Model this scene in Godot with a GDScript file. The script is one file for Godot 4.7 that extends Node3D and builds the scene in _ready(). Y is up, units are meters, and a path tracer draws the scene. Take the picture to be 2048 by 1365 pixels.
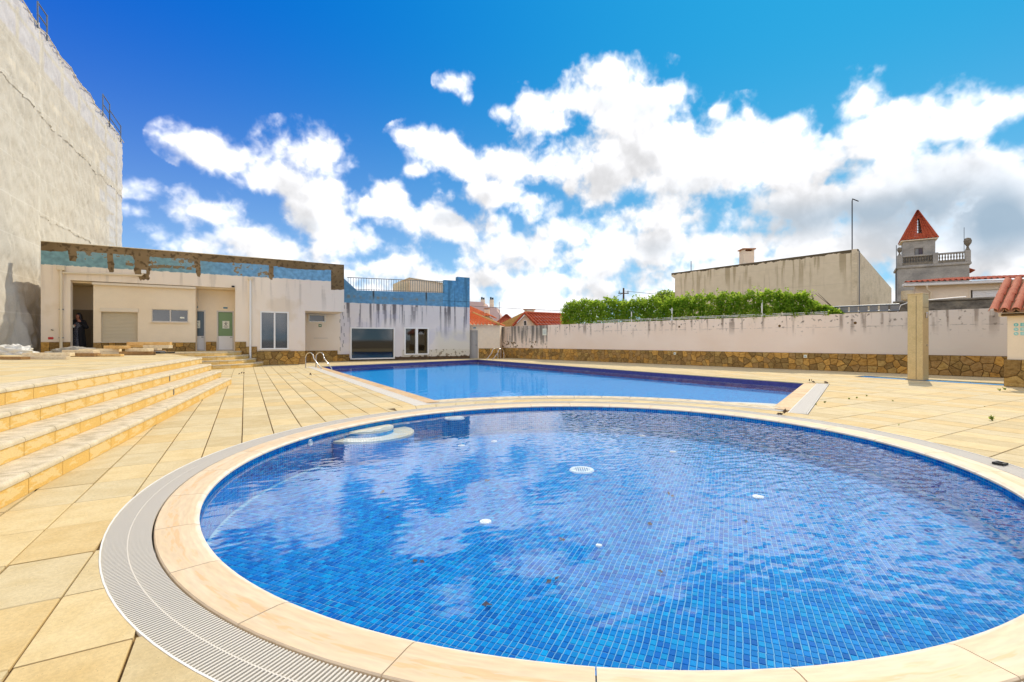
extends Node3D
# A round pool and a larger pool behind it, paved decks, a club building, a wrapped scaffold building, a long boundary wall and the village behind.
# World: metres, y up, the camera looks towards -z. P(x, depth, y) gives a point that lies DEPTH metres ahead of the camera's place.

const EYE := 1.2
const E2 := Vector2(0.8535, 0.521)     # the paving's two directions, as (x, depth)
const E1 := Vector2(-0.521, 0.8535)
const POOL := Vector2(0.6, 5.34)       # middle of the round pool
const R_WATER := 3.58
const R_COPING := 3.81
const R_GRATE := 4.05
const R_STRIP := 4.42
const R_GRATE2 := 4.68
const R_BIG := 5.05
const TERRACE := 0.70
const RISE := 0.175
var M := {}
var taken := {}
var part_no := {}
var t0 := 0


func _ready() -> void:
	t0 = Time.get_ticks_msec()
	set_camera_and_light()
	make_materials()
	stage("materials")
	build_ground()
	build_decks()
	stage("decks")
	build_steps()
	stage("steps")
	build_round_pool()
	stage("round pool")
	build_big_pool()
	build_club()
	build_blue_wing()
	stage("club")
	build_wrapped_building()
	build_boundary_wall()
	build_hedge()
	stage("wall")
	build_hut()
	build_village()
	stage("village")
	build_furniture()
	build_person()
	build_small_things()
	stage("done")


func stage(s: String) -> void:
	print("%5d ms  %s" % [Time.get_ticks_msec() - t0, s])


func set_camera_and_light() -> void:
	var cam := Camera3D.new()
	cam.name = "camera"
	cam.projection = Camera3D.PROJECTION_FRUSTUM
	cam.near = 0.05
	cam.far = 2000.0
	cam.size = 1365.0 / 958.0 * 0.05
	cam.frustum_offset = Vector2(-50.0, -1.5) / 958.0 * 0.05
	cam.position = Vector3(0, EYE, 0)
	add_child(cam)
	cam.current = true
	var env := Environment.new()
	env.background_mode = Environment.BG_SKY
	env.tonemap_mode = Environment.TONE_MAPPER_LINEAR
	env.tonemap_exposure = 1.64
	env.background_energy_multiplier = 1.0
	env.sdfgi_enabled = true
	env.ssao_enabled = true
	env.ssil_enabled = true
	var sky := Sky.new()
	var sm := PanoramaSkyMaterial.new()
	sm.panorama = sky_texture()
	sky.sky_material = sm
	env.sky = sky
	var we := WorldEnvironment.new()
	we.name = "environment"
	we.environment = env
	add_child(we)
	var sun := DirectionalLight3D.new()
	sun.name = "sun"
	sun.light_energy = 0.66
	sun.light_color = Color(1.0, 0.95, 0.86)
	sun.light_angular_distance = 0.5
	sun.shadow_enabled = true
	sun.sky_mode = DirectionalLight3D.SKY_MODE_LIGHT_ONLY
	add_child(sun)
	var az := deg_to_rad(37.0)
	var el := deg_to_rad(49.0)
	var to_sun := Vector3(sin(az) * cos(el), sin(el), -cos(az) * cos(el))
	sun.look_at_from_position(to_sun * 50.0, Vector3.ZERO)


# ---------------------------------------------------------------- sky
# cumulus heaps: azimuth, height, half width, half height (degrees), weight
const CLOUDS := [[-35.5,18.6,3.0,1.7,0.9],[-33.5,17.8,2.5,1.6,0.9],[-26.3,19.0,4.2,2.5,1],[-28.2,16.8,3.3,2.2,1],[-25.1,14.9,3.5,3.0,1],[-24.4,12.4,3.2,2.3,1],[-33.9,12.3,3.6,2.1,1],[-32.2,10.3,4.9,1.9,1],[-40.1,13.5,1.7,1.2,0.7],[-38.9,9.7,2.2,1.4,0.8],[-40.7,11.7,2.1,1.0,0.5],[-28.2,9.2,7.0,2.0,0.95],[-21.1,10.3,5.2,2.2,0.9],[-18.1,8.2,8.1,1.9,0.85],[-35.1,8.8,4.8,1.7,0.9],[-24.4,7.4,7.4,1.6,0.8],[-10.0,27.8,2.0,1.0,0.75],[-8.1,26.6,0.9,1.0,0.62],[-1.4,25.9,3.7,1.7,1],[-4.4,25.5,2.4,1.2,0.9],[1.6,24.6,2.7,1.4,0.95],[-14.6,22.5,2.5,1.3,0.85],[-11.4,21.2,3.4,1.9,1],[-8.5,19.8,5.3,2.4,1],[-4.7,20.0,4.4,2.1,1],[-6.5,17.2,4.2,1.8,1],[-14.6,18.7,2.2,0.9,0.75],[-17.6,16.4,2.5,1.6,0.95],[-18.4,14.8,2.6,1.3,0.9],[-13.2,13.7,5.1,1.9,0.95],[-8.5,12.7,6.4,2.2,1],[-4.1,10.7,7.1,2.8,1],[0.4,15.4,3.7,2.1,0.95],[2.5,12.9,3.7,2.4,0.95],[8.1,28.8,3.6,1.6,1],[6.9,26.3,3.9,2.4,1],[10.7,25.1,6.3,3.6,1.1],[14.7,26.1,3.1,1.7,1],[4.5,20.1,6.6,2.9,1],[9.5,19.9,7.5,4.2,1.1],[14.4,20.1,7.8,4.6,1.1],[20.8,24.1,1.4,1.1,0.9],[21.4,19.2,8.3,4.2,1.1],[28.8,17.6,8.3,3.8,1.1],[26.2,21.4,4.6,1.5,1],[34.0,22.4,2.7,2.2,1],[35.8,19.1,5.9,2.9,1.1],[40.8,19.0,4.1,2.3,1],[44.0,19.3,3.1,2.2,1],[28.8,13.4,9.2,3.3,1.1],[37.2,13.8,8.4,4.5,1.1],[44.3,12.5,4.6,4.9,1.1],[15.8,14.2,7.2,2.7,1],[13.3,10.4,8.4,2.8,1],[23.0,10.4,7.6,2.1,1],[33.2,9.5,10.5,3.2,1.1],[40.8,7.7,7.6,3.8,1.1],[7.5,8.9,6.4,2.4,0.95],[4.5,6.6,8.8,2.0,0.9],[16.1,6.9,12.0,2.5,0.95],[36.0,24.8,1.3,0.6,0.62],[26.9,7.5,12.3,2.1,1],[49.6,15.9,4.0,3.9,1],[50.8,9.0,4.8,5.9,1.1],[-10.3,7.1,11.4,1.7,0.8],[-2.6,5.1,11.8,1.5,0.85],[-34.3,6.7,10.2,1.2,0.7],[-30.9,4.1,11.4,1.8,0.9],[-16.0,4.6,14.1,1.9,0.85],[1.6,4.2,15.2,2.1,0.9],[18.8,4.6,15.8,2.0,0.95],[35.2,4.4,12.1,2.4,1],[45.5,4.6,5.9,2.5,1],[-38.9,6.5,4.4,1.4,0.8]]
# thick, grey parts of the clouds
const GREYS := [[28.8,12.3,6.9,1.7,0.45],[40.1,11.3,4.6,3.5,0.75],[44.5,9.3,2.1,3.7,0.7],[33.2,12.4,4.6,1.6,0.4],[42.8,6.2,3.9,1.7,0.3],[-35.1,10.6,2.4,0.7,0.5],[-25.4,12.0,2.9,0.7,0.25],[6.3,6.8,4.7,1.2,0.35],[12.4,25.4,2.9,1.2,0.3],[8.4,26.9,2.3,1.2,0.25],[15.0,10.3,4.5,1.2,0.25],[-11.4,14.4,3.4,0.8,0.25],[-4.4,11.8,4.2,0.9,0.25],[24.0,14.0,3.0,1.2,0.3],[17.2,16.7,3.3,1.4,0.15],[31.0,18.8,2.6,0.9,0.15],[38.3,16.0,2.6,1.0,0.2],[2.7,5.4,5.4,0.8,0.3],[0.4,7.2,3.6,0.8,0.25],[25.5,24.4,2.4,0.7,0.1],[47.0,6.5,3.9,3.6,0.5]]

func splat(field: PackedFloat32Array, w: int, hgt: int, list: Array, mirror: bool) -> void:
	# adds soft round heaps to a field over azimuth and height (90..0)
	for b in list:
		var az: float = b[0]
		var px := int(az / 360.0 * w)   # the picture begins straight ahead
		var py := int((90.0 - float(b[1])) / 90.0 * hgt)
		var sx: float = float(b[2]) / 360.0 * w
		var sy: float = float(b[3]) / 90.0 * hgt
		var wt: float = b[4]
		for y in range(maxi(0, int(py - 2.0 * sy)), mini(hgt, int(py + 2.0 * sy) + 1)):
			var dy := (y - py) / sy
			for x in range(int(px - 2.0 * sx), int(px + 2.0 * sx) + 1):
				var dx := (x - px) / sx
				var q := dx * dx + dy * dy
				if q < 4.0:
					var i := y * w + posmod(x, w)
					field[i] = maxf(field[i], wt * exp(-q * 0.9)) if not mirror else field[i] + wt * exp(-q * 0.9)


func sky_texture() -> ImageTexture:
	var w := 4096
	var hh := 1024
	var lw := 1024
	var lh := 256
	var heap := PackedFloat32Array()
	heap.resize(lw * lh)
	var grey := PackedFloat32Array()
	grey.resize(lw * lh)
	splat(heap, lw, lh, CLOUDS, false)
	splat(grey, lw, lh, GREYS, true)
	# the sky outside the frame carries on with heaps, more of them added as fill light
	var rng := RandomNumberGenerator.new()
	rng.seed = 11
	var more := []
	var dim := []
	for i in 90:
		var az := rng.randf_range(62.0, 300.0)
		az = az - 360.0 if az > 180.0 else az
		var el := rng.randf_range(2.0, 44.0)
		var sx := rng.randf_range(4.0, 10.0)
		more.append([az, el, sx, sx * rng.randf_range(0.4, 0.7), rng.randf_range(0.8, 1.1)])
		dim.append([az, el - 1.0, sx * 0.8, sx * 0.2, rng.randf_range(0.1, 0.5)])
	for i in 60:  # overhead heaps added to whiten the light on shaded walls
		var sx := rng.randf_range(10.0, 26.0)
		more.append([rng.randf_range(-180.0, 180.0), rng.randf_range(48.0, 80.0), sx, rng.randf_range(4.0, 8.0), rng.randf_range(0.85, 1.1)])
	for i in 90:  # unseen heaps added around and behind the camera as fill light
		var az := rng.randf_range(66.0, 294.0)
		var sx := rng.randf_range(6.0, 13.0)
		more.append([az - 360.0 if az > 180.0 else az, rng.randf_range(23.0, 50.0), sx, sx * rng.randf_range(0.35, 0.6), rng.randf_range(0.85, 1.15)])
	splat(heap, lw, lh, more, false)
	splat(grey, lw, lh, dim, true)
	var hi := Image.create_from_data(lw, lh, false, Image.FORMAT_RF, heap.to_byte_array())
	hi.resize(w, hh, Image.INTERPOLATE_CUBIC)
	heap = hi.get_data().to_float32_array()
	hi = Image.create_from_data(lw, lh, false, Image.FORMAT_RF, grey.to_byte_array())
	hi.resize(w, hh, Image.INTERPOLATE_CUBIC)
	grey = hi.get_data().to_float32_array()
	var nz := FastNoiseLite.new()
	nz.noise_type = FastNoiseLite.TYPE_SIMPLEX_SMOOTH
	nz.seed = 5
	nz.frequency = 0.011
	nz.fractal_octaves = 6
	nz.fractal_gain = 0.6
	nz.domain_warp_enabled = true
	nz.domain_warp_amplitude = 26.0
	nz.domain_warp_frequency = 0.012
	var n1 := nz.get_seamless_image(w, hh, false, false, 0.08, true).get_data()
	var cz := FastNoiseLite.new()
	cz.noise_type = FastNoiseLite.TYPE_CELLULAR
	cz.cellular_return_type = FastNoiseLite.RETURN_DISTANCE
	cz.seed = 9
	cz.frequency = 0.024
	cz.fractal_octaves = 4
	cz.fractal_gain = 0.55
	cz.domain_warp_enabled = true
	cz.domain_warp_amplitude = 14.0
	cz.domain_warp_frequency = 0.02
	var n2 := cz.get_seamless_image(w, hh, false, false, 0.08, true).get_data()
	nz.seed = 23
	nz.frequency = 0.009
	nz.fractal_octaves = 4
	nz.fractal_gain = 0.45
	var n3 := nz.get_seamless_image(w, hh, false, false, 0.08, true).get_data()
	var d := PackedFloat32Array()
	d.resize(w * hh)
	for i in w * hh:
		var hv := heap[i]
		d[i] = 0.0 if hv < 0.12 else hv * 1.15 + (n1[i] / 255.0 - 0.5) * 1.35 + (0.40 - n2[i] / 255.0) * 0.6
	var out := PackedFloat32Array()
	out.resize(w * hh * 2 * 3)
	var o := 0
	for y in hh:
		var el := 90.0 * (1.0 - (y + 0.5) / hh)
		# blue of the clear air: deep overhead, pale low down
		var k := clampf(1.0 - el / 38.0, 0.0, 1.0)
		var low := k * k * k
		for x in w:
			var i := y * w + x
			var az := wrapf((x + 0.5) / w * 360.0, -180.0, 180.0)
			var toward := exp(-pow((az - 37.0) / 60.0, 2.0))
			var r := lerpf(0.015 * toward * toward, 0.34, low)
			var g := lerpf(0.046 + 0.195 * toward, 0.56, low)
			var b := lerpf(0.385 + 0.08 * toward, 0.70, low)
			var v := d[i]
			if v > 0.25:
				var a := pow(smoothstep(0.20, 0.92, v), 1.25)
				# light that reaches this part of the cloud: less where much cloud lies between it and the sun
				var over := heap[maxi(0, y - 34) * w + posmod(x + 14, w)] * 0.6 + heap[maxi(0, y - 70) * w + posmod(x + 24, w)] * 0.4
				var rise := d[maxi(0, y - 8) * w + posmod(x + 5, w)] - v
				var thick := smoothstep(0.25, 1.05, over) * 0.55 + clampf(rise, -0.4, 0.5) * 0.42 + (n3[i] / 255.0 - 0.5) * 0.9 + smoothstep(0.9, 1.9, v) * 0.2
				var gr := clampf(grey[i] * smoothstep(0.4, 1.0, v), 0.0, 0.95) * smoothstep(5.5, 9.5, el)
				# heaps across from the sun are front-lit, and brightened further to fill shaded walls
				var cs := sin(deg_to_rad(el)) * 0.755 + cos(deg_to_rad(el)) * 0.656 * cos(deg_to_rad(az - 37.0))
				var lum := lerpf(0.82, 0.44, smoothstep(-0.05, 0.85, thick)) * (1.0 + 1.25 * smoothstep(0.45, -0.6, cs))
				var cr := lerpf(lum, 0.22, gr)
				var cg := lerpf(lum * 1.0, 0.30, gr)
				var cb := lerpf(lum * 1.02, 0.38, gr)
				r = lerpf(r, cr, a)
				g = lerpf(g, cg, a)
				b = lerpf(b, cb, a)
			out[o] = r
			out[o + 1] = g
			out[o + 2] = b
			o += 3
	for y in hh:
		for x in w:
			out[o] = 0.42
			out[o + 1] = 0.40
			out[o + 2] = 0.36
			o += 3
	return ImageTexture.create_from_image(Image.create_from_data(w, hh * 2, false, Image.FORMAT_RGBF, out.to_byte_array()))


# ---------------------------------------------------------------- helpers
func P(x: float, depth: float, y := 0.0) -> Vector3:
	return Vector3(x, y, -depth)


func V(p: Vector2, y := 0.0) -> Vector3:
	return Vector3(p.x, y, -p.y)


class MB:
	# collects triangles, given anticlockwise as seen from outside
	var v := PackedVector3Array()
	var n := PackedVector3Array()
	var t := PackedVector2Array()
	var c := PackedColorArray()
	var ink := Color.WHITE
	var coloured := false

	func put(p: Vector3, nn: Vector3, u: Vector2) -> void:
		v.append(p)
		n.append(nn)
		t.append(u)
		if coloured:
			c.append(ink)

	func tri(a: Vector3, b: Vector3, d: Vector3, ua := Vector2.ZERO, ub := Vector2.ZERO, ud := Vector2.ZERO) -> void:
		var nn := (b - a).cross(d - a).normalized()
		put(a, nn, ua)
		put(d, nn, ud)
		put(b, nn, ub)

	func tri_n(a: Vector3, b: Vector3, d: Vector3, na: Vector3, nb: Vector3, nd: Vector3, ua := Vector2.ZERO, ub := Vector2.ZERO, ud := Vector2.ZERO) -> void:
		put(a, na, ua)
		put(d, nd, ud)
		put(b, nb, ub)

	func quad(a: Vector3, b: Vector3, d: Vector3, e: Vector3, ua := Vector2(0, 1), ub := Vector2(1, 1), ud := Vector2(1, 0), ue := Vector2(0, 0)) -> void:
		tri(a, b, d, ua, ub, ud)
		tri(a, d, e, ua, ud, ue)

	func quad_out(a: Vector3, b: Vector3, d: Vector3, e: Vector3, outward: Vector3) -> void:
		if (b - a).cross(d - a).dot(outward) >= 0.0:
			quad(a, b, d, e)
		else:
			quad(a, e, d, b, Vector2(0, 1), Vector2(0, 0), Vector2(1, 0), Vector2(1, 1))

	func tri_out(a: Vector3, b: Vector3, d: Vector3, outward: Vector3) -> void:
		if (b - a).cross(d - a).dot(outward) >= 0.0:
			tri(a, b, d)
		else:
			tri(a, d, b)

	func box(mid: Vector3, size: Vector3, bev := 0.0, turn := Basis()) -> void:
		var hs := size * 0.5
		var axes := [0, 1, 2]
		for ax in axes:
			var bx: int = (ax + 1) % 3
			var cx: int = (ax + 2) % 3
			for s in [-1.0, 1.0]:
				var o := Vector3.ZERO
				o[ax] = s
				var q := []
				for st in [[-1, -1], [1, -1], [1, 1], [-1, 1]]:
					var p := Vector3.ZERO
					p[ax] = s * hs[ax]
					p[bx] = st[0] * (hs[bx] - bev)
					p[cx] = st[1] * (hs[cx] - bev)
					q.append(mid + turn * p)
				quad_out(q[0], q[1], q[2], q[3], turn * o)
		if bev <= 0.0:
			return
		for ax in axes:
			var bx: int = (ax + 1) % 3
			var cx: int = (ax + 2) % 3
			for sa in [-1.0, 1.0]:
				for sb in [-1.0, 1.0]:
					var q := []
					for k in 4:
						var sc := -1.0 if k == 0 or k == 3 else 1.0
						var p := Vector3.ZERO
						p[ax] = sa * (hs[ax] - (0.0 if k < 2 else bev))
						p[bx] = sb * (hs[bx] - (bev if k < 2 else 0.0))
						p[cx] = sc * (hs[cx] - bev)
						q.append(mid + turn * p)
					var o := Vector3.ZERO
					o[ax] = sa
					o[bx] = sb
					quad_out(q[0], q[1], q[2], q[3], turn * o)
		for sx in [-1.0, 1.0]:
			for sy in [-1.0, 1.0]:
				for sz in [-1.0, 1.0]:
					var s := Vector3(sx, sy, sz)
					var q := []
					for k in 3:
						var p := s * (hs - Vector3.ONE * bev)
						p[k] = s[k] * hs[k]
						q.append(mid + turn * p)
					tri_out(q[0], q[1], q[2], turn * s)

	func prism(poly: PackedVector2Array, at: Vector3, ux: Vector3, uy: Vector3, un: Vector3, h0: float, h1: float, bev := 0.0) -> void:
		# a flat polygon raised along UN from H0 to H1; BEV slopes the rim (convex polygons only)
		var k := poly.size()
		var mid := Vector2.ZERO
		for p in poly:
			mid += p / k
		var top := PackedVector2Array()
		for p in poly:
			var to := mid - p
			top.append(p + to.normalized() * minf(bev * 1.4, to.length() * 0.4) if bev > 0.0 else p)
		var idx := Geometry2D.triangulate_polygon(top)
		for i in range(0, idx.size(), 3):
			tri_out(at + ux * top[idx[i]].x + uy * top[idx[i]].y + un * h1, at + ux * top[idx[i + 1]].x + uy * top[idx[i + 1]].y + un * h1, at + ux * top[idx[i + 2]].x + uy * top[idx[i + 2]].y + un * h1, un)
		var cw := 1.0 if Geometry2D.is_polygon_clockwise(poly) else -1.0
		for i in k:
			var a := poly[i]
			var b := poly[(i + 1) % k]
			var nrm := Vector2(-(b - a).y, (b - a).x) * cw
			var outw := ux * nrm.x + uy * nrm.y
			var pa := at + ux * a.x + uy * a.y
			var pb := at + ux * b.x + uy * b.y
			quad_out(pa + un * h0, pb + un * h0, pb + un * (h1 - bev), pa + un * (h1 - bev), outw)
			if bev > 0.0:
				var ta := top[i]
				var tb := top[(i + 1) % k]
				quad_out(pa + un * (h1 - bev), pb + un * (h1 - bev), at + ux * tb.x + uy * tb.y + un * h1, at + ux * ta.x + uy * ta.y + un * h1, outw + un * 0.5 * outw.length())

	func tube(path: Array, rad: Variant, sides := 8, cap := true) -> void:
		var k := path.size()
		var rings := []
		var frame := Vector3.UP
		for i in k:
			var d: Vector3 = (path[mini(i + 1, k - 1)] - path[maxi(i - 1, 0)]).normalized()
			if i == 0 and absf(d.dot(frame)) > 0.9:
				frame = Vector3.RIGHT
			frame = (frame - d * frame.dot(d)).normalized()
			var side := d.cross(frame)
			var r: float = rad[i] if rad is Array else rad
			var ring := []
			for j in sides:
				var a := TAU * j / sides
				var dirn := frame * cos(a) + side * sin(a)
				ring.append([path[i] + dirn * r, dirn])
			rings.append(ring)
		for i in k - 1:
			for j in sides:
				var a = rings[i][j]
				var b = rings[i][(j + 1) % sides]
				var e = rings[i + 1][(j + 1) % sides]
				var f = rings[i + 1][j]
				tri_n(a[0], b[0], e[0], a[1], b[1], e[1])
				tri_n(a[0], e[0], f[0], a[1], e[1], f[1])
		if cap:
			for e in [0, k - 1]:
				var o: Vector3 = (path[0] - path[1]) if e == 0 else (path[k - 1] - path[k - 2])
				for j in sides:
					tri_out(path[e], rings[e][j][0], rings[e][(j + 1) % sides][0], o)

	func lathe(profile: Array, at: Vector3, sides := 20) -> void:
		for i in profile.size() - 1:
			var a: Vector2 = profile[i]
			var b: Vector2 = profile[i + 1]
			for j in sides:
				var q := []
				for jj in [j, j + 1]:
					var an: float = TAU * jj / sides
					q.append(at + Vector3(cos(an) * a.x, a.y, sin(an) * a.x))
					q.append(at + Vector3(cos(an) * b.x, b.y, sin(an) * b.x))
				var m := TAU * (j + 0.5) / sides
				var sl := b - a
				var outw := Vector3(cos(m) * sl.y, -sl.x, sin(m) * sl.y)
				if a.x > 1e-5:
					tri_out(q[0], q[1], q[2], outw)
				if b.x > 1e-5:
					tri_out(q[1], q[2], q[3], outw)

	func sheet(nx: int, ny: int, fn: Callable, flip := false) -> void:
		# a smooth sheet: FN(u, v) in 0..1 gives a point
		var pt := []
		for j in ny + 1:
			for i in nx + 1:
				pt.append(fn.call(float(i) / nx, float(j) / ny))
		var nr := []
		for j in ny + 1:
			for i in nx + 1:
				var dx: Vector3 = pt[j * (nx + 1) + mini(i + 1, nx)] - pt[j * (nx + 1) + maxi(i - 1, 0)]
				var dy: Vector3 = pt[mini(j + 1, ny) * (nx + 1) + i] - pt[maxi(j - 1, 0) * (nx + 1) + i]
				nr.append(dx.cross(dy).normalized() * (-1.0 if flip else 1.0))
		for j in ny:
			for i in nx:
				var k := [j * (nx + 1) + i, j * (nx + 1) + i + 1, (j + 1) * (nx + 1) + i + 1, (j + 1) * (nx + 1) + i]
				var u := [Vector2(float(i) / nx, 1.0 - float(j) / ny), Vector2(float(i + 1) / nx, 1.0 - float(j) / ny), Vector2(float(i + 1) / nx, 1.0 - float(j + 1) / ny), Vector2(float(i) / nx, 1.0 - float(j + 1) / ny)]
				for q in ([[0, 1, 2], [0, 2, 3]] if not flip else [[0, 2, 1], [0, 3, 2]]):
					tri_n(pt[k[q[0]]], pt[k[q[1]]], pt[k[q[2]]], nr[k[q[0]]], nr[k[q[1]]], nr[k[q[2]]], u[q[0]], u[q[1]], u[q[2]])

	func planar_uv(x0: float, y0: float, w: float, h: float) -> void:
		for i in v.size():
			t[i] = Vector2((v[i].x - x0) / w, 1.0 - (v[i].y - y0) / h)

	func mesh() -> ArrayMesh:
		var a := []
		a.resize(Mesh.ARRAY_MAX)
		a[Mesh.ARRAY_VERTEX] = v
		a[Mesh.ARRAY_NORMAL] = n
		a[Mesh.ARRAY_TEX_UV] = t
		if coloured:
			a[Mesh.ARRAY_COLOR] = c
		var m := ArrayMesh.new()
		m.add_surface_from_arrays(Mesh.PRIMITIVE_TRIANGLES, a)
		return m


func numbered(called: String) -> String:
	var k: int = taken.get(called, 0)
	taken[called] = k + 1
	return called if k == 0 else "%s_%03d" % [called, k]


func describe(o: Node, label: String, category: String, group := "") -> void:
	o.set_meta("label", label)
	o.set_meta("category", category)
	if group:
		o.set_meta("group", group)


func thing(called: String, label: String, category: String, at := Vector3.ZERO, turn := 0.0, group := "") -> Node3D:
	var o := Node3D.new()
	o.name = numbered(called)
	o.position = at
	o.rotation.y = turn
	add_child(o)
	describe(o, label, category, group)
	return o


func part(parent: Node, called: String, mesh: Mesh, m: Material) -> MeshInstance3D:
	var o := MeshInstance3D.new()
	var key := "%d/%s" % [parent.get_instance_id(), called]
	var k: int = part_no.get(key, 0)
	part_no[key] = k + 1
	o.name = called if k == 0 else "%s_%03d" % [called, k]
	o.mesh = mesh
	o.material_override = m
	parent.add_child(o)
	return o


func solo(called: String, mesh: Mesh, m: Material, label: String, category: String, group := "", at := Vector3.ZERO, turn := 0.0) -> MeshInstance3D:
	var o := MeshInstance3D.new()
	o.name = numbered(called)
	o.mesh = mesh
	o.material_override = m
	o.position = at
	o.rotation.y = turn
	add_child(o)
	describe(o, label, category, group)
	return o


func structure(called: String, mesh: Mesh = null, m: Material = null) -> Node3D:
	var o: Node3D = MeshInstance3D.new() if mesh else Node3D.new()
	o.name = numbered(called)
	if mesh:
		o.mesh = mesh
		o.material_override = m
	o.set_meta("kind", "structure")
	add_child(o)
	return o


func boxm(mid: Vector3, size: Vector3, bev := 0.0, turn := Basis()) -> ArrayMesh:
	var b := MB.new()
	b.box(mid, size, bev, turn)
	return b.mesh()


func tubem(path: Array, rad: Variant, sides := 8) -> ArrayMesh:
	var b := MB.new()
	b.tube(path, rad, sides)
	return b.mesh()


func ring_poly(r0: float, r1: float, a0: float, a1: float, step := 0.03) -> PackedVector2Array:
	# a piece of a ring round the round pool; angles from straight ahead, clockwise seen from above
	var p := PackedVector2Array()
	var k := maxi(1, int(ceil(absf(a1 - a0) / step)))
	for i in k + 1:
		var a := lerpf(a0, a1, float(i) / k)
		p.append(POOL + Vector2(sin(a), cos(a)) * r1)
	for i in k + 1:
		var a := lerpf(a1, a0, float(i) / k)
		p.append(POOL + Vector2(sin(a), cos(a)) * r0)
	return p


func circle_poly(mid: Vector2, r: float, k := 96) -> PackedVector2Array:
	var p := PackedVector2Array()
	for i in k:
		p.append(mid + Vector2(sin(TAU * i / k), cos(TAU * i / k)) * r)
	return p


func area_of(p: PackedVector2Array) -> float:
	var s := 0.0
	for i in p.size():
		s += p[i].cross(p[(i + 1) % p.size()])
	return absf(s) * 0.5


func flat_prism(poly: PackedVector2Array, y0: float, y1: float, bev := 0.0) -> ArrayMesh:
	var b := MB.new()
	b.prism(poly, Vector3.ZERO, Vector3(1, 0, 0), Vector3(0, 0, -1), Vector3.UP, y0, y1, bev)
	return b.mesh()


func cut(poly: PackedVector2Array, inside: Array, holes: Array) -> Array:
	# POLY within every polygon of INSIDE and outside all HOLES
	var list := [poly]
	for r in inside:
		var next := []
		for p in list:
			next.append_array(Geometry2D.intersect_polygons(p, r))
		list = next
	for q in holes:
		var next := []
		for p in list:
			for c in Geometry2D.clip_polygons(p, q):
				next.append(c)
		list = next
	return list.filter(func(p): return p.size() > 2 and area_of(p) > 0.0025)


func voronoi(w: float, h: float, cell: float, sd: int, gap := 0.014) -> Array:
	# irregular stones that fill a W by H field
	var rng := RandomNumberGenerator.new()
	rng.seed = sd
	var nx := maxi(1, int(round(w / cell)))
	var ny := maxi(1, int(round(h / cell)))
	var pts := []
	for j in ny:
		for i in nx:
			pts.append(Vector2((i + 0.5 + rng.randf_range(-0.42, 0.42)) * w / nx, (j + 0.5 + rng.randf_range(-0.40, 0.40)) * h / ny))
	var out := []
	for j in ny:
		for i in nx:
			var p: Vector2 = pts[j * nx + i]
			var poly := PackedVector2Array([Vector2(0, 0), Vector2(w, 0), Vector2(w, h), Vector2(0, h)])
			for jj in range(maxi(0, j - 2), mini(ny, j + 3)):
				for ii in range(maxi(0, i - 2), mini(nx, i + 3)):
					if ii == i and jj == j:
						continue
					var q: Vector2 = pts[jj * nx + ii]
					var m := (p + q) * 0.5
					var d := (q - p).normalized()
					var nextp := PackedVector2Array()
					for k in poly.size():
						var a := poly[k]
						var b := poly[(k + 1) % poly.size()]
						var da := (a - m).dot(d)
						var db := (b - m).dot(d)
						if da <= 0.0:
							nextp.append(a)
						if (da < 0.0 and db > 0.0) or (da > 0.0 and db < 0.0):
							nextp.append(a.lerp(b, da / (da - db)))
					poly = nextp
			for s in Geometry2D.offset_polygon(poly, -gap * 0.5):
				if area_of(s) > 0.004:
					out.append(s)
	return out


func cladding(parent: Node, x0: float, x1: float, y0: float, y1: float, z: float, cell: float, sd: int) -> void:
	# rough stones set in mortar on an upright face; the mortar bed is a part too
	part(parent, "mortar_bed", boxm(Vector3((x0 + x1) * 0.5, (y0 + y1) * 0.5, z + 0.012), Vector3(x1 - x0, y1 - y0, 0.024)), M.mortar)
	var rng := RandomNumberGenerator.new()
	rng.seed = sd
	for p in voronoi(x1 - x0, y1 - y0, cell, sd + 7):
		var b := MB.new()
		b.prism(p, Vector3(x0, y0, z), Vector3.RIGHT, Vector3.UP, Vector3(0, 0, 1), 0.02, rng.randf_range(0.04, 0.065), 0.012)
		part(parent, "stone", b.mesh(), M["stone%d" % rng.randi_range(0, 5)])


# ---------------------------------------------------------------- materials
func noise_bytes(w: int, h: int, freq: float, oct: int, sd: int, kind := FastNoiseLite.TYPE_SIMPLEX_SMOOTH) -> PackedByteArray:
	var nz := FastNoiseLite.new()
	nz.noise_type = kind
	nz.seed = sd
	nz.frequency = freq
	nz.fractal_octaves = oct
	return nz.get_seamless_image(w, h, false, false, 0.1, true).get_data()


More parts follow.
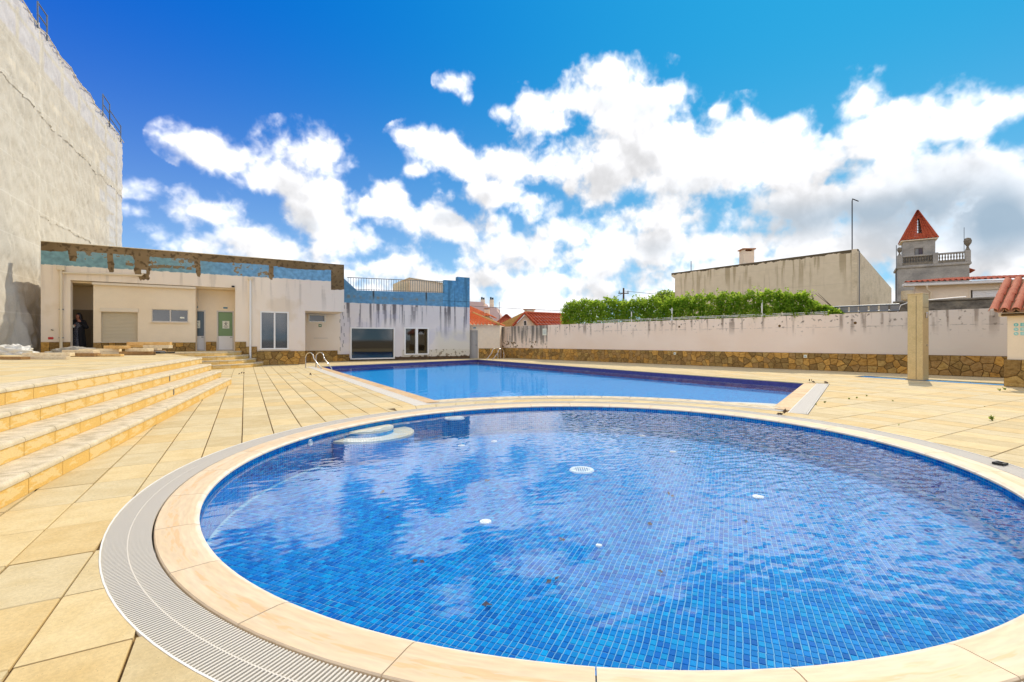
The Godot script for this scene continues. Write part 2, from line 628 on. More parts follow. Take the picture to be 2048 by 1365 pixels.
func ramp_texture(size: int, freq: float, oct: int, sd: int, stops: Array, speck := 0.0, pits := 0.0, fine_share := 0.16) -> ImageTexture:
	# a seamless colour texture: coarse noise through a ramp of colours, with fine grain and small dark pits
	var a := noise_bytes(size, size, freq, oct, sd)
	var b := noise_bytes(size, size, freq * 9.0, 3, sd + 1)
	var g := Gradient.new()
	var off := PackedFloat32Array()
	var cols := PackedColorArray()
	for i in stops.size():
		off.append(float(i) / (stops.size() - 1))
		cols.append(stops[i])
	g.offsets = off
	g.colors = cols
	var lut := []
	for i in 256:
		lut.append(g.sample(i / 255.0))
	var rng := RandomNumberGenerator.new()
	rng.seed = sd
	var data := PackedByteArray()
	data.resize(size * size * 3)
	for i in size * size:
		var c: Color = lut[a[i]]
		var k := 1.0 + (b[i] / 255.0 - 0.5) * fine_share + rng.randf_range(-speck, speck)
		if pits > 0.0 and b[i] > 205 and rng.randf() < pits:
			k *= 0.72
		data[i * 3] = clampi(int(c.r * k * 255.0), 0, 255)
		data[i * 3 + 1] = clampi(int(c.g * k * 255.0), 0, 255)
		data[i * 3 + 2] = clampi(int(c.b * k * 255.0), 0, 255)
	return ImageTexture.create_from_image(Image.create_from_data(size, size, false, Image.FORMAT_RGB8, data))


func grey_texture(size: int, freq: float, oct: int, sd: int, kind := FastNoiseLite.TYPE_SIMPLEX_SMOOTH) -> ImageTexture:
	var im := Image.create_from_data(size, size, false, Image.FORMAT_L8, noise_bytes(size, size, freq, oct, sd, kind))
	return ImageTexture.create_from_image(im)


func plain(called: String, c: Color, rough := 0.8, metal := 0.0) -> StandardMaterial3D:
	var m := StandardMaterial3D.new()
	m.resource_name = called
	m.albedo_color = c
	m.roughness = rough
	m.metallic = metal
	M[called] = m
	return m


func mapped(called: String, tex: Texture2D, scale: float, rough := 0.85, tint := Color.WHITE, bump: Texture2D = null, depth := 0.2, world := true) -> StandardMaterial3D:
	var m := plain(called, tint, rough)
	m.albedo_texture = tex
	m.uv1_triplanar = true
	m.uv1_world_triplanar = world
	m.uv1_scale = Vector3.ONE * scale
	if bump:
		m.heightmap_enabled = true
		m.heightmap_texture = bump
		m.heightmap_scale = depth
	return m


func uv_mapped(called: String, tex: Texture2D, rough := 0.85, bump: Texture2D = null, depth := 0.2) -> StandardMaterial3D:
	var m := plain(called, Color.WHITE, rough)
	m.albedo_texture = tex
	if bump:
		m.heightmap_enabled = true
		m.heightmap_texture = bump
		m.heightmap_scale = depth
	return m


func c8(r: int, g: int, b: int) -> Color:
	return Color(r / 255.0, g / 255.0, b / 255.0)


func paint(w: int, h: int, fn: Callable) -> ImageTexture:
	# FN(u, v) -> Color with u to the right and v upwards, both 0..1
	var data := PackedByteArray()
	data.resize(w * h * 3)
	for y in h:
		for x in w:
			var c: Color = fn.call((x + 0.5) / w, 1.0 - (y + 0.5) / h)
			var i := (y * w + x) * 3
			data[i] = clampi(int(c.r * 255.0), 0, 255)
			data[i + 1] = clampi(int(c.g * 255.0), 0, 255)
			data[i + 2] = clampi(int(c.b * 255.0), 0, 255)
	return ImageTexture.create_from_image(Image.create_from_data(w, h, false, Image.FORMAT_RGB8, data))


func make_materials() -> void:
	var grain := grey_texture(512, 0.05, 4, 3)
	var fine := grey_texture(512, 0.16, 3, 4)
	M.grain = grain
	var slab := ramp_texture(1024, 0.008, 5, 21, [c8(199, 177, 128), c8(202, 181, 133), c8(205, 185, 139), c8(209, 190, 145), c8(201, 180, 131)], 0.035, 0.35, 0.10)
	for i in 5:
		var m := mapped("slab%d" % i, slab, 0.45, 0.82, [Color(1, 1, 1), Color(1.03, 1.015, 0.98), Color(0.955, 0.945, 0.92), Color(1.0, 0.965, 0.89), Color(0.985, 0.99, 1.0)][i], fine, 0.12)
		m.uv1_offset = Vector3(0.37, 0.61, 0.19) * i
	mapped("joint", ramp_texture(256, 0.02, 4, 31, [c8(66, 48, 22), c8(104, 80, 40), c8(140, 112, 64), c8(84, 66, 30)], 0.08), 1.3, 0.95)
	var cap := ramp_texture(512, 0.012, 5, 41, [c8(172, 156, 124), c8(198, 182, 148), c8(212, 196, 164), c8(222, 206, 174)], 0.06, 0.6)
	mapped("cap", cap, 0.8, 0.8, Color.WHITE, fine, 0.2)
	# riser tiles: a bleached middle with an uneven yellow rim
	for k in 4:
		var na := noise_bytes(128, 128, 0.02, 4, 50 + k)
		var nb := noise_bytes(128, 128, 0.12, 3, 70 + k)
		var wide: float = [0.16, 0.28, 0.22, 0.5][k]
		uv_mapped("riser%d" % k, paint(128, 128, func(u, v):
			var i := int(v * 127.0) * 128 + int(u * 127.0)
			var edge := minf(minf(u, 1.0 - u) * 1.6, minf(v * 1.0, (1.0 - v) * 1.3))
			var q := smoothstep(wide - 0.06, wide + 0.02, edge + (na[i] / 255.0 - 0.5) * 0.55)
			return c8(222, 180, 96).lerp(c8(228, 200, 142), q * 0.8) * (0.92 + nb[i] / 255.0 * 0.14)), 0.8)
	# coping: pale stone with a rust-coloured tide mark
	var ca := noise_bytes(1024, 256, 0.006, 5, 81)
	var cb := noise_bytes(1024, 256, 0.03, 4, 82)
	uv_mapped("coping", paint(1024, 256, func(u, v):
		var i := int((1.0 - v) * 255.0) * 1024 + int(u * 1023.0)
		var a := ca[i] / 255.0
		var b := cb[i] / 255.0
		var c := c8(220, 194, 154).lerp(c8(227, 205, 170), clampf(a * 1.4 - 0.2, 0.0, 1.0))
		var line := 0.40 + (a - 0.5) * 0.55
		var mark := smoothstep(0.16, 0.03, absf(v - line)) * smoothstep(0.30, 0.62, b + (a - 0.5) * 0.9)
		c = c.lerp(c8(212, 164, 104), mark * 0.5)
		c = c.lerp(c8(230, 216, 194), smoothstep(0.90, 1.0, v + (b - 0.5) * 0.06))
		return c * (0.94 + b * 0.1)), 0.55, fine, 0.04)
	M.coping.texture_repeat = true
	plain("coping_wet", c8(196, 160, 112), 0.55)
	mapped("coping_brown", ramp_texture(256, 0.01, 4, 91, [c8(190, 154, 106), c8(208, 174, 126), c8(214, 184, 138)], 0.03), 0.5, 0.6)
	plain("plastic_white", c8(232, 228, 216), 0.45)
	plain("plastic_slat", c8(216, 208, 190), 0.5)
	plain("channel", c8(78, 70, 56), 0.9)
	plain("fitting", c8(226, 238, 236), 0.35)
	plain("fitting_grey", c8(150, 168, 172), 0.4)
	# mosaic
	var blues := [Color(0.0, 0.185, 0.53), Color(0.0, 0.215, 0.56), Color(0.0, 0.15, 0.49), Color(0.0, 0.24, 0.58), Color(0.0, 0.195, 0.54), Color(0.0, 0.115, 0.43), Color(0.0, 0.29, 0.60), Color(0.0, 0.22, 0.56)]
	M.blues = blues
	for i in blues.size():
		plain("mosaic%d" % i, (blues[i] as Color).linear_to_srgb(), 0.5).metallic_specular = 0.2
	var mm := plain("mosaic_many", Color.WHITE, 0.25)
	mm.vertex_color_use_as_albedo = true
	mm.roughness = 0.5
	mm.metallic_specular = 0.2
	plain("grout", c8(116, 176, 206), 0.85)
	plain("step_pale", c8(214, 216, 196), 0.7)
	# mosaic too fine to tell apart, for the far pool
	var rng := RandomNumberGenerator.new()
	rng.seed = 14
	var mos := Image.create(512, 512, false, Image.FORMAT_RGB8)
	mos.fill(Color(0.02, 0.38, 0.72).linear_to_srgb())
	for j in 64:
		for i in 64:
			var c: Color = blues[rng.randi() % 8]
			mos.fill_rect(Rect2i(i * 8, j * 8, 7, 7), Color(c.r, c.g * 1.15, c.b * 1.1).linear_to_srgb())
	mapped("mosaic_far", ImageTexture.create_from_image(mos), 0.37, 0.5).metallic_specular = 0.2
	var water := plain("water", Color(0.02, 0.35, 0.75, 0.03), 0.015)
	water.transparency = BaseMaterial3D.TRANSPARENCY_ALPHA
	water.metallic_specular = 0.5
	var wf := plain("water_far", Color(0.0, 0.38, 0.8, 0.06), 0.02)
	wf.transparency = BaseMaterial3D.TRANSPARENCY_ALPHA
	wf.metallic_specular = 0.26
	mapped("violet_band", ramp_texture(256, 0.05, 3, 144, [c8(54, 46, 96), c8(74, 62, 118), c8(90, 78, 128)], 0.08), 0.6, 0.35)
	# stone and mortar
	var rock := ramp_texture(512, 0.015, 5, 101, [c8(112, 82, 36), c8(150, 116, 54), c8(172, 136, 70), c8(190, 156, 90), c8(140, 106, 50)], 0.07, 0.5)
	var bump := grey_texture(512, 0.03, 5, 102)
	for i in 6:
		var m := mapped("stone%d" % i, rock, 1.1, 0.9, [Color(1, 1, 1), Color(0.86, 0.86, 0.86), Color(1.0, 0.94, 0.82), Color(0.8, 0.78, 0.76), Color(1.12, 1.06, 0.94), Color(0.92, 0.9, 0.94)][i], bump, 1.2)
		m.uv1_offset = Vector3(0.31, 0.17, 0.53) * i
	mapped("mortar", ramp_texture(256, 0.03, 4, 111, [c8(78, 56, 26), c8(104, 78, 40), c8(124, 96, 54)], 0.08), 1.0, 0.95)
	# plasters
	var wash := ramp_texture(512, 0.006, 5, 121, [c8(222, 201, 170), c8(230, 210, 180), c8(236, 218, 190)], 0.015, 0.0, 0.05)
	mapped("plaster", wash, 0.15, 0.9)
	mapped("plaster_warm", ramp_texture(512, 0.005, 4, 122, [c8(230, 208, 172), c8(236, 216, 182), c8(240, 222, 190)], 0.012, 0.0, 0.03), 0.12, 0.9)
	mapped("concrete", ramp_texture(512, 0.008, 5, 131, [c8(190, 174, 140), c8(212, 196, 160), c8(222, 206, 172), c8(202, 186, 150)], 0.04), 0.2, 0.92, Color.WHITE, grain, 0.2)
	mapped("dark_concrete", ramp_texture(512, 0.012, 5, 133, [c8(70, 64, 54), c8(108, 100, 86), c8(138, 128, 108), c8(92, 84, 70)], 0.1), 0.5, 0.95, Color.WHITE, bump, 0.6)
	mapped("grey_render", ramp_texture(512, 0.008, 5, 137, [c8(118, 114, 106), c8(146, 141, 130), c8(168, 161, 147), c8(132, 127, 116)], 0.06), 0.12, 0.95)
	plain("white_paint", c8(232, 228, 218), 0.5)
	plain("cream_paint", c8(224, 206, 172), 0.6)
	plain("ledge", c8(226, 210, 182), 0.8)
	plain("shutter", c8(196, 182, 152), 0.6)
	plain("shutter_dark", c8(150, 134, 104), 0.6)
	plain("alu", c8(202, 192, 174), 0.4, 0.2)
	plain("door_green", c8(108, 138, 78), 0.25)
	plain("door_blue", c8(54, 76, 84), 0.2)
	plain("door_grey", c8(164, 158, 148), 0.5)
	plain("window_back", c8(132, 122, 106), 0.9)  # sheets added behind windows, their tone standing in for dim rooms
	plain("black", c8(22, 21, 20), 0.6)
	plain("sign_blue", c8(38, 116, 136), 0.5)
	plain("sign_white", c8(228, 228, 206), 0.5)
	plain("sign_teal", c8(108, 186, 176), 0.5)
	plain("sign_teal_pale", c8(150, 204, 190), 0.5)
	plain("sign_mark", c8(40, 44, 38), 0.6)
	plain("sign_green", c8(60, 110, 70), 0.5)
	var glass := plain("glass", Color(0.10, 0.13, 0.14, 0.30), 0.03)
	glass.transparency = BaseMaterial3D.TRANSPARENCY_ALPHA
	var dglass := plain("glass_dark", Color(0.07, 0.068, 0.05, 0.8), 0.03)
	dglass.metallic_specular = 0.68
	dglass.transparency = BaseMaterial3D.TRANSPARENCY_ALPHA
	plain("blind", c8(150, 160, 168), 0.6)
	plain("steel", c8(206, 200, 190), 0.18, 1.0)
	var col := mapped("brushed_steel", ramp_texture(256, 0.02, 4, 141, [c8(196, 170, 116), c8(212, 186, 132), c8(204, 178, 124)], 0.05), 0.6, 0.4)
	col.metallic = 0.45
	plain("galvanised", c8(128, 132, 134), 0.45, 0.7)
	plain("rail_paint", c8(120, 118, 112), 0.6)
	plain("scaffold", c8(104, 116, 132), 0.6, 0.2)
	# tiles
	mapped("terracotta", ramp_texture(512, 0.02, 5, 151, [c8(164, 86, 58), c8(190, 108, 76), c8(202, 126, 92), c8(180, 100, 68)], 0.06), 0.7, 0.8, Color.WHITE, grain, 0.15)
	mapped("terracotta_pale", ramp_texture(512, 0.02, 5, 152, [c8(160, 130, 96), c8(188, 150, 110), c8(176, 116, 80), c8(150, 140, 110)], 0.08), 0.8, 0.85, Color.WHITE, grain, 0.15)
	mapped("roof_orange", ramp_texture(256, 0.03, 4, 153, [c8(180, 82, 40), c8(212, 112, 58), c8(226, 138, 84), c8(190, 92, 50)], 0.06), 0.5, 0.85)
	mapped("roof_red", ramp_texture(256, 0.03, 4, 154, [c8(128, 46, 26), c8(166, 70, 38), c8(190, 92, 52), c8(110, 50, 32)], 0.1), 0.3, 0.9)
	mapped("roof_ochre", ramp_texture(256, 0.03, 4, 155, [c8(160, 122, 60), c8(190, 150, 82), c8(176, 134, 70)], 0.06), 0.4, 0.9)
	# wood
	for i in 4:
		mapped("wood%d" % i, ramp_texture(256, 0.02, 4, 161 + i, [[c8(190, 140, 72), c8(214, 172, 104), c8(226, 190, 128)], [c8(214, 188, 138), c8(232, 210, 166), c8(240, 222, 184)], [c8(128, 92, 50), c8(156, 118, 68), c8(172, 134, 84)], [c8(198, 178, 140), c8(220, 202, 166), c8(206, 184, 142)]][i], 0.05), 1.2, 0.8)
	# foliage
	for i in 5:
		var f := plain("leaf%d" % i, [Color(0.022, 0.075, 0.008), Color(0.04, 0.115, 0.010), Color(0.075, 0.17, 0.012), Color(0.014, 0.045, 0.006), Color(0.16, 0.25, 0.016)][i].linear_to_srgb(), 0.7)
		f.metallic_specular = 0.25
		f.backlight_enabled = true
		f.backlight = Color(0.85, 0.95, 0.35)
	plain("bark", c8(84, 66, 48), 0.95)
	plain("ground_earth", c8(150, 132, 100), 0.95)
	var nta := noise_bytes(512, 512, 0.006, 4, 175)
	var ntb := noise_bytes(512, 512, 0.09, 3, 176)
	var net := ramp_texture(64, 0.004, 2, 171, [c8(214, 206, 190), c8(220, 213, 198), c8(224, 218, 204), c8(217, 209, 193)], 0.025, 0.0, 0.05)
	var nm := mapped("netting", paint(512, 512, func(u, v):
		var i := int((1.0 - v) * 511.0) * 512 + int(u * 511.0)
		var c := c8(214, 206, 190).lerp(c8(224, 218, 204), nta[i] / 255.0) * (0.97 + 0.06 * ntb[i] / 255.0)
		# reinforced strips woven into the sheet
		if absf(fposmod(u * 4.0, 1.0) - 0.5) < 0.018 or absf(fposmod(v * 3.0, 1.0) - 0.5) < 0.016:
			c = c.lerp(c8(236, 231, 220), 0.5)
		return c), 0.22, 0.9, Color(1, 1, 1, 0.82), null, 0.0, false)
	nm.transparency = BaseMaterial3D.TRANSPARENCY_ALPHA
	nm.backlight_enabled = true
	nm.backlight = Color(0.25, 0.25, 0.24)
	mapped("plastic_sheet", ramp_texture(256, 0.02, 4, 173, [c8(200, 198, 190), c8(222, 220, 212), c8(232, 230, 222)], 0.02), 1.0, 0.35)
	mapped("sack_grey", ramp_texture(256, 0.03, 4, 174, [c8(128, 122, 110), c8(158, 152, 140), c8(170, 164, 152)], 0.05), 1.5, 0.6)
	plain("red_plastic", c8(188, 44, 36), 0.5)
	plain("skin", c8(176, 116, 88), 0.6)
	plain("hair", c8(18, 14, 13), 0.5)
	var coat := plain("coat", c8(14, 14, 18), 0.85)
	coat.rim_enabled = true
	coat.rim = 0.3
	var dn := noise_bytes(256, 256, 0.07, 2, 181)
	mapped("dress", paint(256, 256, func(u, v):
		var k := dn[int(v * 255.0) * 256 + int(u * 255.0)]
		return c8(206, 206, 212) if (k > 118 and k < 142) else c8(16, 16, 22)), 3.0, 0.8, Color.WHITE, null, 0.0, false)


# ---------------------------------------------------------------- ground, decks, steps
var big_pool := PackedVector2Array()
var terrace := PackedVector2Array()
var foot_bath := PackedVector2Array([Vector2(11.05, 16.15), Vector2(12.95, 13.1), Vector2(12.4, 12.68), Vector2(10.5, 15.75)])
const CLUB := Vector2(-19.8, 19.1)      # left end of the club's front, its right end runs along E2
const STAIR := Vector2(-15.87, 21.5)    # middle of the curved stair
const STEP_A := Vector2(-3.81, 3.40)    # foot of the long steps
const STEP_D := Vector2(-0.4252, 0.9051)
const STEP_N := Vector2(-0.9051, -0.4252)


func big_pool_outline(grow := 0.0) -> PackedVector2Array:
	# GROW moves the straight sides out and the curved one in towards the round pool
	var a := Vector2(-10.02, 22.11)
	var d := Vector2(-3.76, 30.25)
	var c := Vector2(7.57, 13.52)
	var e := Vector2(4.33, 8.72)
	var b := Vector2(-2.08, 9.64)
	var rad := R_BIG - grow
	var p := PackedVector2Array()
	var corners := PackedVector2Array([a, d, c, Vector2(c.x + (e.x - c.x) * 1.6, c.y + (e.y - c.y) * 1.6), Vector2(b.x + (b.x - a.x) * 0.35, b.y + (b.y - a.y) * 0.35)])
	var grown := corners
	if grow > 0.0:
		grown = Geometry2D.offset_polygon(corners, grow, Geometry2D.JOIN_MITER)[0]
	for q in Geometry2D.clip_polygons(grown, circle_poly(POOL, rad, 256)):
		if area_of(q) > area_of(p):
			p = q
	return p


func build_ground() -> void:
	big_pool = big_pool_outline()
	var arc := PackedVector2Array()
	for i in 24:
		var an := lerpf(2.05, 0.0, i / 23.0)   # from the outward side round to the building
		arc.append(STAIR + (E2 * cos(an) - E1 * sin(an)) * 2.16)
	terrace = PackedVector2Array([Vector2(-3.0, -1.6), STEP_A + STEP_N * 0.95 - STEP_D * 6.0, STEP_A + STEP_N * 0.95 + STEP_D * 12.03, Vector2(-14.9, 19.0)])
	terrace[0] = STEP_A + STEP_N * 12.0 - STEP_D * 6.0
	terrace.append_array(arc)
	terrace.append(CLUB + E2 * 6.9 + E1 * 3.0)
	terrace.append(CLUB + E1 * 3.0 - E2 * 3.0)
	terrace.append(Vector2(-26.0, 20.0))
	var b := MB.new()
	var x0 := -30.0
	var x1 := 28.0
	var z0 := -12.0
	var z1 := 42.0
	var far := 900.0
	for q in [[-far, -far, far, z0], [-far, z1, far, far], [-far, z0, x0, z1], [x1, z0, far, z1]]:
		b.quad_out(P(q[0], q[1], -0.03), P(q[2], q[1], -0.03), P(q[2], q[3], -0.03), P(q[0], q[3], -0.03), Vector3.UP)
	structure("ground", b.mesh(), M.ground_earth)
	# the bed that shows in the joints of the paving
	b = MB.new()
	var holes := [circle_poly(POOL, R_GRATE - 0.01, 160), big_pool_outline(0.60), foot_bath]
	var s := 2.0
	for j in int((z1 - z0) / s):
		for i in int((x1 - x0) / s):
			var q := Vector2(x0 + i * s, z0 + j * s)
			for p in cut(PackedVector2Array([q, q + Vector2(s, 0), q + Vector2(s, s), q + Vector2(0, s)]), [], holes):
				var idx := Geometry2D.triangulate_polygon(p)
				for k in range(0, idx.size(), 3):
					b.tri_out(V(p[idx[k]], -0.014), V(p[idx[k + 1]], -0.014), V(p[idx[k + 2]], -0.014), Vector3.UP)
	structure("paving_bed", b.mesh(), M.joint)


func seen_size(p: Vector2, y: float) -> float:
	# how large a piece at P shows: nearness, with what lies behind the camera or far out of the frame last
	var d := p.length()
	return d if p.y > 0.4 and absf(p.x / p.y + 0.05) < 1.25 else d + 100.0


func lay(called: String, wide: float, deep: float, origin: Vector2, inside: Array, holes: Array, reach: float, sd: int, level := 0.0, most := 300, gap := 0.012, gap2 := 0.007) -> void:
	# paves a region with slabs of WIDE (along E2) by DEEP (along E1)
	var rng := RandomNumberGenerator.new()
	rng.seed = sd
	var whole := MB.new()
	whole.box(Vector3(0, -0.02, 0), Vector3(wide - gap, 0.04, deep - gap2), 0.004)
	var whole_mesh := whole.mesh()
	var pieces := []
	var n1 := int(reach / wide)
	var n2 := int(reach / deep)
	for j in range(-n2, n2):
		for i in range(-n1, n1):
			var q := origin + E2 * wide * i + E1 * deep * j
			var mid := q + E2 * wide * 0.5 + E1 * deep * 0.5
			if mid.y < -4.0 or mid.length() > 46.0:
				continue
			var g := gap * 0.5
			var g2 := gap2 * 0.5
			var poly := PackedVector2Array([q + E2 * g + E1 * g2, q + E2 * (wide - g) + E1 * g2, q + E2 * (wide - g) + E1 * (deep - g2), q + E2 * g + E1 * (deep - g2)])
			for p in cut(poly, inside, holes):
				pieces.append([seen_size(mid, level), p, mid, area_of(p) > (wide - gap) * (deep - gap2) * 0.999])
	pieces.sort_custom(func(a, b): return a[0] < b[0])
	var root := structure(called)
	var rest := MB.new()
	for k in pieces.size():
		var p = pieces[k]
		var dy := level + rng.randf_range(-0.0012, 0.0012)
		if k < most:
			if p[3]:
				var o := part(root, "slab", whole_mesh, M["slab%d" % rng.randi_range(0, 4)])
				o.transform = Transform3D(Basis(Vector3.UP, 0.5480) * Basis(Vector3.RIGHT, rng.randf_range(-0.002, 0.002)), V(p[2], dy))
			else:
				part(root, "slab", flat_prism(p[1], level - 0.04, dy), M["slab%d" % rng.randi_range(0, 4)])
		else:
			rest.prism(p[1], Vector3.ZERO, Vector3(1, 0, 0), Vector3(0, 0, -1), Vector3.UP, level - 0.02, dy)
	if rest.v.size():
		var o := part(root, "far_slabs", rest.mesh(), M.slab0)
		o.set_meta("kind", "stuff")


func build_decks() -> void:
	var holes := [circle_poly(POOL, R_GRATE, 220), big_pool_outline(0.60), terrace, foot_bath]
	# the annulus between the pools has its own stones
	var strip := ring_poly(R_GRATE - 0.01, R_STRIP, -0.82, 0.98, 0.02)
	var left := PackedVector2Array([POOL, Vector2(-3.76, 30.25), Vector2(-4.2, 33.0), Vector2(-30, 33), Vector2(-30, -6), Vector2(0.6, -6)])
	var right := PackedVector2Array([POOL, Vector2(0.6, -6), Vector2(24, -6), Vector2(24, 36), Vector2(-4.2, 36), Vector2(-4.2, 33.0), Vector2(-3.76, 30.25)])
	var steps := PackedVector2Array([STEP_A - STEP_D * 6.0 + STEP_N * 0.01, STEP_A + STEP_D * 10.77 + STEP_N * 0.01, STEP_A + STEP_D * 12.05 + STEP_N * 0.95, STEP_A - STEP_D * 6.0 + STEP_N * 0.95])
	# beyond the boundary wall and under the buildings there is no paving
	var yard := PackedVector2Array([Vector2(-2.65, 33.05), Vector2(24.0, 6.2), Vector2(24, -6), Vector2(-30, -6), Vector2(-30, 13.0), CLUB, CLUB + E2 * 9.54, CLUB + E2 * 9.3 + E1 * 2.47, Vector2(-4.4, 31.42)])
	var stair := circle_poly(STAIR, 3.12, 80)
	lay("paving_left", 0.35, 0.575, Vector2(-4.615, 4.145), [left, yard], holes + [strip, steps, stair], 42.0, 5)
	lay("paving_right", 0.40, 0.70, Vector2(4.62, 4.90), [right, yard], holes + [strip], 42.0, 6, 0.0, 300, 0.008, 0.013)
	lay("terrace_paving", 0.575, 0.575, Vector2(-10.1, 14.2), [terrace], [PackedVector2Array([STEP_A - STEP_D * 6.2 + STEP_N * 0.85, STEP_A + STEP_D * 12.3 + STEP_N * 0.85, STEP_A + STEP_D * 12.3 + STEP_N * 1.2, STEP_A - STEP_D * 6.2 + STEP_N * 1.2])], 30.0, 7, TERRACE, 300)
	var core := structure("terrace", flat_prism(terrace, -0.3, TERRACE - 0.015), M.joint)
	core.set_meta("kind", "structure")
	# stones between the two overflow grates
	var root := structure("pool_divider_paving")
	var rng := RandomNumberGenerator.new()
	rng.seed = 3
	var a := -0.82
	while a < 0.97:
		var w := 0.092
		var b := minf(a + w, 0.98)
		var poly := PackedVector2Array()
		for q in [[R_GRATE + 0.004, a], [R_GRATE + 0.004, b - 0.002], [R_STRIP - 0.004, b + 0.034], [R_STRIP - 0.004, a + 0.036]]:
			poly.append(POOL + Vector2(sin(q[1]), cos(q[1])) * float(q[0]))
		part(root, "slab", flat_prism(poly, -0.04, rng.randf_range(-0.001, 0.001)), M["slab%d" % rng.randi_range(0, 4)])
		a += w


func riser_mesh(w: float, h: float) -> ArrayMesh:
	var b := MB.new()
	b.box(Vector3.ZERO, Vector3(w, h, 0.02), 0.002)
	b.planar_uv(-w * 0.5, -h * 0.5, w, h)
	return b.mesh()


func cap_mesh(w: float, d: float) -> ArrayMesh:
	# a tread slab whose front edge is rounded; front at z = 0, running back to -d, top at y = 0
	var b := MB.new()
	var th := 0.045
	var r := 0.03
	var prof := [Vector2(-d, 0.0), Vector2(-r, 0.0)]
	for i in range(1, 6):
		var an := PI * 0.5 * i / 5.0
		prof.append(Vector2(-r + sin(an) * r, -r + cos(an) * r))
	prof.append(Vector2(0.0, -th))
	prof.append(Vector2(-0.03, -th))
	for i in prof.size() - 1:
		var p: Vector2 = prof[i]
		var q: Vector2 = prof[i + 1]
		var nrm := Vector3(0, q.x - p.x, -(q.y - p.y))
		b.quad_out(Vector3(-w * 0.5, p.y, p.x), Vector3(w * 0.5, p.y, p.x), Vector3(w * 0.5, q.y, q.x), Vector3(-w * 0.5, q.y, q.x), nrm)
	for s in [-0.5, 0.5]:
		for i in range(1, prof.size() - 1):
			b.tri_out(Vector3(w * s, prof[0].y, prof[0].x), Vector3(w * s, prof[i].y, prof[i].x), Vector3(w * s, prof[i + 1].y, prof[i + 1].x), Vector3(s, 0, 0))
		b.tri_out(Vector3(w * s, 0, -d), Vector3(w * s, -th, -0.03), Vector3(w * s, -th, -d), Vector3(s, 0, 0))
	return b.mesh()


func build_steps() -> void:
	var rng := RandomNumberGenerator.new()
	rng.seed = 8
	var turn := atan2(STEP_D.y, STEP_D.x)       # local x runs along the steps, local z out to the pool
	var bas := Basis(Vector3(STEP_D.x, 0, -STEP_D.y) * -1.0, Vector3.UP, Vector3(-STEP_N.x, 0, STEP_N.y))
	var rm := riser_mesh(0.556, RISE - 0.047)
	var cm := cap_mesh(0.556, 0.335)
	for k in 4:
		var words: String = ["lowest long step beside the paving, yellow riser tiles", "second long step up from the paving, pale worn tread", "third long step up from the paving, just under the terrace step", "topmost long step, its tread forms the terrace edge"][k]
		var t := thing("stone_step", words, "step", Vector3.ZERO, 0.0, "long steps up to the terrace")
		var foot := STEP_A + STEP_N * (0.30 * k)
		var y := RISE * (k + 1)
		var start: float = -3.9 - rng.randf() * 0.3
		if k == 0:
			start = -3.57
		var stop := 10.77 + 0.43 * k
		var core := MB.new()
		core.prism(PackedVector2Array([foot + STEP_D * -4.2 + STEP_N * 0.022, foot + STEP_D * (stop - 0.02) + STEP_N * 0.022, foot + STEP_D * (stop - 0.02) + STEP_N * 0.40, foot + STEP_D * -4.2 + STEP_N * 0.40]), Vector3.ZERO, Vector3(1, 0, 0), Vector3(0, 0, -1), Vector3.UP, -0.02, y - 0.05)
		part(t, "core", core.mesh(), M.joint)
		var s := start
		while s < stop - 0.1:
			var w := minf(0.564, stop - s)
			var mid := foot + STEP_D * (s + w * 0.5)
			var r := part(t, "riser_tile", rm, M["riser%d" % (rng.randi_range(0, 3))])
			r.transform = Transform3D(bas.scaled_local(Vector3(w / 0.564, 1, 1)), V(mid + STEP_N * 0.012, y - 0.047 - (RISE - 0.047) * 0.5 + 0.001))
			var c := part(t, "tread", cm, M.cap)
			c.transform = Transform3D(bas.scaled_local(Vector3(w / 0.564, 1, 1)), V(mid - STEP_N * 0.006, y + (0.002 if k == 3 else 0.0)))
			s += 0.564
		if k < 3 and k > 0:
			var vent := part(t, "step_light", boxm(Vector3.ZERO, Vector3(0.05, 0.10, 0.012), 0.003), M.galvanised)
			vent.transform = Transform3D(bas, V(foot + STEP_D * (5.0 + k * 1.1) - STEP_N * 0.001, y - 0.10))
	# curved stair to the toilet doors
	for k in 4:
		var words: String = ["lowest curved step below the toilet doors", "second curved step below the toilet doors", "third curved step below the toilet doors", "top curved step in front of the green door"][k]
		var t := thing("curved_step", words, "step", Vector3.ZERO, 0.0, "curved steps up to the toilet doors")
		var r := 2.22 + 0.30 * (3 - k)
		var y := RISE * (k + 1)
		var an := 0.015
		while an < 1.9:
			var w := 0.36 / r
			var pr := MB.new()
			var pc := MB.new()
			var outer := []
			for q in [an, an + w * 0.985]:
				outer.append(STAIR + (E2 * cos(q) - E1 * sin(q)) * r)
			var inner := []
			for q in [an, an + w * 0.985]:
				inner.append(STAIR + (E2 * cos(q) - E1 * sin(q)) * (r - 0.34))
			var mid: Vector2 = (outer[0] + outer[1]) * 0.5
			var inw := (STAIR - mid).normalized() * 0.012
			pr.prism(PackedVector2Array([outer[0] + inw, outer[1] + inw, inner[1], inner[0]]), Vector3.ZERO, Vector3(1, 0, 0), Vector3(0, 0, -1), Vector3.UP, y - RISE - 0.01, y - 0.045)
			for i in pr.v.size():
				pr.t[i] = Vector2(0.3 + 0.4 * fmod(absf(pr.v[i].x) * 3.0, 1.0), 0.5 + 0.4 * (y - pr.v[i].y) / RISE)
			pc.prism(PackedVector2Array([outer[0], outer[1], inner[1], inner[0]]), Vector3.ZERO, Vector3(1, 0, 0), Vector3(0, 0, -1), Vector3.UP, y - 0.044, y)
			part(t, "riser_tile", pr.mesh(), M["riser%d" % rng.randi_range(0, 3)])
			part(t, "tread", pc.mesh(), M.cap)
			an += w


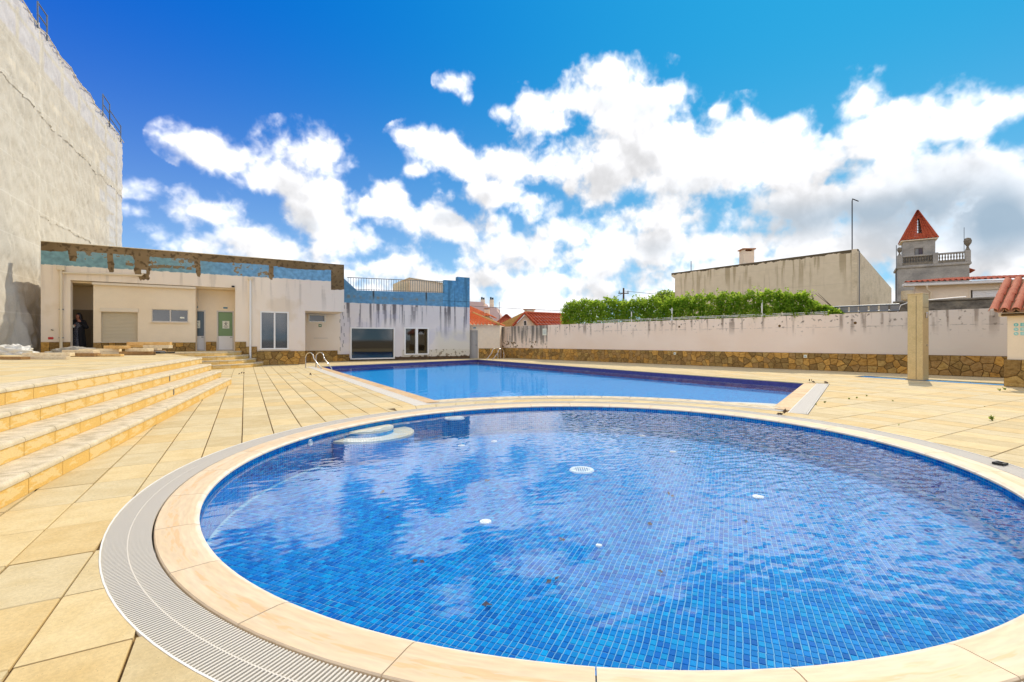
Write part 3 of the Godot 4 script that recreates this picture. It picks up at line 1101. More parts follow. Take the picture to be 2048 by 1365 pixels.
# ---------------------------------------------------------------- pools
func water_sheet(outline: PackedVector2Array, level: float, cell: float, calm: Callable, sd: int) -> ArrayMesh:
	# a water surface with real ripples, cut to OUTLINE; CALM(p) gives the height of the ripples there
	var na := FastNoiseLite.new()
	na.seed = sd
	na.frequency = 1.0
	na.fractal_octaves = 2
	var lo := outline[0]
	var hi := outline[0]
	for p in outline:
		lo = lo.min(p)
		hi = hi.max(p)
	var nx := int((hi.x - lo.x) / cell) + 2
	var nz := int((hi.y - lo.y) / cell) + 2
	var ht := PackedFloat32Array()
	ht.resize((nx + 1) * (nz + 1))
	for j in nz + 1:
		for i in nx + 1:
			var p := lo + Vector2(i - 0.5, j - 0.5) * cell
			var amp: float = calm.call(p)
			# ripples run across the breeze, so they are longer one way than the other
			var q := Vector2(p.dot(Vector2(0.93, 0.37)), p.dot(Vector2(-0.37, 0.93)))
			ht[j * (nx + 1) + i] = amp * (na.get_noise_2d(q.x * 4.6, q.y * 11.0) + 0.40 * na.get_noise_2d(q.x * 12.0 + 50.0, q.y * 25.0)) + 0.0016 * na.get_noise_2d(q.x * 0.8 + 9.0, q.y * 1.3)
	var b := MB.new()
	var uvz := Vector2.ZERO
	for j in nz:
		for i in nx:
			var p := lo + Vector2(i - 0.5, j - 0.5) * cell
			var k := j * (nx + 1) + i
			var in4 := 0
			var cs := [p, p + Vector2(cell, 0), p + Vector2(cell, cell), p + Vector2(0, cell)]
			for q in cs:
				in4 += 1 if Geometry2D.is_point_in_polygon(q, outline) else 0
			if in4 == 0:
				continue
			var hs := [ht[k], ht[k + 1], ht[k + nx + 2], ht[k + nx + 1]]
			var ns := []
			var o := [[0, 0], [1, 0], [1, 1], [0, 1]]
			for m in 4:
				var ci: int = i + o[m][0]
				var cj: int = j + o[m][1]
				var gx := (ht[cj * (nx + 1) + mini(ci + 1, nx)] - ht[cj * (nx + 1) + maxi(ci - 1, 0)]) / (2.0 * cell)
				var gz := (ht[mini(cj + 1, nz) * (nx + 1) + ci] - ht[maxi(cj - 1, 0) * (nx + 1) + ci]) / (2.0 * cell)
				ns.append(Vector3(-gx, 1.0, gz).normalized())
			var q0 := V(cs[0], level + hs[0])
			var q1 := V(cs[1], level + hs[1])
			var q2 := V(cs[2], level + hs[2])
			var q3 := V(cs[3], level + hs[3])
			b.tri_n(q0, q1, q2, ns[0], ns[1], ns[2], uvz, uvz, uvz)
			b.tri_n(q0, q2, q3, ns[0], ns[2], ns[3], uvz, uvz, uvz)
	return b.mesh()


func many(parent: Node, called: String, mesh: Mesh, m: Material, where: Array, colours := []) -> void:
	var mm := MultiMesh.new()
	mm.transform_format = MultiMesh.TRANSFORM_3D
	mm.use_colors = colours.size() > 0
	mm.mesh = mesh
	mm.instance_count = where.size()
	for i in where.size():
		mm.set_instance_transform(i, where[i])
		if colours.size():
			mm.set_instance_color(i, colours[i])
	var o := MultiMeshInstance3D.new()
	o.name = called
	o.multimesh = mm
	o.material_override = m
	o.set_meta("kind", "stuff")
	parent.add_child(o)


func tile_mesh(w: float, d: float) -> ArrayMesh:
	# one mosaic tile, face up at y = 0, with sloped rims
	var b := MB.new()
	var h := w * 0.5
	var g := d * 0.5
	var i := h - 0.0025
	var k2 := g - 0.0025
	var y := -0.0025
	b.quad(Vector3(-i, 0, k2), Vector3(i, 0, k2), Vector3(i, 0, -k2), Vector3(-i, 0, -k2))
	var c := [Vector3(-h, y, g), Vector3(h, y, g), Vector3(h, y, -g), Vector3(-h, y, -g)]
	var t := [Vector3(-i, 0, k2), Vector3(i, 0, k2), Vector3(i, 0, -k2), Vector3(-i, 0, -k2)]
	for k in 4:
		var l := (k + 1) % 4
		b.quad_out(c[k], c[l], t[l], t[k], c[k] + c[l] + Vector3.UP * 0.02)
		b.quad_out(c[k] + Vector3(0, -0.004, 0), c[l] + Vector3(0, -0.004, 0), c[l], c[k], c[k] + c[l])
	return b.mesh()


const FLOOR := -0.46
const LEVEL := -0.075


func build_round_pool() -> void:
	var pool := thing("round_pool", "round swimming pool lined with blue mosaic, in front of the larger pool", "pool", V(POOL))
	var rng := RandomNumberGenerator.new()
	rng.seed = 77
	# basin
	var b := MB.new()
	var k := 128
	for i in k:
		var a := TAU * i / k
		var c := TAU * (i + 1) / k
		var pa := Vector3(sin(a), 0, -cos(a)) * (R_WATER + 0.018)
		var pc := Vector3(sin(c), 0, -cos(c)) * (R_WATER + 0.018)
		b.quad_out(pa + Vector3(0, FLOOR - 0.004, 0), pc + Vector3(0, FLOOR - 0.004, 0), pc + Vector3(0, -0.035, 0), pa + Vector3(0, -0.035, 0), -pa)
		b.tri_out(Vector3(0, FLOOR - 0.004, 0), pa + Vector3(0, FLOOR - 0.004, 0), pc + Vector3(0, FLOOR - 0.004, 0), Vector3.UP)
	part(pool, "basin", b.mesh(), M.grout)
	# mosaic on the floor, laid at an angle to the paving
	var pitch := 0.037
	var deepth := 0.051  # longer than wide, standing in for refraction through the water
	var tm := tile_mesh(pitch - 0.005, deepth - 0.005)
	var spots := []
	var turn := Basis(Vector3.UP, -0.38)
	var n := int(R_WATER / pitch) + 2
	var waver_noise := FastNoiseLite.new()     # refraction put into the shape: rows waver a few millimetres
	waver_noise.seed = 12
	waver_noise.frequency = 1.6
	for j in range(-n, n):
		for i in range(-n, n):
			var q: Vector3 = turn * Vector3(i * pitch, FLOOR, j * deepth)
			q += Vector3(waver_noise.get_noise_2d(q.x, q.z), 0, waver_noise.get_noise_2d(q.x + 40.0, q.z)) * 0.009
			if Vector2(q.x, q.z).length() < R_WATER - 0.005:
				var w := Vector2(q.x + POOL.x, POOL.y - q.z)
				spots.append([seen_size(w, FLOOR) if w.y > 2.55 else 90.0 - w.y, Transform3D(turn * Basis(Vector3(1, 0, 0), rng.randf_range(-0.02, 0.02)), q)])
	spots.sort_custom(func(p, q): return p[0] < q[0])
	var patch := FastNoiseLite.new()
	patch.seed = 6
	patch.frequency = 0.5
	var where := []
	var cols := []
	for s in spots.size():
		var tf: Transform3D = spots[s][1]
		var id := rng.randi() % 8
		if s < 300:
			part(pool, "mosaic_tile", tm, M["mosaic%d" % id]).transform = tf
		else:
			var c: Color = M.blues[id]
			where.append(tf)
			cols.append(c * rng.randf_range(0.85, 1.15))
	many(pool, "floor_mosaic", tm, M.mosaic_many, where, cols)
	# mosaic on the wall
	tm = tile_mesh(pitch - 0.005, pitch - 0.005)
	where = []
	cols = []
	var rows := int((-0.036 - FLOOR) / pitch)
	var per := int(TAU * R_WATER / pitch)
	for r in rows:
		for i in per:
			var a := TAU * i / per
			var up := Basis(Vector3(cos(a), 0, sin(a)), -Vector3(sin(a), 0, -cos(a)), Vector3(0, 1, 0))
			where.append(Transform3D(up, Vector3(sin(a), 0, -cos(a)) * (R_WATER + 0.012) + Vector3(0, -0.04 - (r + 0.5) * pitch, 0)))
			cols.append((M.blues[rng.randi() % 8] as Color) * rng.randf_range(0.85, 1.1))
	many(pool, "wall_mosaic", tm, M.mosaic_many, where, cols)
	# coping stones
	var seg := TAU / 31.0
	for i in 31:
		var a0 := PI - deg_to_rad(5.5) + seg * i + 0.0008
		var a1 := a0 + seg - 0.0016
		var m := MB.new()
		var dip := 0.012     # the inner nose hangs a little over the water
		var prof := [Vector2(R_COPING - 0.004, -0.045), Vector2(R_COPING - 0.004, -0.006), Vector2(R_COPING - 0.010, 0.0), Vector2(R_WATER + 0.05, -0.004), Vector2(R_WATER + 0.015, -0.009), Vector2(R_WATER - dip, -0.022), Vector2(R_WATER - dip, -0.036), Vector2(R_WATER, -0.045)]
		var sub := 6
		for s in sub:
			var b0 := lerpf(a0, a1, float(s) / sub)
			var b1 := lerpf(a0, a1, float(s + 1) / sub)
			for p in prof.size() - 1:
				var u: Vector2 = prof[p]
				var w: Vector2 = prof[p + 1]
				var d0 := Vector3(sin(b0), 0, -cos(b0))
				var d1 := Vector3(sin(b1), 0, -cos(b1))
				var base := m.v.size()
				m.quad_out(d0 * u.x + Vector3(0, u.y, 0), d1 * u.x + Vector3(0, u.y, 0), d1 * w.x + Vector3(0, w.y, 0), d0 * w.x + Vector3(0, w.y, 0), (d0 + d1) * (w.y - u.y) + Vector3.UP * (u.x - w.x) * 2.0)
				for e in range(base, m.v.size()):
					var rad := Vector2(m.v[e].x, m.v[e].z).length()
					var an := atan2(m.v[e].x, -m.v[e].z)
					m.t[e] = Vector2(wrapf(an - b0 + 1.0, -PI, PI) * 0.0 + (b0 if absf(wrapf(an - b0, -PI, PI)) < absf(wrapf(an - b1, -PI, PI)) else b1) * 0.65 + i * 0.137, 1.0 - clampf((R_COPING - rad) / (R_COPING - R_WATER), 0.0, 1.0))
		for e in [a0, a1]:
			var d := Vector3(sin(e), 0, -cos(e))
			for p in range(1, prof.size() - 1):
				m.tri_out(d * prof[0].x + Vector3(0, prof[0].y, 0), d * prof[p].x + Vector3(0, prof[p].y, 0), d * prof[p + 1].x + Vector3(0, prof[p + 1].y, 0), Vector3(cos(e), 0, sin(e)) * (1.0 if e == a1 else -1.0))
		part(pool, "coping_stone", m.mesh(), M.coping)
	# overflow channel under the grate
	b = MB.new()
	for i in k:
		var a := TAU * i / k
		var c := TAU * (i + 1) / k
		var da := Vector3(sin(a), 0, -cos(a))
		var dc := Vector3(sin(c), 0, -cos(c))
		b.quad_out(da * R_COPING + Vector3(0, -0.16, 0), dc * R_COPING + Vector3(0, -0.16, 0), dc * R_GRATE + Vector3(0, -0.16, 0), da * R_GRATE + Vector3(0, -0.16, 0), Vector3.UP)
		b.quad_out(da * R_GRATE + Vector3(0, -0.16, 0), dc * R_GRATE + Vector3(0, -0.16, 0), dc * R_GRATE + Vector3(0, -0.03, 0), da * R_GRATE + Vector3(0, -0.03, 0), -da)
		b.quad_out(da * (R_COPING - 0.002) + Vector3(0, -0.16, 0), dc * (R_COPING - 0.002) + Vector3(0, -0.16, 0), dc * (R_COPING - 0.002) + Vector3(0, -0.04, 0), da * (R_COPING - 0.002) + Vector3(0, -0.04, 0), da)
	part(pool, "overflow_channel", b.mesh(), M.channel)
	grate_ring(pool, R_COPING + 0.006, R_GRATE - 0.009, 0.0, TAU, true)
	# rim that holds the grate
	b = MB.new()
	for i in 160:
		var a := TAU * i / 160
		var c := TAU * (i + 1) / 160
		var da := Vector3(sin(a), 0, -cos(a))
		var dc := Vector3(sin(c), 0, -cos(c))
		for q in [[R_GRATE - 0.009, 0.002, R_GRATE - 0.001, 0.002, Vector3.UP], [R_GRATE - 0.001, 0.002, R_GRATE - 0.001, -0.03, da], [R_GRATE - 0.009, -0.03, R_GRATE - 0.009, 0.002, -da]]:
			b.quad_out(da * q[0] + Vector3(0, q[1], 0), dc * q[0] + Vector3(0, q[1], 0), dc * q[2] + Vector3(0, q[3], 0), da * q[2] + Vector3(0, q[3], 0), q[4])
	part(pool, "grate_rim", b.mesh(), M.plastic_white)
	# half-round entry steps on the far left
	var ed := Vector2(-3.13, 1.8).normalized()
	var foot := ed * (R_WATER + 0.01)
	for st in [[0.36, -0.10], [0.66, -0.18]]:
		var poly := PackedVector2Array()
		for p in cut(circle_poly(foot, st[0], 48), [circle_poly(Vector2.ZERO, R_WATER + 0.005, 128)], []):
			if p.size() > poly.size():
				poly = p
		var m := MB.new()
		m.prism(poly, Vector3.ZERO, Vector3(1, 0, 0), Vector3(0, 0, -1), Vector3.UP, FLOOR, st[1] - 0.03)
		part(pool, "step_riser", m.mesh(), M.mosaic_far)
		part(pool, "step_tread", flat_prism(poly, st[1] - 0.03, st[1]), M.step_pale)
	# floor inlets, the drain and the wall fittings
	for q in [[-0.47, 4.37, 0.055], [2.34, 5.06, 0.06], [-1.19, 7.53, 0.055], [-0.70, 7.84, 0.05], [1.83, 8.30, 0.055], [0.50, 3.86, 0.026], [2.02, 7.1, 0.05]]:
		var m := MB.new()
		m.lathe([Vector2(0.0, 0.012), Vector2(float(q[2]) * 0.5, 0.012), Vector2(float(q[2]) * 0.62, 0.006), Vector2(float(q[2]) * 0.95, 0.010), Vector2(q[2], 0.0)], Vector3(float(q[0]) - POOL.x, FLOOR, POOL.y - float(q[1])), 20)
		part(pool, "floor_inlet", m.mesh(), M.fitting)
	var dr := MB.new()
	var dc0 := Vector3(0.57 - POOL.x, FLOOR, POOL.y - 6.11)
	dr.lathe([Vector2(0.10, 0.014), Vector2(0.15, 0.012), Vector2(0.16, 0.0)], dc0, 28)
	for i in 9:
		var off := (i - 4) * 0.028
		var half := sqrt(maxf(0.0, 0.15 * 0.15 - off * off))
		dr.box(dc0 + Vector3(off, 0.010, 0), Vector3(0.017, 0.008, half * 2.0))
	part(pool, "floor_drain", dr.mesh(), M.fitting)
	for q in [[-1.35, 0.045, -0.11], [2.62, 0.045, -0.12]]:
		var a: float = q[0]
		var m := MB.new()
		m.lathe([Vector2(0.0, 0.012), Vector2(0.018, 0.012), Vector2(0.022, 0.004), Vector2(0.036, 0.012), Vector2(q[1], 0.0)], Vector3.ZERO, 18)
		var o := part(pool, "wall_inlet", m.mesh(), M.fitting)
		o.transform = Transform3D(Basis(Vector3(cos(a), 0, sin(a)), -Vector3(sin(a), 0, -cos(a)), Vector3(0, 1, 0)), Vector3(sin(a), 0, -cos(a)) * (R_WATER + 0.008) + Vector3(0, q[2], 0))
	var la := atan2(-2.05, 2.85)
	var lamp := MB.new()
	lamp.lathe([Vector2(0.0, 0.015), Vector2(0.09, 0.015), Vector2(0.11, 0.005), Vector2(0.16, 0.02), Vector2(0.17, 0.0)], Vector3(sin(la), 0, -cos(la)) * (R_WATER - 0.16) + Vector3(0, -0.13, 0), 24)
	part(pool, "round_inlet_cover", lamp.mesh(), M.fitting)
	# water: a breeze roughens the right-hand half, the left lies still
	var w := structure("pool_water", water_sheet(circle_poly(POOL, R_WATER + 0.02, 128), LEVEL, 0.023, func(p):
		return 0.0005 + 0.0050 * smoothstep(-1.2, 2.6, (p.x - POOL.x) + 0.15 * (p.y - POOL.y)), 3), M.water)
	w.set_meta("kind", "structure")


func grate_ring(parent: Node, r0: float, r1: float, a0: float, a1: float, single: bool) -> void:
	var len := r1 - r0
	var mid := (r0 + r1) * 0.5
	var b := MB.new()
	b.box(Vector3.ZERO, Vector3(0.0088, 0.018, len), 0.0012)
	var slat := b.mesh()
	var num := int((a1 - a0) * mid / 0.0196)
	var spots := []
	for i in num:
		var a := a0 + (a1 - a0) * (i + 0.5) / num
		var q := Vector3(sin(a), 0, -cos(a)) * mid
		var tf := Transform3D(Basis(Vector3.UP, -a), q + Vector3(0, -0.012, 0))
		var wp := Vector2(q.x + POOL.x, POOL.y - q.z)
		spots.append([seen_size(wp, 0.0), tf])
	spots.sort_custom(func(p, q): return p[0] < q[0])
	var rest := []
	for i in spots.size():
		if single and i < 300:
			part(parent, "grate_slat", slat, M.plastic_slat).transform = spots[i][1]
		else:
			rest.append(spots[i][1])
	many(parent, "grate_slats" if single else "grate_slats_curved", slat, M.plastic_slat, rest)
	# the ribs that tie the slats together
	b = MB.new()
	var k := int((a1 - a0) / 0.03)
	for i in k:
		var s := a0 + (a1 - a0) * i / k
		var e := a0 + (a1 - a0) * (i + 1) / k
		var ds := Vector3(sin(s), 0, -cos(s))
		var de := Vector3(sin(e), 0, -cos(e))
		for rr in [mid]:
			b.quad_out(ds * (rr - 0.0026) + Vector3(0, -0.0045, 0), de * (rr - 0.0026) + Vector3(0, -0.0045, 0), de * (rr + 0.0026) + Vector3(0, -0.0045, 0), ds * (rr + 0.0026) + Vector3(0, -0.0045, 0), Vector3.UP)
			b.quad_out(ds * (rr - 0.0026) + Vector3(0, -0.02, 0), de * (rr - 0.0026) + Vector3(0, -0.02, 0), de * (rr - 0.0026) + Vector3(0, -0.0045, 0), ds * (rr - 0.0026) + Vector3(0, -0.0045, 0), -ds)
			b.quad_out(ds * (rr + 0.0026) + Vector3(0, -0.02, 0), de * (rr + 0.0026) + Vector3(0, -0.02, 0), de * (rr + 0.0026) + Vector3(0, -0.0045, 0), ds * (rr + 0.0026) + Vector3(0, -0.0045, 0), ds)
	part(parent, "grate_rib", b.mesh(), M.plastic_slat)


func build_big_pool() -> void:
	var pool := thing("large_pool", "large angular blue swimming pool behind the round one", "pool", Vector3.ZERO)
	var lvl := -0.10
	var deep := -0.36
	var b := MB.new()
	for i in big_pool.size():
		var p := big_pool[i]
		var q := big_pool[(i + 1) % big_pool.size()]
		var inward := V(Vector2(-1.0, 18.0) - (p + q) * 0.5)
		b.quad_out(V(p, deep), V(q, deep), V(q, -0.03), V(p, -0.03), inward)
	# a dark violet band at the waterline of the two far sides
	for s in [[Vector2(-10.02, 22.11), Vector2(-3.76, 30.25)], [Vector2(-3.76, 30.25), Vector2(7.57, 13.52)]]:
		var inw: Vector2 = (Vector2(-1.0, 18.0) - (s[0] + s[1]) * 0.5).normalized() * 0.012
		var band := MB.new()
		band.quad_out(V(s[0] + inw, -0.30), V(s[1] + inw, -0.30), V(s[1] + inw, -0.03), V(s[0] + inw, -0.03), V(inw))
		part(pool, "waterline_band", band.mesh(), M.violet_band)
	var idx := Geometry2D.triangulate_polygon(big_pool)
	for i in range(0, idx.size(), 3):
		b.tri_out(V(big_pool[idx[i]], deep), V(big_pool[idx[i + 1]], deep), V(big_pool[idx[i + 2]], deep), Vector3.UP)
	part(pool, "basin", b.mesh(), M.mosaic_far)
	# coping stones and grates along the straight left and right sides and the curved side; plain coping along the far sides
	var inner := big_pool
	var outer := big_pool_outline(0.30)
	var edge := big_pool_outline(0.60)
	var a := Vector2(-10.02, 22.11)
	var d := Vector2(-3.76, 30.25)
	var c := Vector2(7.57, 13.52)
	var e := Vector2(4.33, 8.72)
	var bb := Vector2(-2.08, 9.64)
	var collar := Geometry2D.clip_polygons(outer, inner)
	var rng := RandomNumberGenerator.new()
	rng.seed = 19
	for side in [[a, bb, 14, true], [c, e, 7, true], [a, d, 12, false], [d, c, 24, false]]:
		var s: Vector2 = side[0]
		var t: Vector2 = side[1]
		var dirn := (t - s).normalized()
		var nrm := Vector2(-dirn.y, dirn.x)
		if nrm.dot((s + t) * 0.5 - Vector2(-0.5, 17.0)) < 0.0:
			nrm = -nrm
		var length := s.distance_to(t)
		var num: int = side[2]
		for i in num:
			var u0 := length * i / num + 0.003
			var u1 := length * (i + 1) / num - 0.003
			if i == 0:
				u0 = 0.0
			if side[3] and i == num - 1:
				u1 = length + 0.6
			var w := 0.29 if side[3] else 0.25
			var poly := PackedVector2Array([s + dirn * u0 - nrm * 0.01, s + dirn * u1 - nrm * 0.01, s + dirn * u1 + nrm * w, s + dirn * u0 + nrm * w])
			for p in cut(poly, [], [circle_poly(POOL, R_BIG - 0.29, 128)]):
				part(pool, "coping_stone", flat_prism(p, -0.05, -0.004), M.coping_brown if side[3] else M.slab1)
		if side[3]:
			# grate strip
			var bm := MB.new()
			bm.box(Vector3.ZERO, Vector3(0.011, 0.018, 0.26), 0.0015)
			var sm := bm.mesh()
			var list := []
			var u := 0.0
			while u < length + 0.7:
				var q := s + dirn * u + nrm * 0.43
				if q.distance_to(POOL) > R_STRIP + 0.05:
					list.append(Transform3D(Basis(Vector3(dirn.x, 0, -dirn.y), Vector3.UP, Vector3(dirn.x, 0, -dirn.y).cross(Vector3.UP)), V(q, -0.012)))
				u += 0.0196
			many(pool, "grate_slats_left" if s == a else "grate_slats_right", sm, M.plastic_slat, list)
			var ch := MB.new()
			for p in cut(PackedVector2Array([s + nrm * 0.285, t + dirn * 0.8 + nrm * 0.285, t + dirn * 0.8 + nrm * 0.60, s + nrm * 0.60]), [], [circle_poly(POOL, R_STRIP, 128)]):
				ch.prism(p, Vector3.ZERO, Vector3(1, 0, 0), Vector3(0, 0, -1), Vector3.UP, -0.2, -0.1)
			part(pool, "overflow_channel", ch.mesh(), M.plastic_slat)
			for o in [0.292, 0.568]:
				var pl := PackedVector2Array([s + nrm * o, t + dirn * 0.72 + nrm * o, t + dirn * 0.72 + nrm * (o + 0.012), s + nrm * (o + 0.012)])
				for p in cut(pl, [], [circle_poly(POOL, R_STRIP, 128)]):
					part(pool, "grate_rim", flat_prism(p, -0.1, 0.001), M.plastic_white)
		else:
			var bed := MB.new()
			bed.prism(PackedVector2Array([s - dirn * 0.6 + nrm * 0.25, t + dirn * 0.6 + nrm * 0.25, t + dirn * 0.6 + nrm * 0.62, s - dirn * 0.6 + nrm * 0.62]), Vector3.ZERO, Vector3(1, 0, 0), Vector3(0, 0, -1), Vector3.UP, -0.05, -0.002)
			part(pool, "edge_paving", bed.mesh(), M.slab2)
	# curved side: coping then grate, concentric with the round pool
	var aa := -0.56
	while aa < 0.83:
		var m := flat_prism(ring_poly(R_GRATE2, R_BIG + 0.01, aa, minf(aa + 0.118, 0.86), 0.02), -0.05, -0.003)
		part(pool, "coping_stone", m, M.cap)
		aa += 0.12
	var arm := thing("curved_grate", "curved white overflow grate between the two pools", "grate", V(POOL))
	grate_ring(arm, R_STRIP + 0.006, R_GRATE2 - 0.006, -0.70, 0.90, false)
	var chan := MB.new()
	chan.prism(ring_poly(R_STRIP, R_GRATE2, -0.72, 0.92, 0.02), V(-POOL), Vector3(1, 0, 0), Vector3(0, 0, -1), Vector3.UP, -0.2, -0.12)
	part(arm, "overflow_channel", chan.mesh(), M.channel)
	# a shallow pale bench under water in the right-hand corner
	var bench := PackedVector2Array()
	for p in cut(circle_poly(Vector2(4.0, 8.6), 1.9, 64), [big_pool], []):
		if p.size() > bench.size():
			bench = p
	part(pool, "submerged_bench", flat_prism(bench, deep, -0.15), M.step_pale)
	var w := structure("pool_water", water_sheet(big_pool, lvl, 0.085, func(p):
		return 0.0007 + 0.0016 * smoothstep(4.0, -2.0, absf(p.y - 12.0)), 13), M.water_far)
	w.set_meta("kind", "structure")


# ---------------------------------------------------------------- buildings
func rect(x0: float, y0: float, x1: float, y1: float) -> PackedVector2Array:
	return PackedVector2Array([Vector2(x0, y0), Vector2(x1, y0), Vector2(x1, y1), Vector2(x0, y1)])


func pierced(poly: PackedVector2Array, openings: Array, z0: float, z1: float) -> MB:
	# an upright wall panel between z0 and z1 with real openings [x0, y0, x1, y1]
	var xs := [-1000.0, 1000.0]
	for o in openings:
		xs.append(o[0])
		xs.append(o[2])
	xs.sort()
	var b := MB.new()
	for i in xs.size() - 1:
		if xs[i + 1] - xs[i] < 0.001:
			continue
		var holes := []
		for o in openings:
			if o[0] < xs[i] + 0.0005 and o[2] > xs[i + 1] - 0.0005:
				holes.append(rect(o[0] - 0.5, o[1], o[2] + 0.5, o[3]))
		for p in cut(poly, [rect(xs[i], -100, xs[i + 1], 100)], holes):
			b.prism(p, Vector3.ZERO, Vector3.RIGHT, Vector3.UP, Vector3(0, 0, 1), z0, z1)
	return b


func frame(parent: Node, called: String, x0: float, y0: float, x1: float, y1: float, z: float, w: float, d: float, m: Material) -> MeshInstance3D:
	# a rectangular frame whose outside is x0..x1, y0..y1
	var b := MB.new()
	b.box(Vector3((x0 + x1) * 0.5, y1 - w * 0.5, z), Vector3(x1 - x0, w, d), 0.004)
	b.box(Vector3((x0 + x1) * 0.5, y0 + w * 0.5, z), Vector3(x1 - x0, w, d), 0.004)
	for x in [x0 + w * 0.5, x1 - w * 0.5]:
		b.box(Vector3(x, (y0 + y1) * 0.5, z), Vector3(w, y1 - y0 - 2.0 * w, d), 0.004)
	return part(parent, called, b.mesh(), m)


func slats(parent: Node, called: String, x0: float, y0: float, x1: float, y1: float, z: float, pitch: float, m: Material) -> MeshInstance3D:
	# a roller shutter or blind: curved slats, joined (each is only a pixel or two high)
	var b := MB.new()
	var y := y0
	while y < y1 - 0.001:
		var t := minf(y + pitch, y1)
		var h := t - y
		var ps := [Vector2(y, 0.0), Vector2(y + h * 0.25, 0.010), Vector2(y + h * 0.75, 0.012), Vector2(y + h * 0.97, 0.004), Vector2(t, 0.0)]
		for i in 4:
			b.quad_out(Vector3(x0, ps[i].x, z + ps[i].y), Vector3(x1, ps[i].x, z + ps[i].y), Vector3(x1, ps[i + 1].x, z + ps[i + 1].y), Vector3(x0, ps[i + 1].x, z + ps[i + 1].y), Vector3(0, 0, 1))
		y = t
	return part(parent, called, b.mesh(), m)


func bump_at(data: PackedByteArray, w: int, h: int, x: float, y: float) -> float:
	return data[posmod(int(y), h) * w + posmod(int(x), w)] / 255.0


func club_paint() -> ImageTexture:
	# weathered front: bare concrete along the top, blue band, cream plaster, brown runs where water came down
	var na := noise_bytes(512, 512, 0.008, 5, 201)
	var nb := noise_bytes(512, 512, 0.04, 4, 202)
	var runs := [[0.95, 4.40, 0.16], [2.12, 4.06, 0.13], [3.02, 3.98, 0.16], [3.22, 3.80, 0.26], [5.15, 4.12, 0.11], [8.05, 4.18, 0.13]]
	return paint(1400, 640, func(u, v):
		var s: float = u * 11.45
		var y: float = v * 5.2
		var a := bump_at(na, 512, 512, s * 46.0, y * 46.0)
		var b := bump_at(nb, 512, 512, s * 90.0, y * 90.0)
		var st := bump_at(nb, 512, 512, s * 70.0, y * 5.0)
		var c := c8(236, 217, 188).lerp(c8(243, 228, 206), a)
		if s > 7.3:
			c = c.lerp(c8(222, 208, 194), smoothstep(7.3, 9.5, s) * 0.6)
		var grime := smoothstep(0.56, 0.80, st) * smoothstep(2.4, 4.2, y + (a - 0.5)) * (0.35 + 0.5 * smoothstep(8.0, 11.0, s))
		c = c.lerp(c8(150, 138, 124), grime * 0.7)
		c = c.lerp(c8(206, 180, 140), smoothstep(0.62, 0.8, a) * 0.3)
		var edge := 4.24 + (b - 0.5) * 0.05
		if y > edge:
			c = c8(122, 158, 158).lerp(c8(112, 160, 190), smoothstep(3.5, 7.0, s)) * (0.86 + 0.26 * b)
			c = c.lerp(c8(150, 170, 172), smoothstep(0.55, 0.75, a) * 0.6)
			if a + b * 0.5 > 0.98 or (s > 2.6 and s < 4.9 and absf(y - 4.47 + (a - 0.5) * 0.3) < 0.07 and b > 0.35):
				c = c8(132, 112, 80) * (0.8 + b * 0.4)
		var bare := 4.82 + (a - 0.5) * 0.22 + (b - 0.5) * 0.05
		if s > 10.75:
			bare = minf(bare, 4.0 + (a - 0.5) * 0.6)
		for r in runs:
			var wid: float = r[2] * (0.75 + 0.6 * b) * (0.6 + 0.4 * smoothstep(float(r[1]) - 0.05, float(r[1]) + 0.2, y))
			if absf(s - float(r[0]) + (a - 0.5) * 0.12) < wid * 0.75 and y > float(r[1]) + (b - 0.5) * 0.16:
				bare = minf(bare, y - 0.01)
		if y > bare:
			c = c8(104, 82, 50).lerp(c8(158, 132, 92), a).lerp(c8(80, 62, 36), smoothstep(0.55, 0.75, b) * 0.7)
		return c)


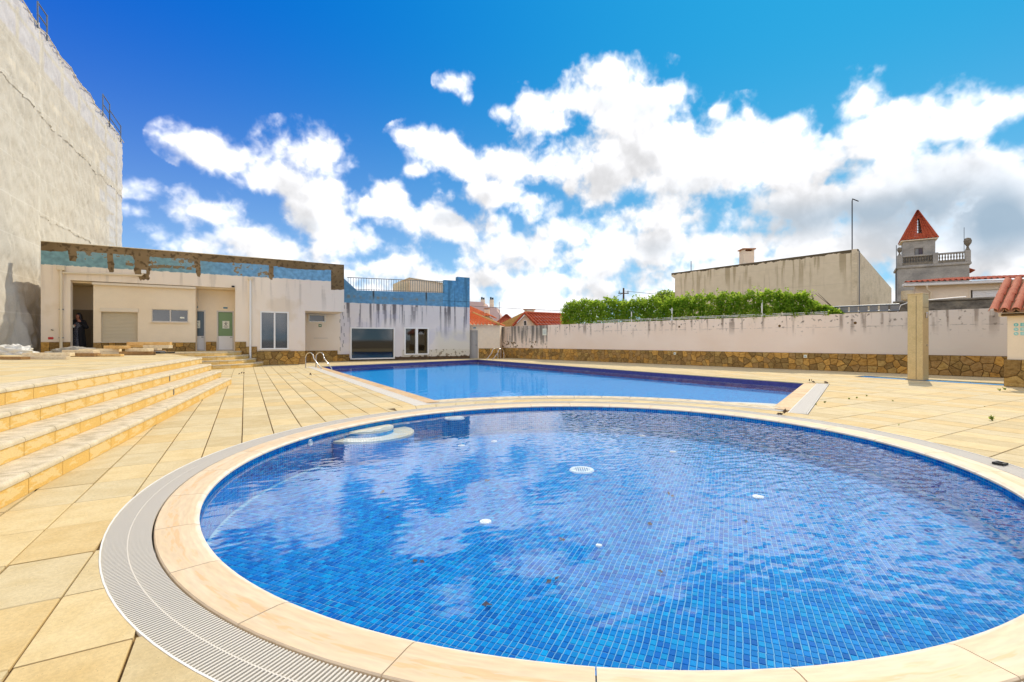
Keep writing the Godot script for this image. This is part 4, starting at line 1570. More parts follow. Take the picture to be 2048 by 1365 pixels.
func build_club() -> void:
	var t := thing("club_building", "long low club building with brown and blue band along its top, beside the terrace", "building", V(CLUB), 0.548)
	var m := uv_mapped("club_front", club_paint(), 0.92, M.grain, 0.3)
	var wide := 11.45
	# upper wall and parapet
	var b := pierced(rect(0, 3.66, 9.54, 5.15), [], -0.3, 0.0)
	b.planar_uv(0, 0, wide, 5.2)
	part(t, "upper_wall", b.mesh(), m)
	b = pierced(rect(9.54, 2.68, 11.38, 5.15), [], -2.42, 0.0)
	b.planar_uv(0, 0, wide, 5.2)
	part(t, "overhang", b.mesh(), m)
	part(t, "parapet_cap", boxm(Vector3(4.77, 5.16, -0.15), Vector3(9.54, 0.03, 0.36), 0.008), M.concrete)
	part(t, "roof", boxm(Vector3(4.75, 4.35, -4.7), Vector3(9.5, 0.25, 8.75)), M.concrete)
	part(t, "rear_wall", boxm(Vector3(4.75, 2.1, -9.1), Vector3(9.5, 4.24, 0.3)), M.plaster)
	# pier beside the wrapped building
	b = pierced(rect(0, -0.1, 0.87, 3.66), [], -0.3, 0.0)
	b.planar_uv(0, 0, wide, 5.2)
	part(t, "pier", b.mesh(), m)
	part(t, "side_wall", boxm(Vector3(0.16, 2.2, -4.7), Vector3(0.3, 4.0, 8.7)), M.plaster)
	# recess where the woman stands: soffit, back with a roller shutter
	part(t, "recess_back", pierced(rect(0.02, 0.6, 1.6, 3.66), [], -2.3, -2.02).mesh(), M.plaster_warm)
	part(t, "recess_side", boxm(Vector3(1.62, 2.1, -1.22), Vector3(0.12, 3.1, 2.0)), M.plaster_warm)
	part(t, "recess_ceiling", boxm(Vector3(0.84, 3.62, -1.16), Vector3(1.64, 0.06, 1.7)), M.plaster_warm)
	slats(t, "roller_shutter", 0.1, 0.7, 1.5, 2.55, -1.99, 0.055, M.shutter_dark)
	# kiosk front, a little behind the wall above it
	b = pierced(rect(1.54, 0.6, 5.03, 3.66), [[1.78, 1.13, 2.98, 2.40], [3.46, 2.02, 4.76, 2.58]], -0.45, -0.14)
	b.planar_uv(0, 0, wide, 5.2)
	part(t, "kiosk_wall", b.mesh(), M.plaster_warm)
	part(t, "kiosk_end", boxm(Vector3(4.98, 2.1, -0.66), Vector3(0.12, 3.1, 0.44)), M.plaster_warm)
	part(t, "ledge", boxm(Vector3(2.28, 3.57, -0.07), Vector3(1.52, 0.10, 0.14), 0.01), M.ledge)
	part(t, "ledge", boxm(Vector3(4.05, 3.57, -0.06), Vector3(2.0, 0.10, 0.16), 0.01), M.ledge)
	part(t, "shutter_box", boxm(Vector3(2.38, 2.49, -0.125), Vector3(1.26, 0.16, 0.04), 0.006), M.ledge)
	slats(t, "roller_shutter", 1.78, 1.13, 2.98, 2.41, -0.26, 0.06, M.shutter)
	part(t, "counter_shelf", boxm(Vector3(2.38, 1.115, -0.12), Vector3(1.3, 0.03, 0.12), 0.006), M.ledge)
	var wdw := frame(t, "window", 3.45, 2.01, 4.77, 2.59, -0.22, 0.045, 0.08, M.alu)
	part(wdw, "mullion", boxm(Vector3(4.11, 2.30, -0.22), Vector3(0.05, 0.49, 0.07)), M.alu)
	part(wdw, "pane", boxm(Vector3(3.79, 2.30, -0.23), Vector3(0.59, 0.49, 0.012)), M.glass_dark)
	part(wdw, "pane", boxm(Vector3(4.43, 2.30, -0.24), Vector3(0.59, 0.49, 0.012)), M.glass_dark)
	part(wdw, "sill", boxm(Vector3(4.11, 1.99, -0.12), Vector3(1.40, 0.03, 0.12), 0.005), M.ledge)
	part(wdw, "sticker", boxm(Vector3(4.53, 2.22, -0.229), Vector3(0.16, 0.07, 0.004)), M.sign_white)
	part(t, "room_back", boxm(Vector3(3.4, 2.0, -0.9), Vector3(3.2, 2.4, 0.06)), M.window_back)  # backing sheet added in place of the room
	# toilet doors at the back of their recess
	part(t, "door_recess_wall", pierced(rect(4.6, 0.6, 6.75, 3.8), [[4.62, 0.7, 5.36, 2.62], [5.80, 0.7, 6.50, 2.62]], -1.2, -0.92).mesh(), M.plaster_warm)
	part(t, "recess_ceiling", boxm(Vector3(5.8, 3.63, -0.62), Vector3(1.54, 0.06, 0.62)), M.plaster_warm)
	for dd in [[4.62, 5.36, "blue"], [5.80, 6.50, "green"]]:
		var x0: float = dd[0]
		var x1: float = dd[1]
		var dr := frame(t, "door", x0, 0.7, x1, 2.62, -0.96, 0.06, 0.1, M.alu)
		dr.set_meta("label", "white door with %s upper panel" % dd[2])
		part(dr, "upper_panel", boxm(Vector3((x0 + x1) * 0.5, 1.98, -0.97), Vector3(x1 - x0 - 0.13, 1.15, 0.02)), M.door_green if dd[2] == "green" else M.door_blue)
		part(dr, "rail", boxm(Vector3((x0 + x1) * 0.5, 1.35, -0.96), Vector3(x1 - x0 - 0.13, 0.10, 0.03), 0.003), M.white_paint)
		part(dr, "lower_panel", boxm(Vector3((x0 + x1) * 0.5, 1.03, -0.972), Vector3(x1 - x0 - 0.13, 0.54, 0.02)), M.white_paint)
		part(dr, "handle", boxm(Vector3(x1 - 0.12, 1.35, -0.925), Vector3(0.09, 0.03, 0.03), 0.006), M.galvanised)
		part(dr, "plate", boxm(Vector3((x0 + x1) * 0.5, 2.76, -0.915), Vector3(0.17, 0.07, 0.01)), M.sign_blue)
		var sg := part(dr, "notice", boxm(Vector3((x0 + x1) * 0.5 + 0.02, 1.95, -0.958), Vector3(0.28, 0.36, 0.006)), M.sign_white)
		sg.set_meta("label", "white notice with a black figure")
		# the figure on the notice
		var f := MB.new()
		var cx := (x0 + x1) * 0.5 + 0.02
		f.box(Vector3(cx, 2.07, -0.953), Vector3(0.035, 0.035, 0.004))
		f.box(Vector3(cx, 2.02, -0.953), Vector3(0.15, 0.022, 0.004), 0.0, Basis(Vector3(0, 0, 1), 0.12))
		f.box(Vector3(cx, 1.99, -0.953), Vector3(0.03, 0.08, 0.004))
		f.box(Vector3(cx - 0.03, 1.93, -0.953), Vector3(0.02, 0.09, 0.004), 0.0, Basis(Vector3(0, 0, 1), -0.45))
		f.box(Vector3(cx + 0.03, 1.93, -0.953), Vector3(0.02, 0.09, 0.004), 0.0, Basis(Vector3(0, 0, 1), 0.45))
		f.box(Vector3(cx, 1.85, -0.953), Vector3(0.2, 0.014, 0.004))
		f.box(Vector3(cx, 1.82, -0.953), Vector3(0.13, 0.012, 0.004))
		part(sg, "figure", f.mesh(), M.sign_mark)
	# wall with the large window
	b = pierced(rect(6.56, -0.1, 9.54, 3.66), [[7.60, 0.78, 8.78, 2.58]], -0.3, 0.0)
	b.planar_uv(0, 0, wide, 5.2)
	part(t, "front_wall", b.mesh(), m)
	part(t, "return_wall", boxm(Vector3(6.66, 2.1, -0.62), Vector3(0.2, 3.1, 0.62)), M.plaster)
	part(t, "return_wall", boxm(Vector3(9.44, 1.3, -1.38), Vector3(0.2, 2.7, 2.12)), M.plaster)
	wdw = frame(t, "window", 7.58, 0.76, 8.80, 2.60, -0.03, 0.06, 0.12, M.white_paint)
	part(wdw, "mullion", boxm(Vector3(8.19, 1.68, -0.03), Vector3(0.07, 1.72, 0.10)), M.white_paint)
	slats(wdw, "blind", 7.64, 0.82, 8.74, 2.54, -0.14, 0.075, M.blind)
	part(wdw, "pane", boxm(Vector3(7.90, 1.68, -0.05), Vector3(0.51, 1.72, 0.010)), M.glass)
	part(wdw, "pane", boxm(Vector3(8.48, 1.68, -0.05), Vector3(0.51, 1.72, 0.010)), M.glass)
	part(wdw, "sill", boxm(Vector3(8.19, 0.73, 0.03), Vector3(1.4, 0.05, 0.16), 0.006), M.ledge)
	# stone skirting
	cladding(t, 0.0, 0.87, 0.68, 1.13, 0.0, 0.30, 31)
	cladding(t, 1.54, 5.03, 0.68, 1.10, -0.14, 0.27, 32)
	cladding(t, 5.38, 5.78, 0.68, 1.13, -0.92, 0.24, 33)
	cladding(t, 6.56, 7.0, 0.0, 1.13, 0.0, 0.27, 34)
	cladding(t, 7.0, 7.45, 0.0, 0.90, 0.0, 0.27, 36)
	cladding(t, 7.45, 9.54, 0.0, 0.67, 0.0, 0.27, 35)
	# rain pipes
	var pipe := tubem([Vector3(0.61, 0.66, 0.09), Vector3(0.61, 2.4, 0.09), Vector3(0.61, 4.05, 0.09)], 0.05, 12)
	var dp := part(t, "rain_pipe", pipe, M.cream_paint)
	part(dp, "hopper", boxm(Vector3(0.61, 4.12, 0.09), Vector3(0.24, 0.18, 0.17), 0.01), M.cream_paint)
	for y in [1.3, 2.45]:
		part(dp, "clip", boxm(Vector3(0.61, y, 0.06), Vector3(0.13, 0.03, 0.12)), M.galvanised)
	dp = part(t, "rain_pipe", tubem([Vector3(0.66, 3.93, 0.10), Vector3(2.0, 3.97, 0.10), Vector3(3.14, 4.0, 0.10), Vector3(3.2, 4.08, 0.10)], 0.04, 10), M.cream_paint)
	part(dp, "hopper", boxm(Vector3(3.22, 4.16, 0.09), Vector3(0.16, 0.15, 0.15), 0.01), M.white_paint)
	dp = part(t, "rain_pipe", tubem([Vector3(7.17, 0.3, 0.08), Vector3(7.17, 2.0, 0.08), Vector3(7.17, 4.1, 0.08)], 0.045, 12), M.white_paint)
	part(dp, "hopper", boxm(Vector3(7.17, 4.14, 0.08), Vector3(0.20, 0.14, 0.15), 0.01), M.cream_paint)
	# floodlight bracket under the soffit, and a broken pipe stub by the pier
	part(t, "bracket", boxm(Vector3(6.48, 3.72, 0.06), Vector3(0.12, 0.07, 0.12), 0.01), M.black)
	part(t, "pipe_stub", tubem([Vector3(0.32, 1.62, 0.0), Vector3(0.32, 1.62, 0.06), Vector3(0.38, 1.60, 0.08)], 0.02, 6), M.dark_concrete)


func wing_paint() -> ImageTexture:
	var na := noise_bytes(512, 512, 0.008, 5, 211)
	var nb := noise_bytes(512, 512, 0.04, 4, 212)
	return paint(1100, 600, func(u, v):
		var s: float = u * 9.9 - 2.5
		var y: float = v * 5.4
		var a := bump_at(na, 512, 512, s * 46.0, y * 46.0)
		var b := bump_at(nb, 512, 512, s * 90.0, y * 90.0)
		var st := bump_at(nb, 512, 512, s * 66.0, y * 4.0)
		var st2 := bump_at(na, 512, 512, s * 160.0, y * 9.0)
		var c := c8(216, 206, 198).lerp(c8(232, 224, 214), a)
		if s < -0.6:
			c = c8(230, 212, 186).lerp(c8(238, 224, 204), a)
		else:
			c = c.lerp(c8(210, 202, 172), smoothstep(4.6, 5.4, s) * smoothstep(2.0, 1.6, y) * 0.5)
			# black runs below the band
			var run := smoothstep(0.50, 0.72, st) * smoothstep(1.4, 3.2, y + (a - 0.5) * 1.6)
			run = maxf(run, smoothstep(0.62, 0.80, st2) * smoothstep(2.2, 3.3, y) * 0.8)
			c = c.lerp(c8(74, 70, 72), clampf(run, 0.0, 1.0) * 0.75)
			c = c.lerp(c8(186, 182, 194), smoothstep(0.5, 0.7, a) * 0.35)
			if y < 0.62 + (b - 0.5) * 0.06 and s > 2.9 and s < 8.0:
				c = c.lerp(c8(206, 196, 168), 0.6)
				if b > 0.66:
					c = c8(150, 136, 112)
		if y < 0.20 + (b - 0.5) * 0.08:
			c = c8(110, 86, 56).lerp(c8(70, 54, 38), b)
		# stepped crack near the corner
		if absf(s + 0.5 + 0.12 * sin(floor(y * 5.0) * 2.4) + (b - 0.5) * 0.05) < 0.02 and y > 0.6 and y < 3.3:
			c *= 0.7
		if y > 3.36 + (b - 0.5) * 0.03:
			c = c8(78, 140, 182).lerp(c8(104, 160, 190), a) * (0.85 + 0.25 * b)
			var band := absf(y - 3.72 - (a - 0.5) * 0.12)
			if s < 5.5:
				c = c.lerp(c8(124, 116, 98), smoothstep(0.16, 0.02, band) * smoothstep(0.42, 0.72, b * 0.5 + st * 0.5) * 0.8)
				c = c.lerp(c8(140, 150, 150), 0.22 + 0.3 * smoothstep(0.45, 0.7, st2))
				c = c.lerp(c8(44, 46, 46), smoothstep(0.58, 0.70, st2) * smoothstep(3.5, 3.9, y) * 0.85)
			else:
				c = c.lerp(c8(60, 104, 128), smoothstep(0.55, 0.75, st) * 0.6)
				if absf(y - 3.72) < 0.02:
					c *= 0.75
		return c)


func build_blue_wing() -> void:
	var t := thing("blue_wing", "stained white building with a blue parapet behind the large pool", "building", P(-10.7, 27.6), 0.548)
	var m := uv_mapped("wing_front", wing_paint(), 0.92, M.grain, 0.3)
	var outline := PackedVector2Array([Vector2(-2.42, -0.1), Vector2(7.36, -0.1), Vector2(7.36, 5.31), Vector2(6.5, 5.31), Vector2(6.5, 5.05), Vector2(5.62, 5.05), Vector2(5.62, 4.22), Vector2(0.30, 4.10), Vector2(-0.36, 4.70), Vector2(-0.8, 4.95), Vector2(-2.42, 4.95)])
	var b := pierced(outline, [[-0.04, 0.12, 2.44, 1.92], [3.07, 0.33, 4.55, 1.96], [-2.24, 2.22, -1.40, 2.62]], -0.3, 0.0)
	b.planar_uv(-2.5, 0, 9.9, 5.4)
	part(t, "front_wall", b.mesh(), m)
	part(t, "end_wall", boxm(Vector3(7.21, 2.2, -3.3), Vector3(0.3, 4.0, 6.0)), M.plaster)
	part(t, "roof", boxm(Vector3(2.5, 3.6, -3.3), Vector3(9.6, 0.2, 5.9)), M.concrete)
	part(t, "rear_wall", boxm(Vector3(2.5, 1.7, -6.2), Vector3(9.6, 3.6, 0.2)), M.plaster)
	# large fixed window, glazed door, small window
	var w := frame(t, "window", -0.07, 0.09, 2.47, 1.95, 0.0, 0.07, 0.16, M.white_paint)
	part(w, "pane", boxm(Vector3(1.2, 1.02, -0.05), Vector3(2.41, 1.73, 0.012)), M.glass_dark)
	part(t, "room_back", boxm(Vector3(1.2, 1.0, -0.9), Vector3(2.8, 2.0, 0.05)), M.window_back)
	var d := frame(t, "glazed_door", 3.04, 0.30, 4.58, 1.99, 0.0, 0.08, 0.16, M.white_paint)
	part(d, "mullion", boxm(Vector3(3.81, 1.14, 0.0), Vector3(0.16, 1.53, 0.14), 0.004), M.white_paint)
	part(d, "pane", boxm(Vector3(3.42, 1.14, -0.04), Vector3(0.61, 1.53, 0.012)), M.glass_dark)
	part(d, "pane", boxm(Vector3(4.20, 1.14, -0.04), Vector3(0.61, 1.53, 0.012)), M.glass_dark)
	part(t, "room_back", boxm(Vector3(3.8, 1.1, -0.6), Vector3(1.8, 1.9, 0.05)), M.roof_ochre)  # ochre sheet added in place of the room behind the door
	w = frame(t, "window", -2.26, 2.20, -1.38, 2.64, 0.0, 0.06, 0.14, M.white_paint)
	part(w, "pane", boxm(Vector3(-1.82, 2.42, -0.04), Vector3(0.76, 0.33, 0.012)), M.glass_dark)
	part(t, "room_back", boxm(Vector3(-1.82, 2.42, -0.4), Vector3(0.9, 0.5, 0.05)), M.window_back)
	var sg := part(t, "exit_sign", boxm(Vector3(-1.66, 2.02, 0.006), Vector3(0.15, 0.16, 0.012)), M.sign_green)
	part(sg, "arrow", boxm(Vector3(-1.66, 2.02, 0.014), Vector3(0.07, 0.07, 0.004), 0.0, Basis(Vector3(0, 0, 1), 0.785)), M.sign_white)
	part(t, "changing_shelf", boxm(Vector3(-1.62, 1.32, 0.02), Vector3(0.72, 0.03, 0.04)), M.alu)
	cladding(t, -2.42, -0.75, 0.0, 0.62, 0.0, 0.27, 41)
	cladding(t, -0.75, -0.12, 0.0, 0.40, 0.0, 0.25, 42)
	# roof railing
	var r := thing("roof_railing", "grey metal railing on the roof above the blue parapet", "railing", P(-10.7, 27.6), 0.548)
	var x := -0.15
	while x < 5.6:
		part(r, "bar", boxm(Vector3(x, lerpf(4.46, 4.58, (x + 0.15) / 5.75), -0.16), Vector3(0.022, 0.78, 0.022)), M.rail_paint)
		x += 0.145
	part(r, "top_rail", tubem([Vector3(-0.2, 4.83, -0.16), Vector3(2.6, 4.89, -0.16), Vector3(5.62, 4.96, -0.16)], 0.022, 6), M.rail_paint)
	part(r, "bottom_rail", tubem([Vector3(-0.2, 4.16, -0.16), Vector3(2.6, 4.22, -0.16), Vector3(5.62, 4.28, -0.16)], 0.016, 6), M.rail_paint)
	# stair house on the roof
	var h := thing("stair_house", "small white stair house on the roof behind the railing", "building", P(-10.7, 27.6), 0.548)
	b = pierced(PackedVector2Array([Vector2(3.9, 3.7), Vector2(6.1, 3.7), Vector2(6.1, 5.0), Vector2(3.9, 5.20)]), [], -4.2, -1.6)
	part(h, "wall", b.mesh(), M.plaster)
	part(h, "side_wall", pierced(rect(3.3, 3.7, 3.9, 5.0), [], -3.6, -1.9).mesh(), M.concrete)
	part(h, "roof", boxm(Vector3(5.0, 5.13, -2.9), Vector3(2.4, 0.05, 2.8), 0.01, Basis(Vector3(0, 0, 1), -0.09)), M.ledge)


func build_wrapped_building() -> void:
	var o := V(Vector2(-20.7, 19.0))
	var t := thing("wrapped_building", "tall scaffolded building wrapped in pale debris netting at the left", "building", o, 2.0827)
	part(t, "wall", boxm(Vector3(4.0, 7.3, -4.5), Vector3(25.0, 14.4, 6.4)), M.concrete)
	# scaffold that shows faintly through the netting
	for i in 11:
		var px := -8.9 + i * 2.46
		part(t, "standard", tubem([Vector3(px, 0.7, -0.25), Vector3(px, 14.9, -0.25)], 0.05, 6), M.galvanised)
		if i % 2 == 0:
			for l in 7:
				part(t, "window_panel", boxm(Vector3(px + 1.2, 2.2 + l * 2.0, -1.27), Vector3(1.3, 1.2, 0.05)), M.window_back)
	for l in 7:
		var py := 2.6 + l * 2.0
		part(t, "ledger", tubem([Vector3(-9.0, py, -0.25), Vector3(15.6, py, -0.25)], 0.05, 6), M.galvanised)
		part(t, "scaffold_deck", boxm(Vector3(3.3, py - 0.9, -0.75), Vector3(24.6, 0.06, 0.8)), M.wood2)
	var nz := FastNoiseLite.new()
	nz.seed = 4
	nz.frequency = 0.22
	nz.fractal_octaves = 5
	var folds := FastNoiseLite.new()
	folds.seed = 8
	folds.frequency = 1.0
	folds.fractal_octaves = 3
	# x0, x1, y0, y1, lift, sag of the lower and upper hem
	for q in [[-9.0, 2.2, 0.72, 11.45, 0.05, 0.0, 0.25], [-9.0, 2.25, 11.2, 14.95, 0.075, 0.25, 0.06], [2.05, 15.75, 0.9, 7.1, 0.0, 0.0, 0.2], [2.1, 15.75, 6.75, 11.5, 0.025, 0.3, 0.2], [2.1, 15.75, 11.1, 14.9, 0.05, 0.3, 0.07]]:
		var x0: float = q[0]
		var x1: float = q[1]
		var y0: float = q[2]
		var y1: float = q[3]
		var b := MB.new()
		b.sheet(int((x1 - x0) * 9), int((y1 - y0) * 8), func(u, v):
			var x := lerpf(x0, x1, u)
			var lo := y0 - float(q[5]) * (0.5 + 0.8 * nz.get_noise_2d(x * 3.0, 7.0)) * absf(sin(x * 1.1))
			var hi := y1 - float(q[6]) * (0.4 + 0.9 * nz.get_noise_2d(x * 3.0, 31.0)) * absf(sin(x * 0.9 + 1.0))
			var y := lerpf(lo, hi, v)
			var z := float(q[4]) + 0.05 * nz.get_noise_2d(x * 1.2, y * 1.2) + 0.03 * nz.get_noise_2d(x * 4.0 + y * 2.0, y * 3.0 - x * 2.0) - 0.05 * pow(1.0 - absf(folds.get_noise_2d(x * 0.9 + y * 0.5, y * 0.7 - x * 0.3)), 6.0)
			# tension folds run down from the hems
			var hem := exp(-absf(y - lo) * 1.6) + exp(-absf(y - hi) * 1.6)
			z += 0.09 * folds.get_noise_2d(x * 2.6, y * 0.5) * (0.10 + hem)
			# sheets pull in to the poles every 2.5 m
			z += 0.05 * absf(sin(x * PI / 2.5)) * (0.6 + 0.4 * nz.get_noise_2d(x, y))
			# gathered and billowing near the ground
			var low := smoothstep(4.0, 0.7, y)
			z += low * (0.35 + 0.35 * folds.get_noise_2d(x * 1.2, y * 0.3)) * smoothstep(3.0, 0.5, absf(x - 0.8))
			return Vector3(x, y, z))
		part(t, "netting_sheet", b.mesh(), M.netting)
	# cord along the upper hem
	for q in [[-9.0, 15.7, 14.9]]:
		var path := []
		for i in 60:
			var x := lerpf(q[0], q[1], i / 59.0)
			path.append(Vector3(x, float(q[2]) - 0.18 * absf(sin(x * 1.1)) + 0.1 * nz.get_noise_1d(x * 6.0), 0.12 + 0.05 * nz.get_noise_1d(x * 9.0)))
		part(t, "cord", tubem(path, 0.025, 5), M.netting)
	# guard rails of the scaffold that stand above the netting
	for q in [[1.7, 2.7, 14.6, 15.75], [11.0, 12.4, 14.6, 15.95], [12.4, 15.0, 14.5, 15.6]]:
		var g := thing("scaffold_rail", "", "scaffolding", o, 2.0827, "scaffold rails above the netting")
		g.set_meta("label", ["scaffold guard rail on the wrapped building, nearest the camera", "taller scaffold guard frame near the far end of the wrapped building", "last scaffold guard rail at the far corner of the wrapped building"][taken["scaffold_rail"] - 1])
		for x in [q[0], q[1]]:
			part(g, "post", tubem([Vector3(x, q[2], 0.12), Vector3(x, q[3], 0.12)], 0.032, 6), M.scaffold)
		for y in [lerpf(q[2], q[3], 0.55), float(q[3]) - 0.04]:
			part(g, "rail", tubem([Vector3(q[0], y, 0.12), Vector3(q[1], y, 0.12)], 0.028, 6), M.scaffold)
	# a second wrapped block, farther off
	var f := thing("far_scaffold", "distant wrapped block with bare scaffold poles, just right of the tall netting", "scaffolding", P(-41.2, 45.0))
	part(f, "block", boxm(Vector3(0, 6.0, 2.4), Vector3(5.9, 11.6, 0.4)), M.netting)
	for x in [2.6, 3.4, 4.3]:
		part(f, "pole", tubem([Vector3(x, 0, 3.0), Vector3(x, 13.7 if x < 3.0 else 11.5, 3.0)], 0.05, 6), M.galvanised)
	for y in [10.2, 12.6, 13.3]:
		part(f, "rail", tubem([Vector3(1.9, y, 3.0), Vector3(3.5 if y > 12.0 else 4.4, y, 3.0)], 0.05, 6), M.galvanised)
	part(f, "platform", boxm(Vector3(2.6, 12.4, 3.0), Vector3(1.5, 0.5, 0.6)), M.galvanised)


func wall_paint() -> ImageTexture:
	var na := noise_bytes(512, 512, 0.008, 5, 221)
	var nb := noise_bytes(512, 512, 0.045, 4, 222)
	return paint(2048, 180, func(u, v):
		var s: float = u * 31.0
		var y: float = v * 2.3
		var a := bump_at(na, 512, 512, s * 40.0, y * 60.0)
		var b := bump_at(nb, 512, 512, s * 80.0, y * 90.0)
		var st := bump_at(nb, 512, 512, s * 60.0, y * 6.0)
		var c := c8(236, 212, 186).lerp(c8(243, 224, 202), a)
		c = c.lerp(c8(204, 194, 178), smoothstep(19.0, 23.0, s) * 0.75)
		# mould: dark spots and runs that start at the top
		var top := smoothstep(1.35, 2.15, y + (a - 0.5) * 0.7)
		c = c.lerp(c8(128, 112, 96), clampf(smoothstep(0.52, 0.74, st) * top, 0.0, 1.0) * 0.65)
		c = c.lerp(c8(92, 82, 70), smoothstep(0.70, 0.82, b) * top * 0.7)
		if absf(y - 1.72 - (a - 0.5) * 0.03) < 0.012 and b > 0.42 and s > 8.0:
			c *= 0.86
		if s < 4.68:
			var dk := clampf(smoothstep(0.30, 0.62, st) * 0.75 + smoothstep(1.0, 2.1, y) * 0.35, 0.0, 1.0) * smoothstep(0.75, 1.25, y + (b - 0.5) * 0.5)
			c = c.lerp(c8(108, 102, 92), dk * 0.85)
			if y < 1.15 and y > 0.72 and b > 0.60 and a > 0.42:
				c = c8(118, 94, 56)
		return c)


func build_boundary_wall() -> void:
	var t := thing("boundary_wall", "long stained boundary wall with a stone-clad foot, along the right", "wall", P(-2.65, 33.0), -0.7882)
	var b := pierced(PackedVector2Array([Vector2(0, -0.1), Vector2(31, -0.1), Vector2(31, 2.27), Vector2(0, 2.12)]), [], -0.25, 0.0)
	b.planar_uv(0, 0, 31.0, 2.3)
	part(t, "wall", b.mesh(), uv_mapped("wall_front", wall_paint(), 0.92, M.grain, 0.3))
	cladding(t, 0.0, 25.4, 0.0, 0.69, 0.0, 0.255, 61)
	for q in [[13.4, 0.55], [19.2, 0.55]]:
		var s := part(t, "socket", boxm(Vector3(q[0], q[1], 0.06), Vector3(0.12, 0.12, 0.03), 0.006), M.sign_white)
		part(s, "cover", boxm(Vector3(q[0], q[1], 0.078), Vector3(0.06, 0.06, 0.008), 0.003), M.fitting_grey)
	for q in [[13.6, 1.86], [18.2, 1.8], [20.9, 1.86]]:
		var k := MB.new()
		k.lathe([Vector2(0.0, 0.012), Vector2(0.04, 0.010), Vector2(0.055, 0.0)], Vector3.ZERO, 9)
		part(t, "plugged_hole", k.mesh(), M.mortar).transform = Transform3D(Basis(Vector3.RIGHT, PI / 2), Vector3(q[0], q[1], 0.0))
	var n := thing("wall_notice", "small white notice on the grey end of the boundary wall", "sign", P(-2.65, 33.0), -0.7882)
	part(n, "plate", boxm(Vector3(4.44, 1.72, 0.012), Vector3(0.34, 0.42, 0.02), 0.003), M.sign_white)
	for i in 4:
		part(n, "text_line", boxm(Vector3(4.44, 1.83 - i * 0.07, 0.024), Vector3(0.24 - 0.03 * (i % 2), 0.025, 0.004)), M.fitting_grey)
	# second, dark wall that rises behind the right-hand stretch
	var w := thing("rear_wall", "dark weathered concrete wall top rising behind the boundary wall at the right", "wall", P(-2.65, 33.0), -0.7882)
	part(w, "wall", boxm(Vector3(26.6, 1.28, -0.9), Vector3(9.6, 2.62, 0.3), 0.03), M.dark_concrete)
	part(w, "coping", boxm(Vector3(26.5, 2.62, -0.9), Vector3(9.1, 0.07, 0.42), 0.02), M.dark_concrete)
	part(w, "hose", tubem([Vector3(22.1, 2.25, -0.7), Vector3(22.2, 2.5, -0.68), Vector3(22.5, 2.62, -0.7), Vector3(24.0, 2.70, -0.75)], 0.02, 6), M.plastic_white)
	var f := thing("metal_fence", "low grey metal fence between the hedge and the dark wall", "fence", P(-2.65, 33.0), -0.7882)
	for y in [2.30, 2.52]:
		part(f, "rail", tubem([Vector3(19.3, y, -0.35), Vector3(22.2, y, -0.35)], 0.03, 6), M.galvanised)
	for i in 9:
		part(f, "panel", boxm(Vector3(19.5 + i * 0.32, 2.41, -0.36), Vector3(0.26, 0.20, 0.02), 0.004), M.rail_paint)


func leaf(b: MB, at: Vector3, size: float, rng: RandomNumberGenerator, up: float) -> void:
	# one leaf: two halves folded along the rib
	var n := Vector3(rng.randf_range(-1, 1), rng.randf_range(-0.3, 1.0) + up, rng.randf_range(-0.6, 1.0)).normalized()
	var d := n.cross(Vector3(rng.randf_range(-1, 1), rng.randf_range(-1, 1), rng.randf_range(-1, 1))).normalized()
	var s := n.cross(d)
	var tip := at + d * size
	var mid := at + d * size * 0.45 - n * size * 0.06
	b.tri(at, mid + s * size * 0.38 + n * size * 0.1, tip)
	b.tri(at, tip, mid - s * size * 0.38 + n * size * 0.1)


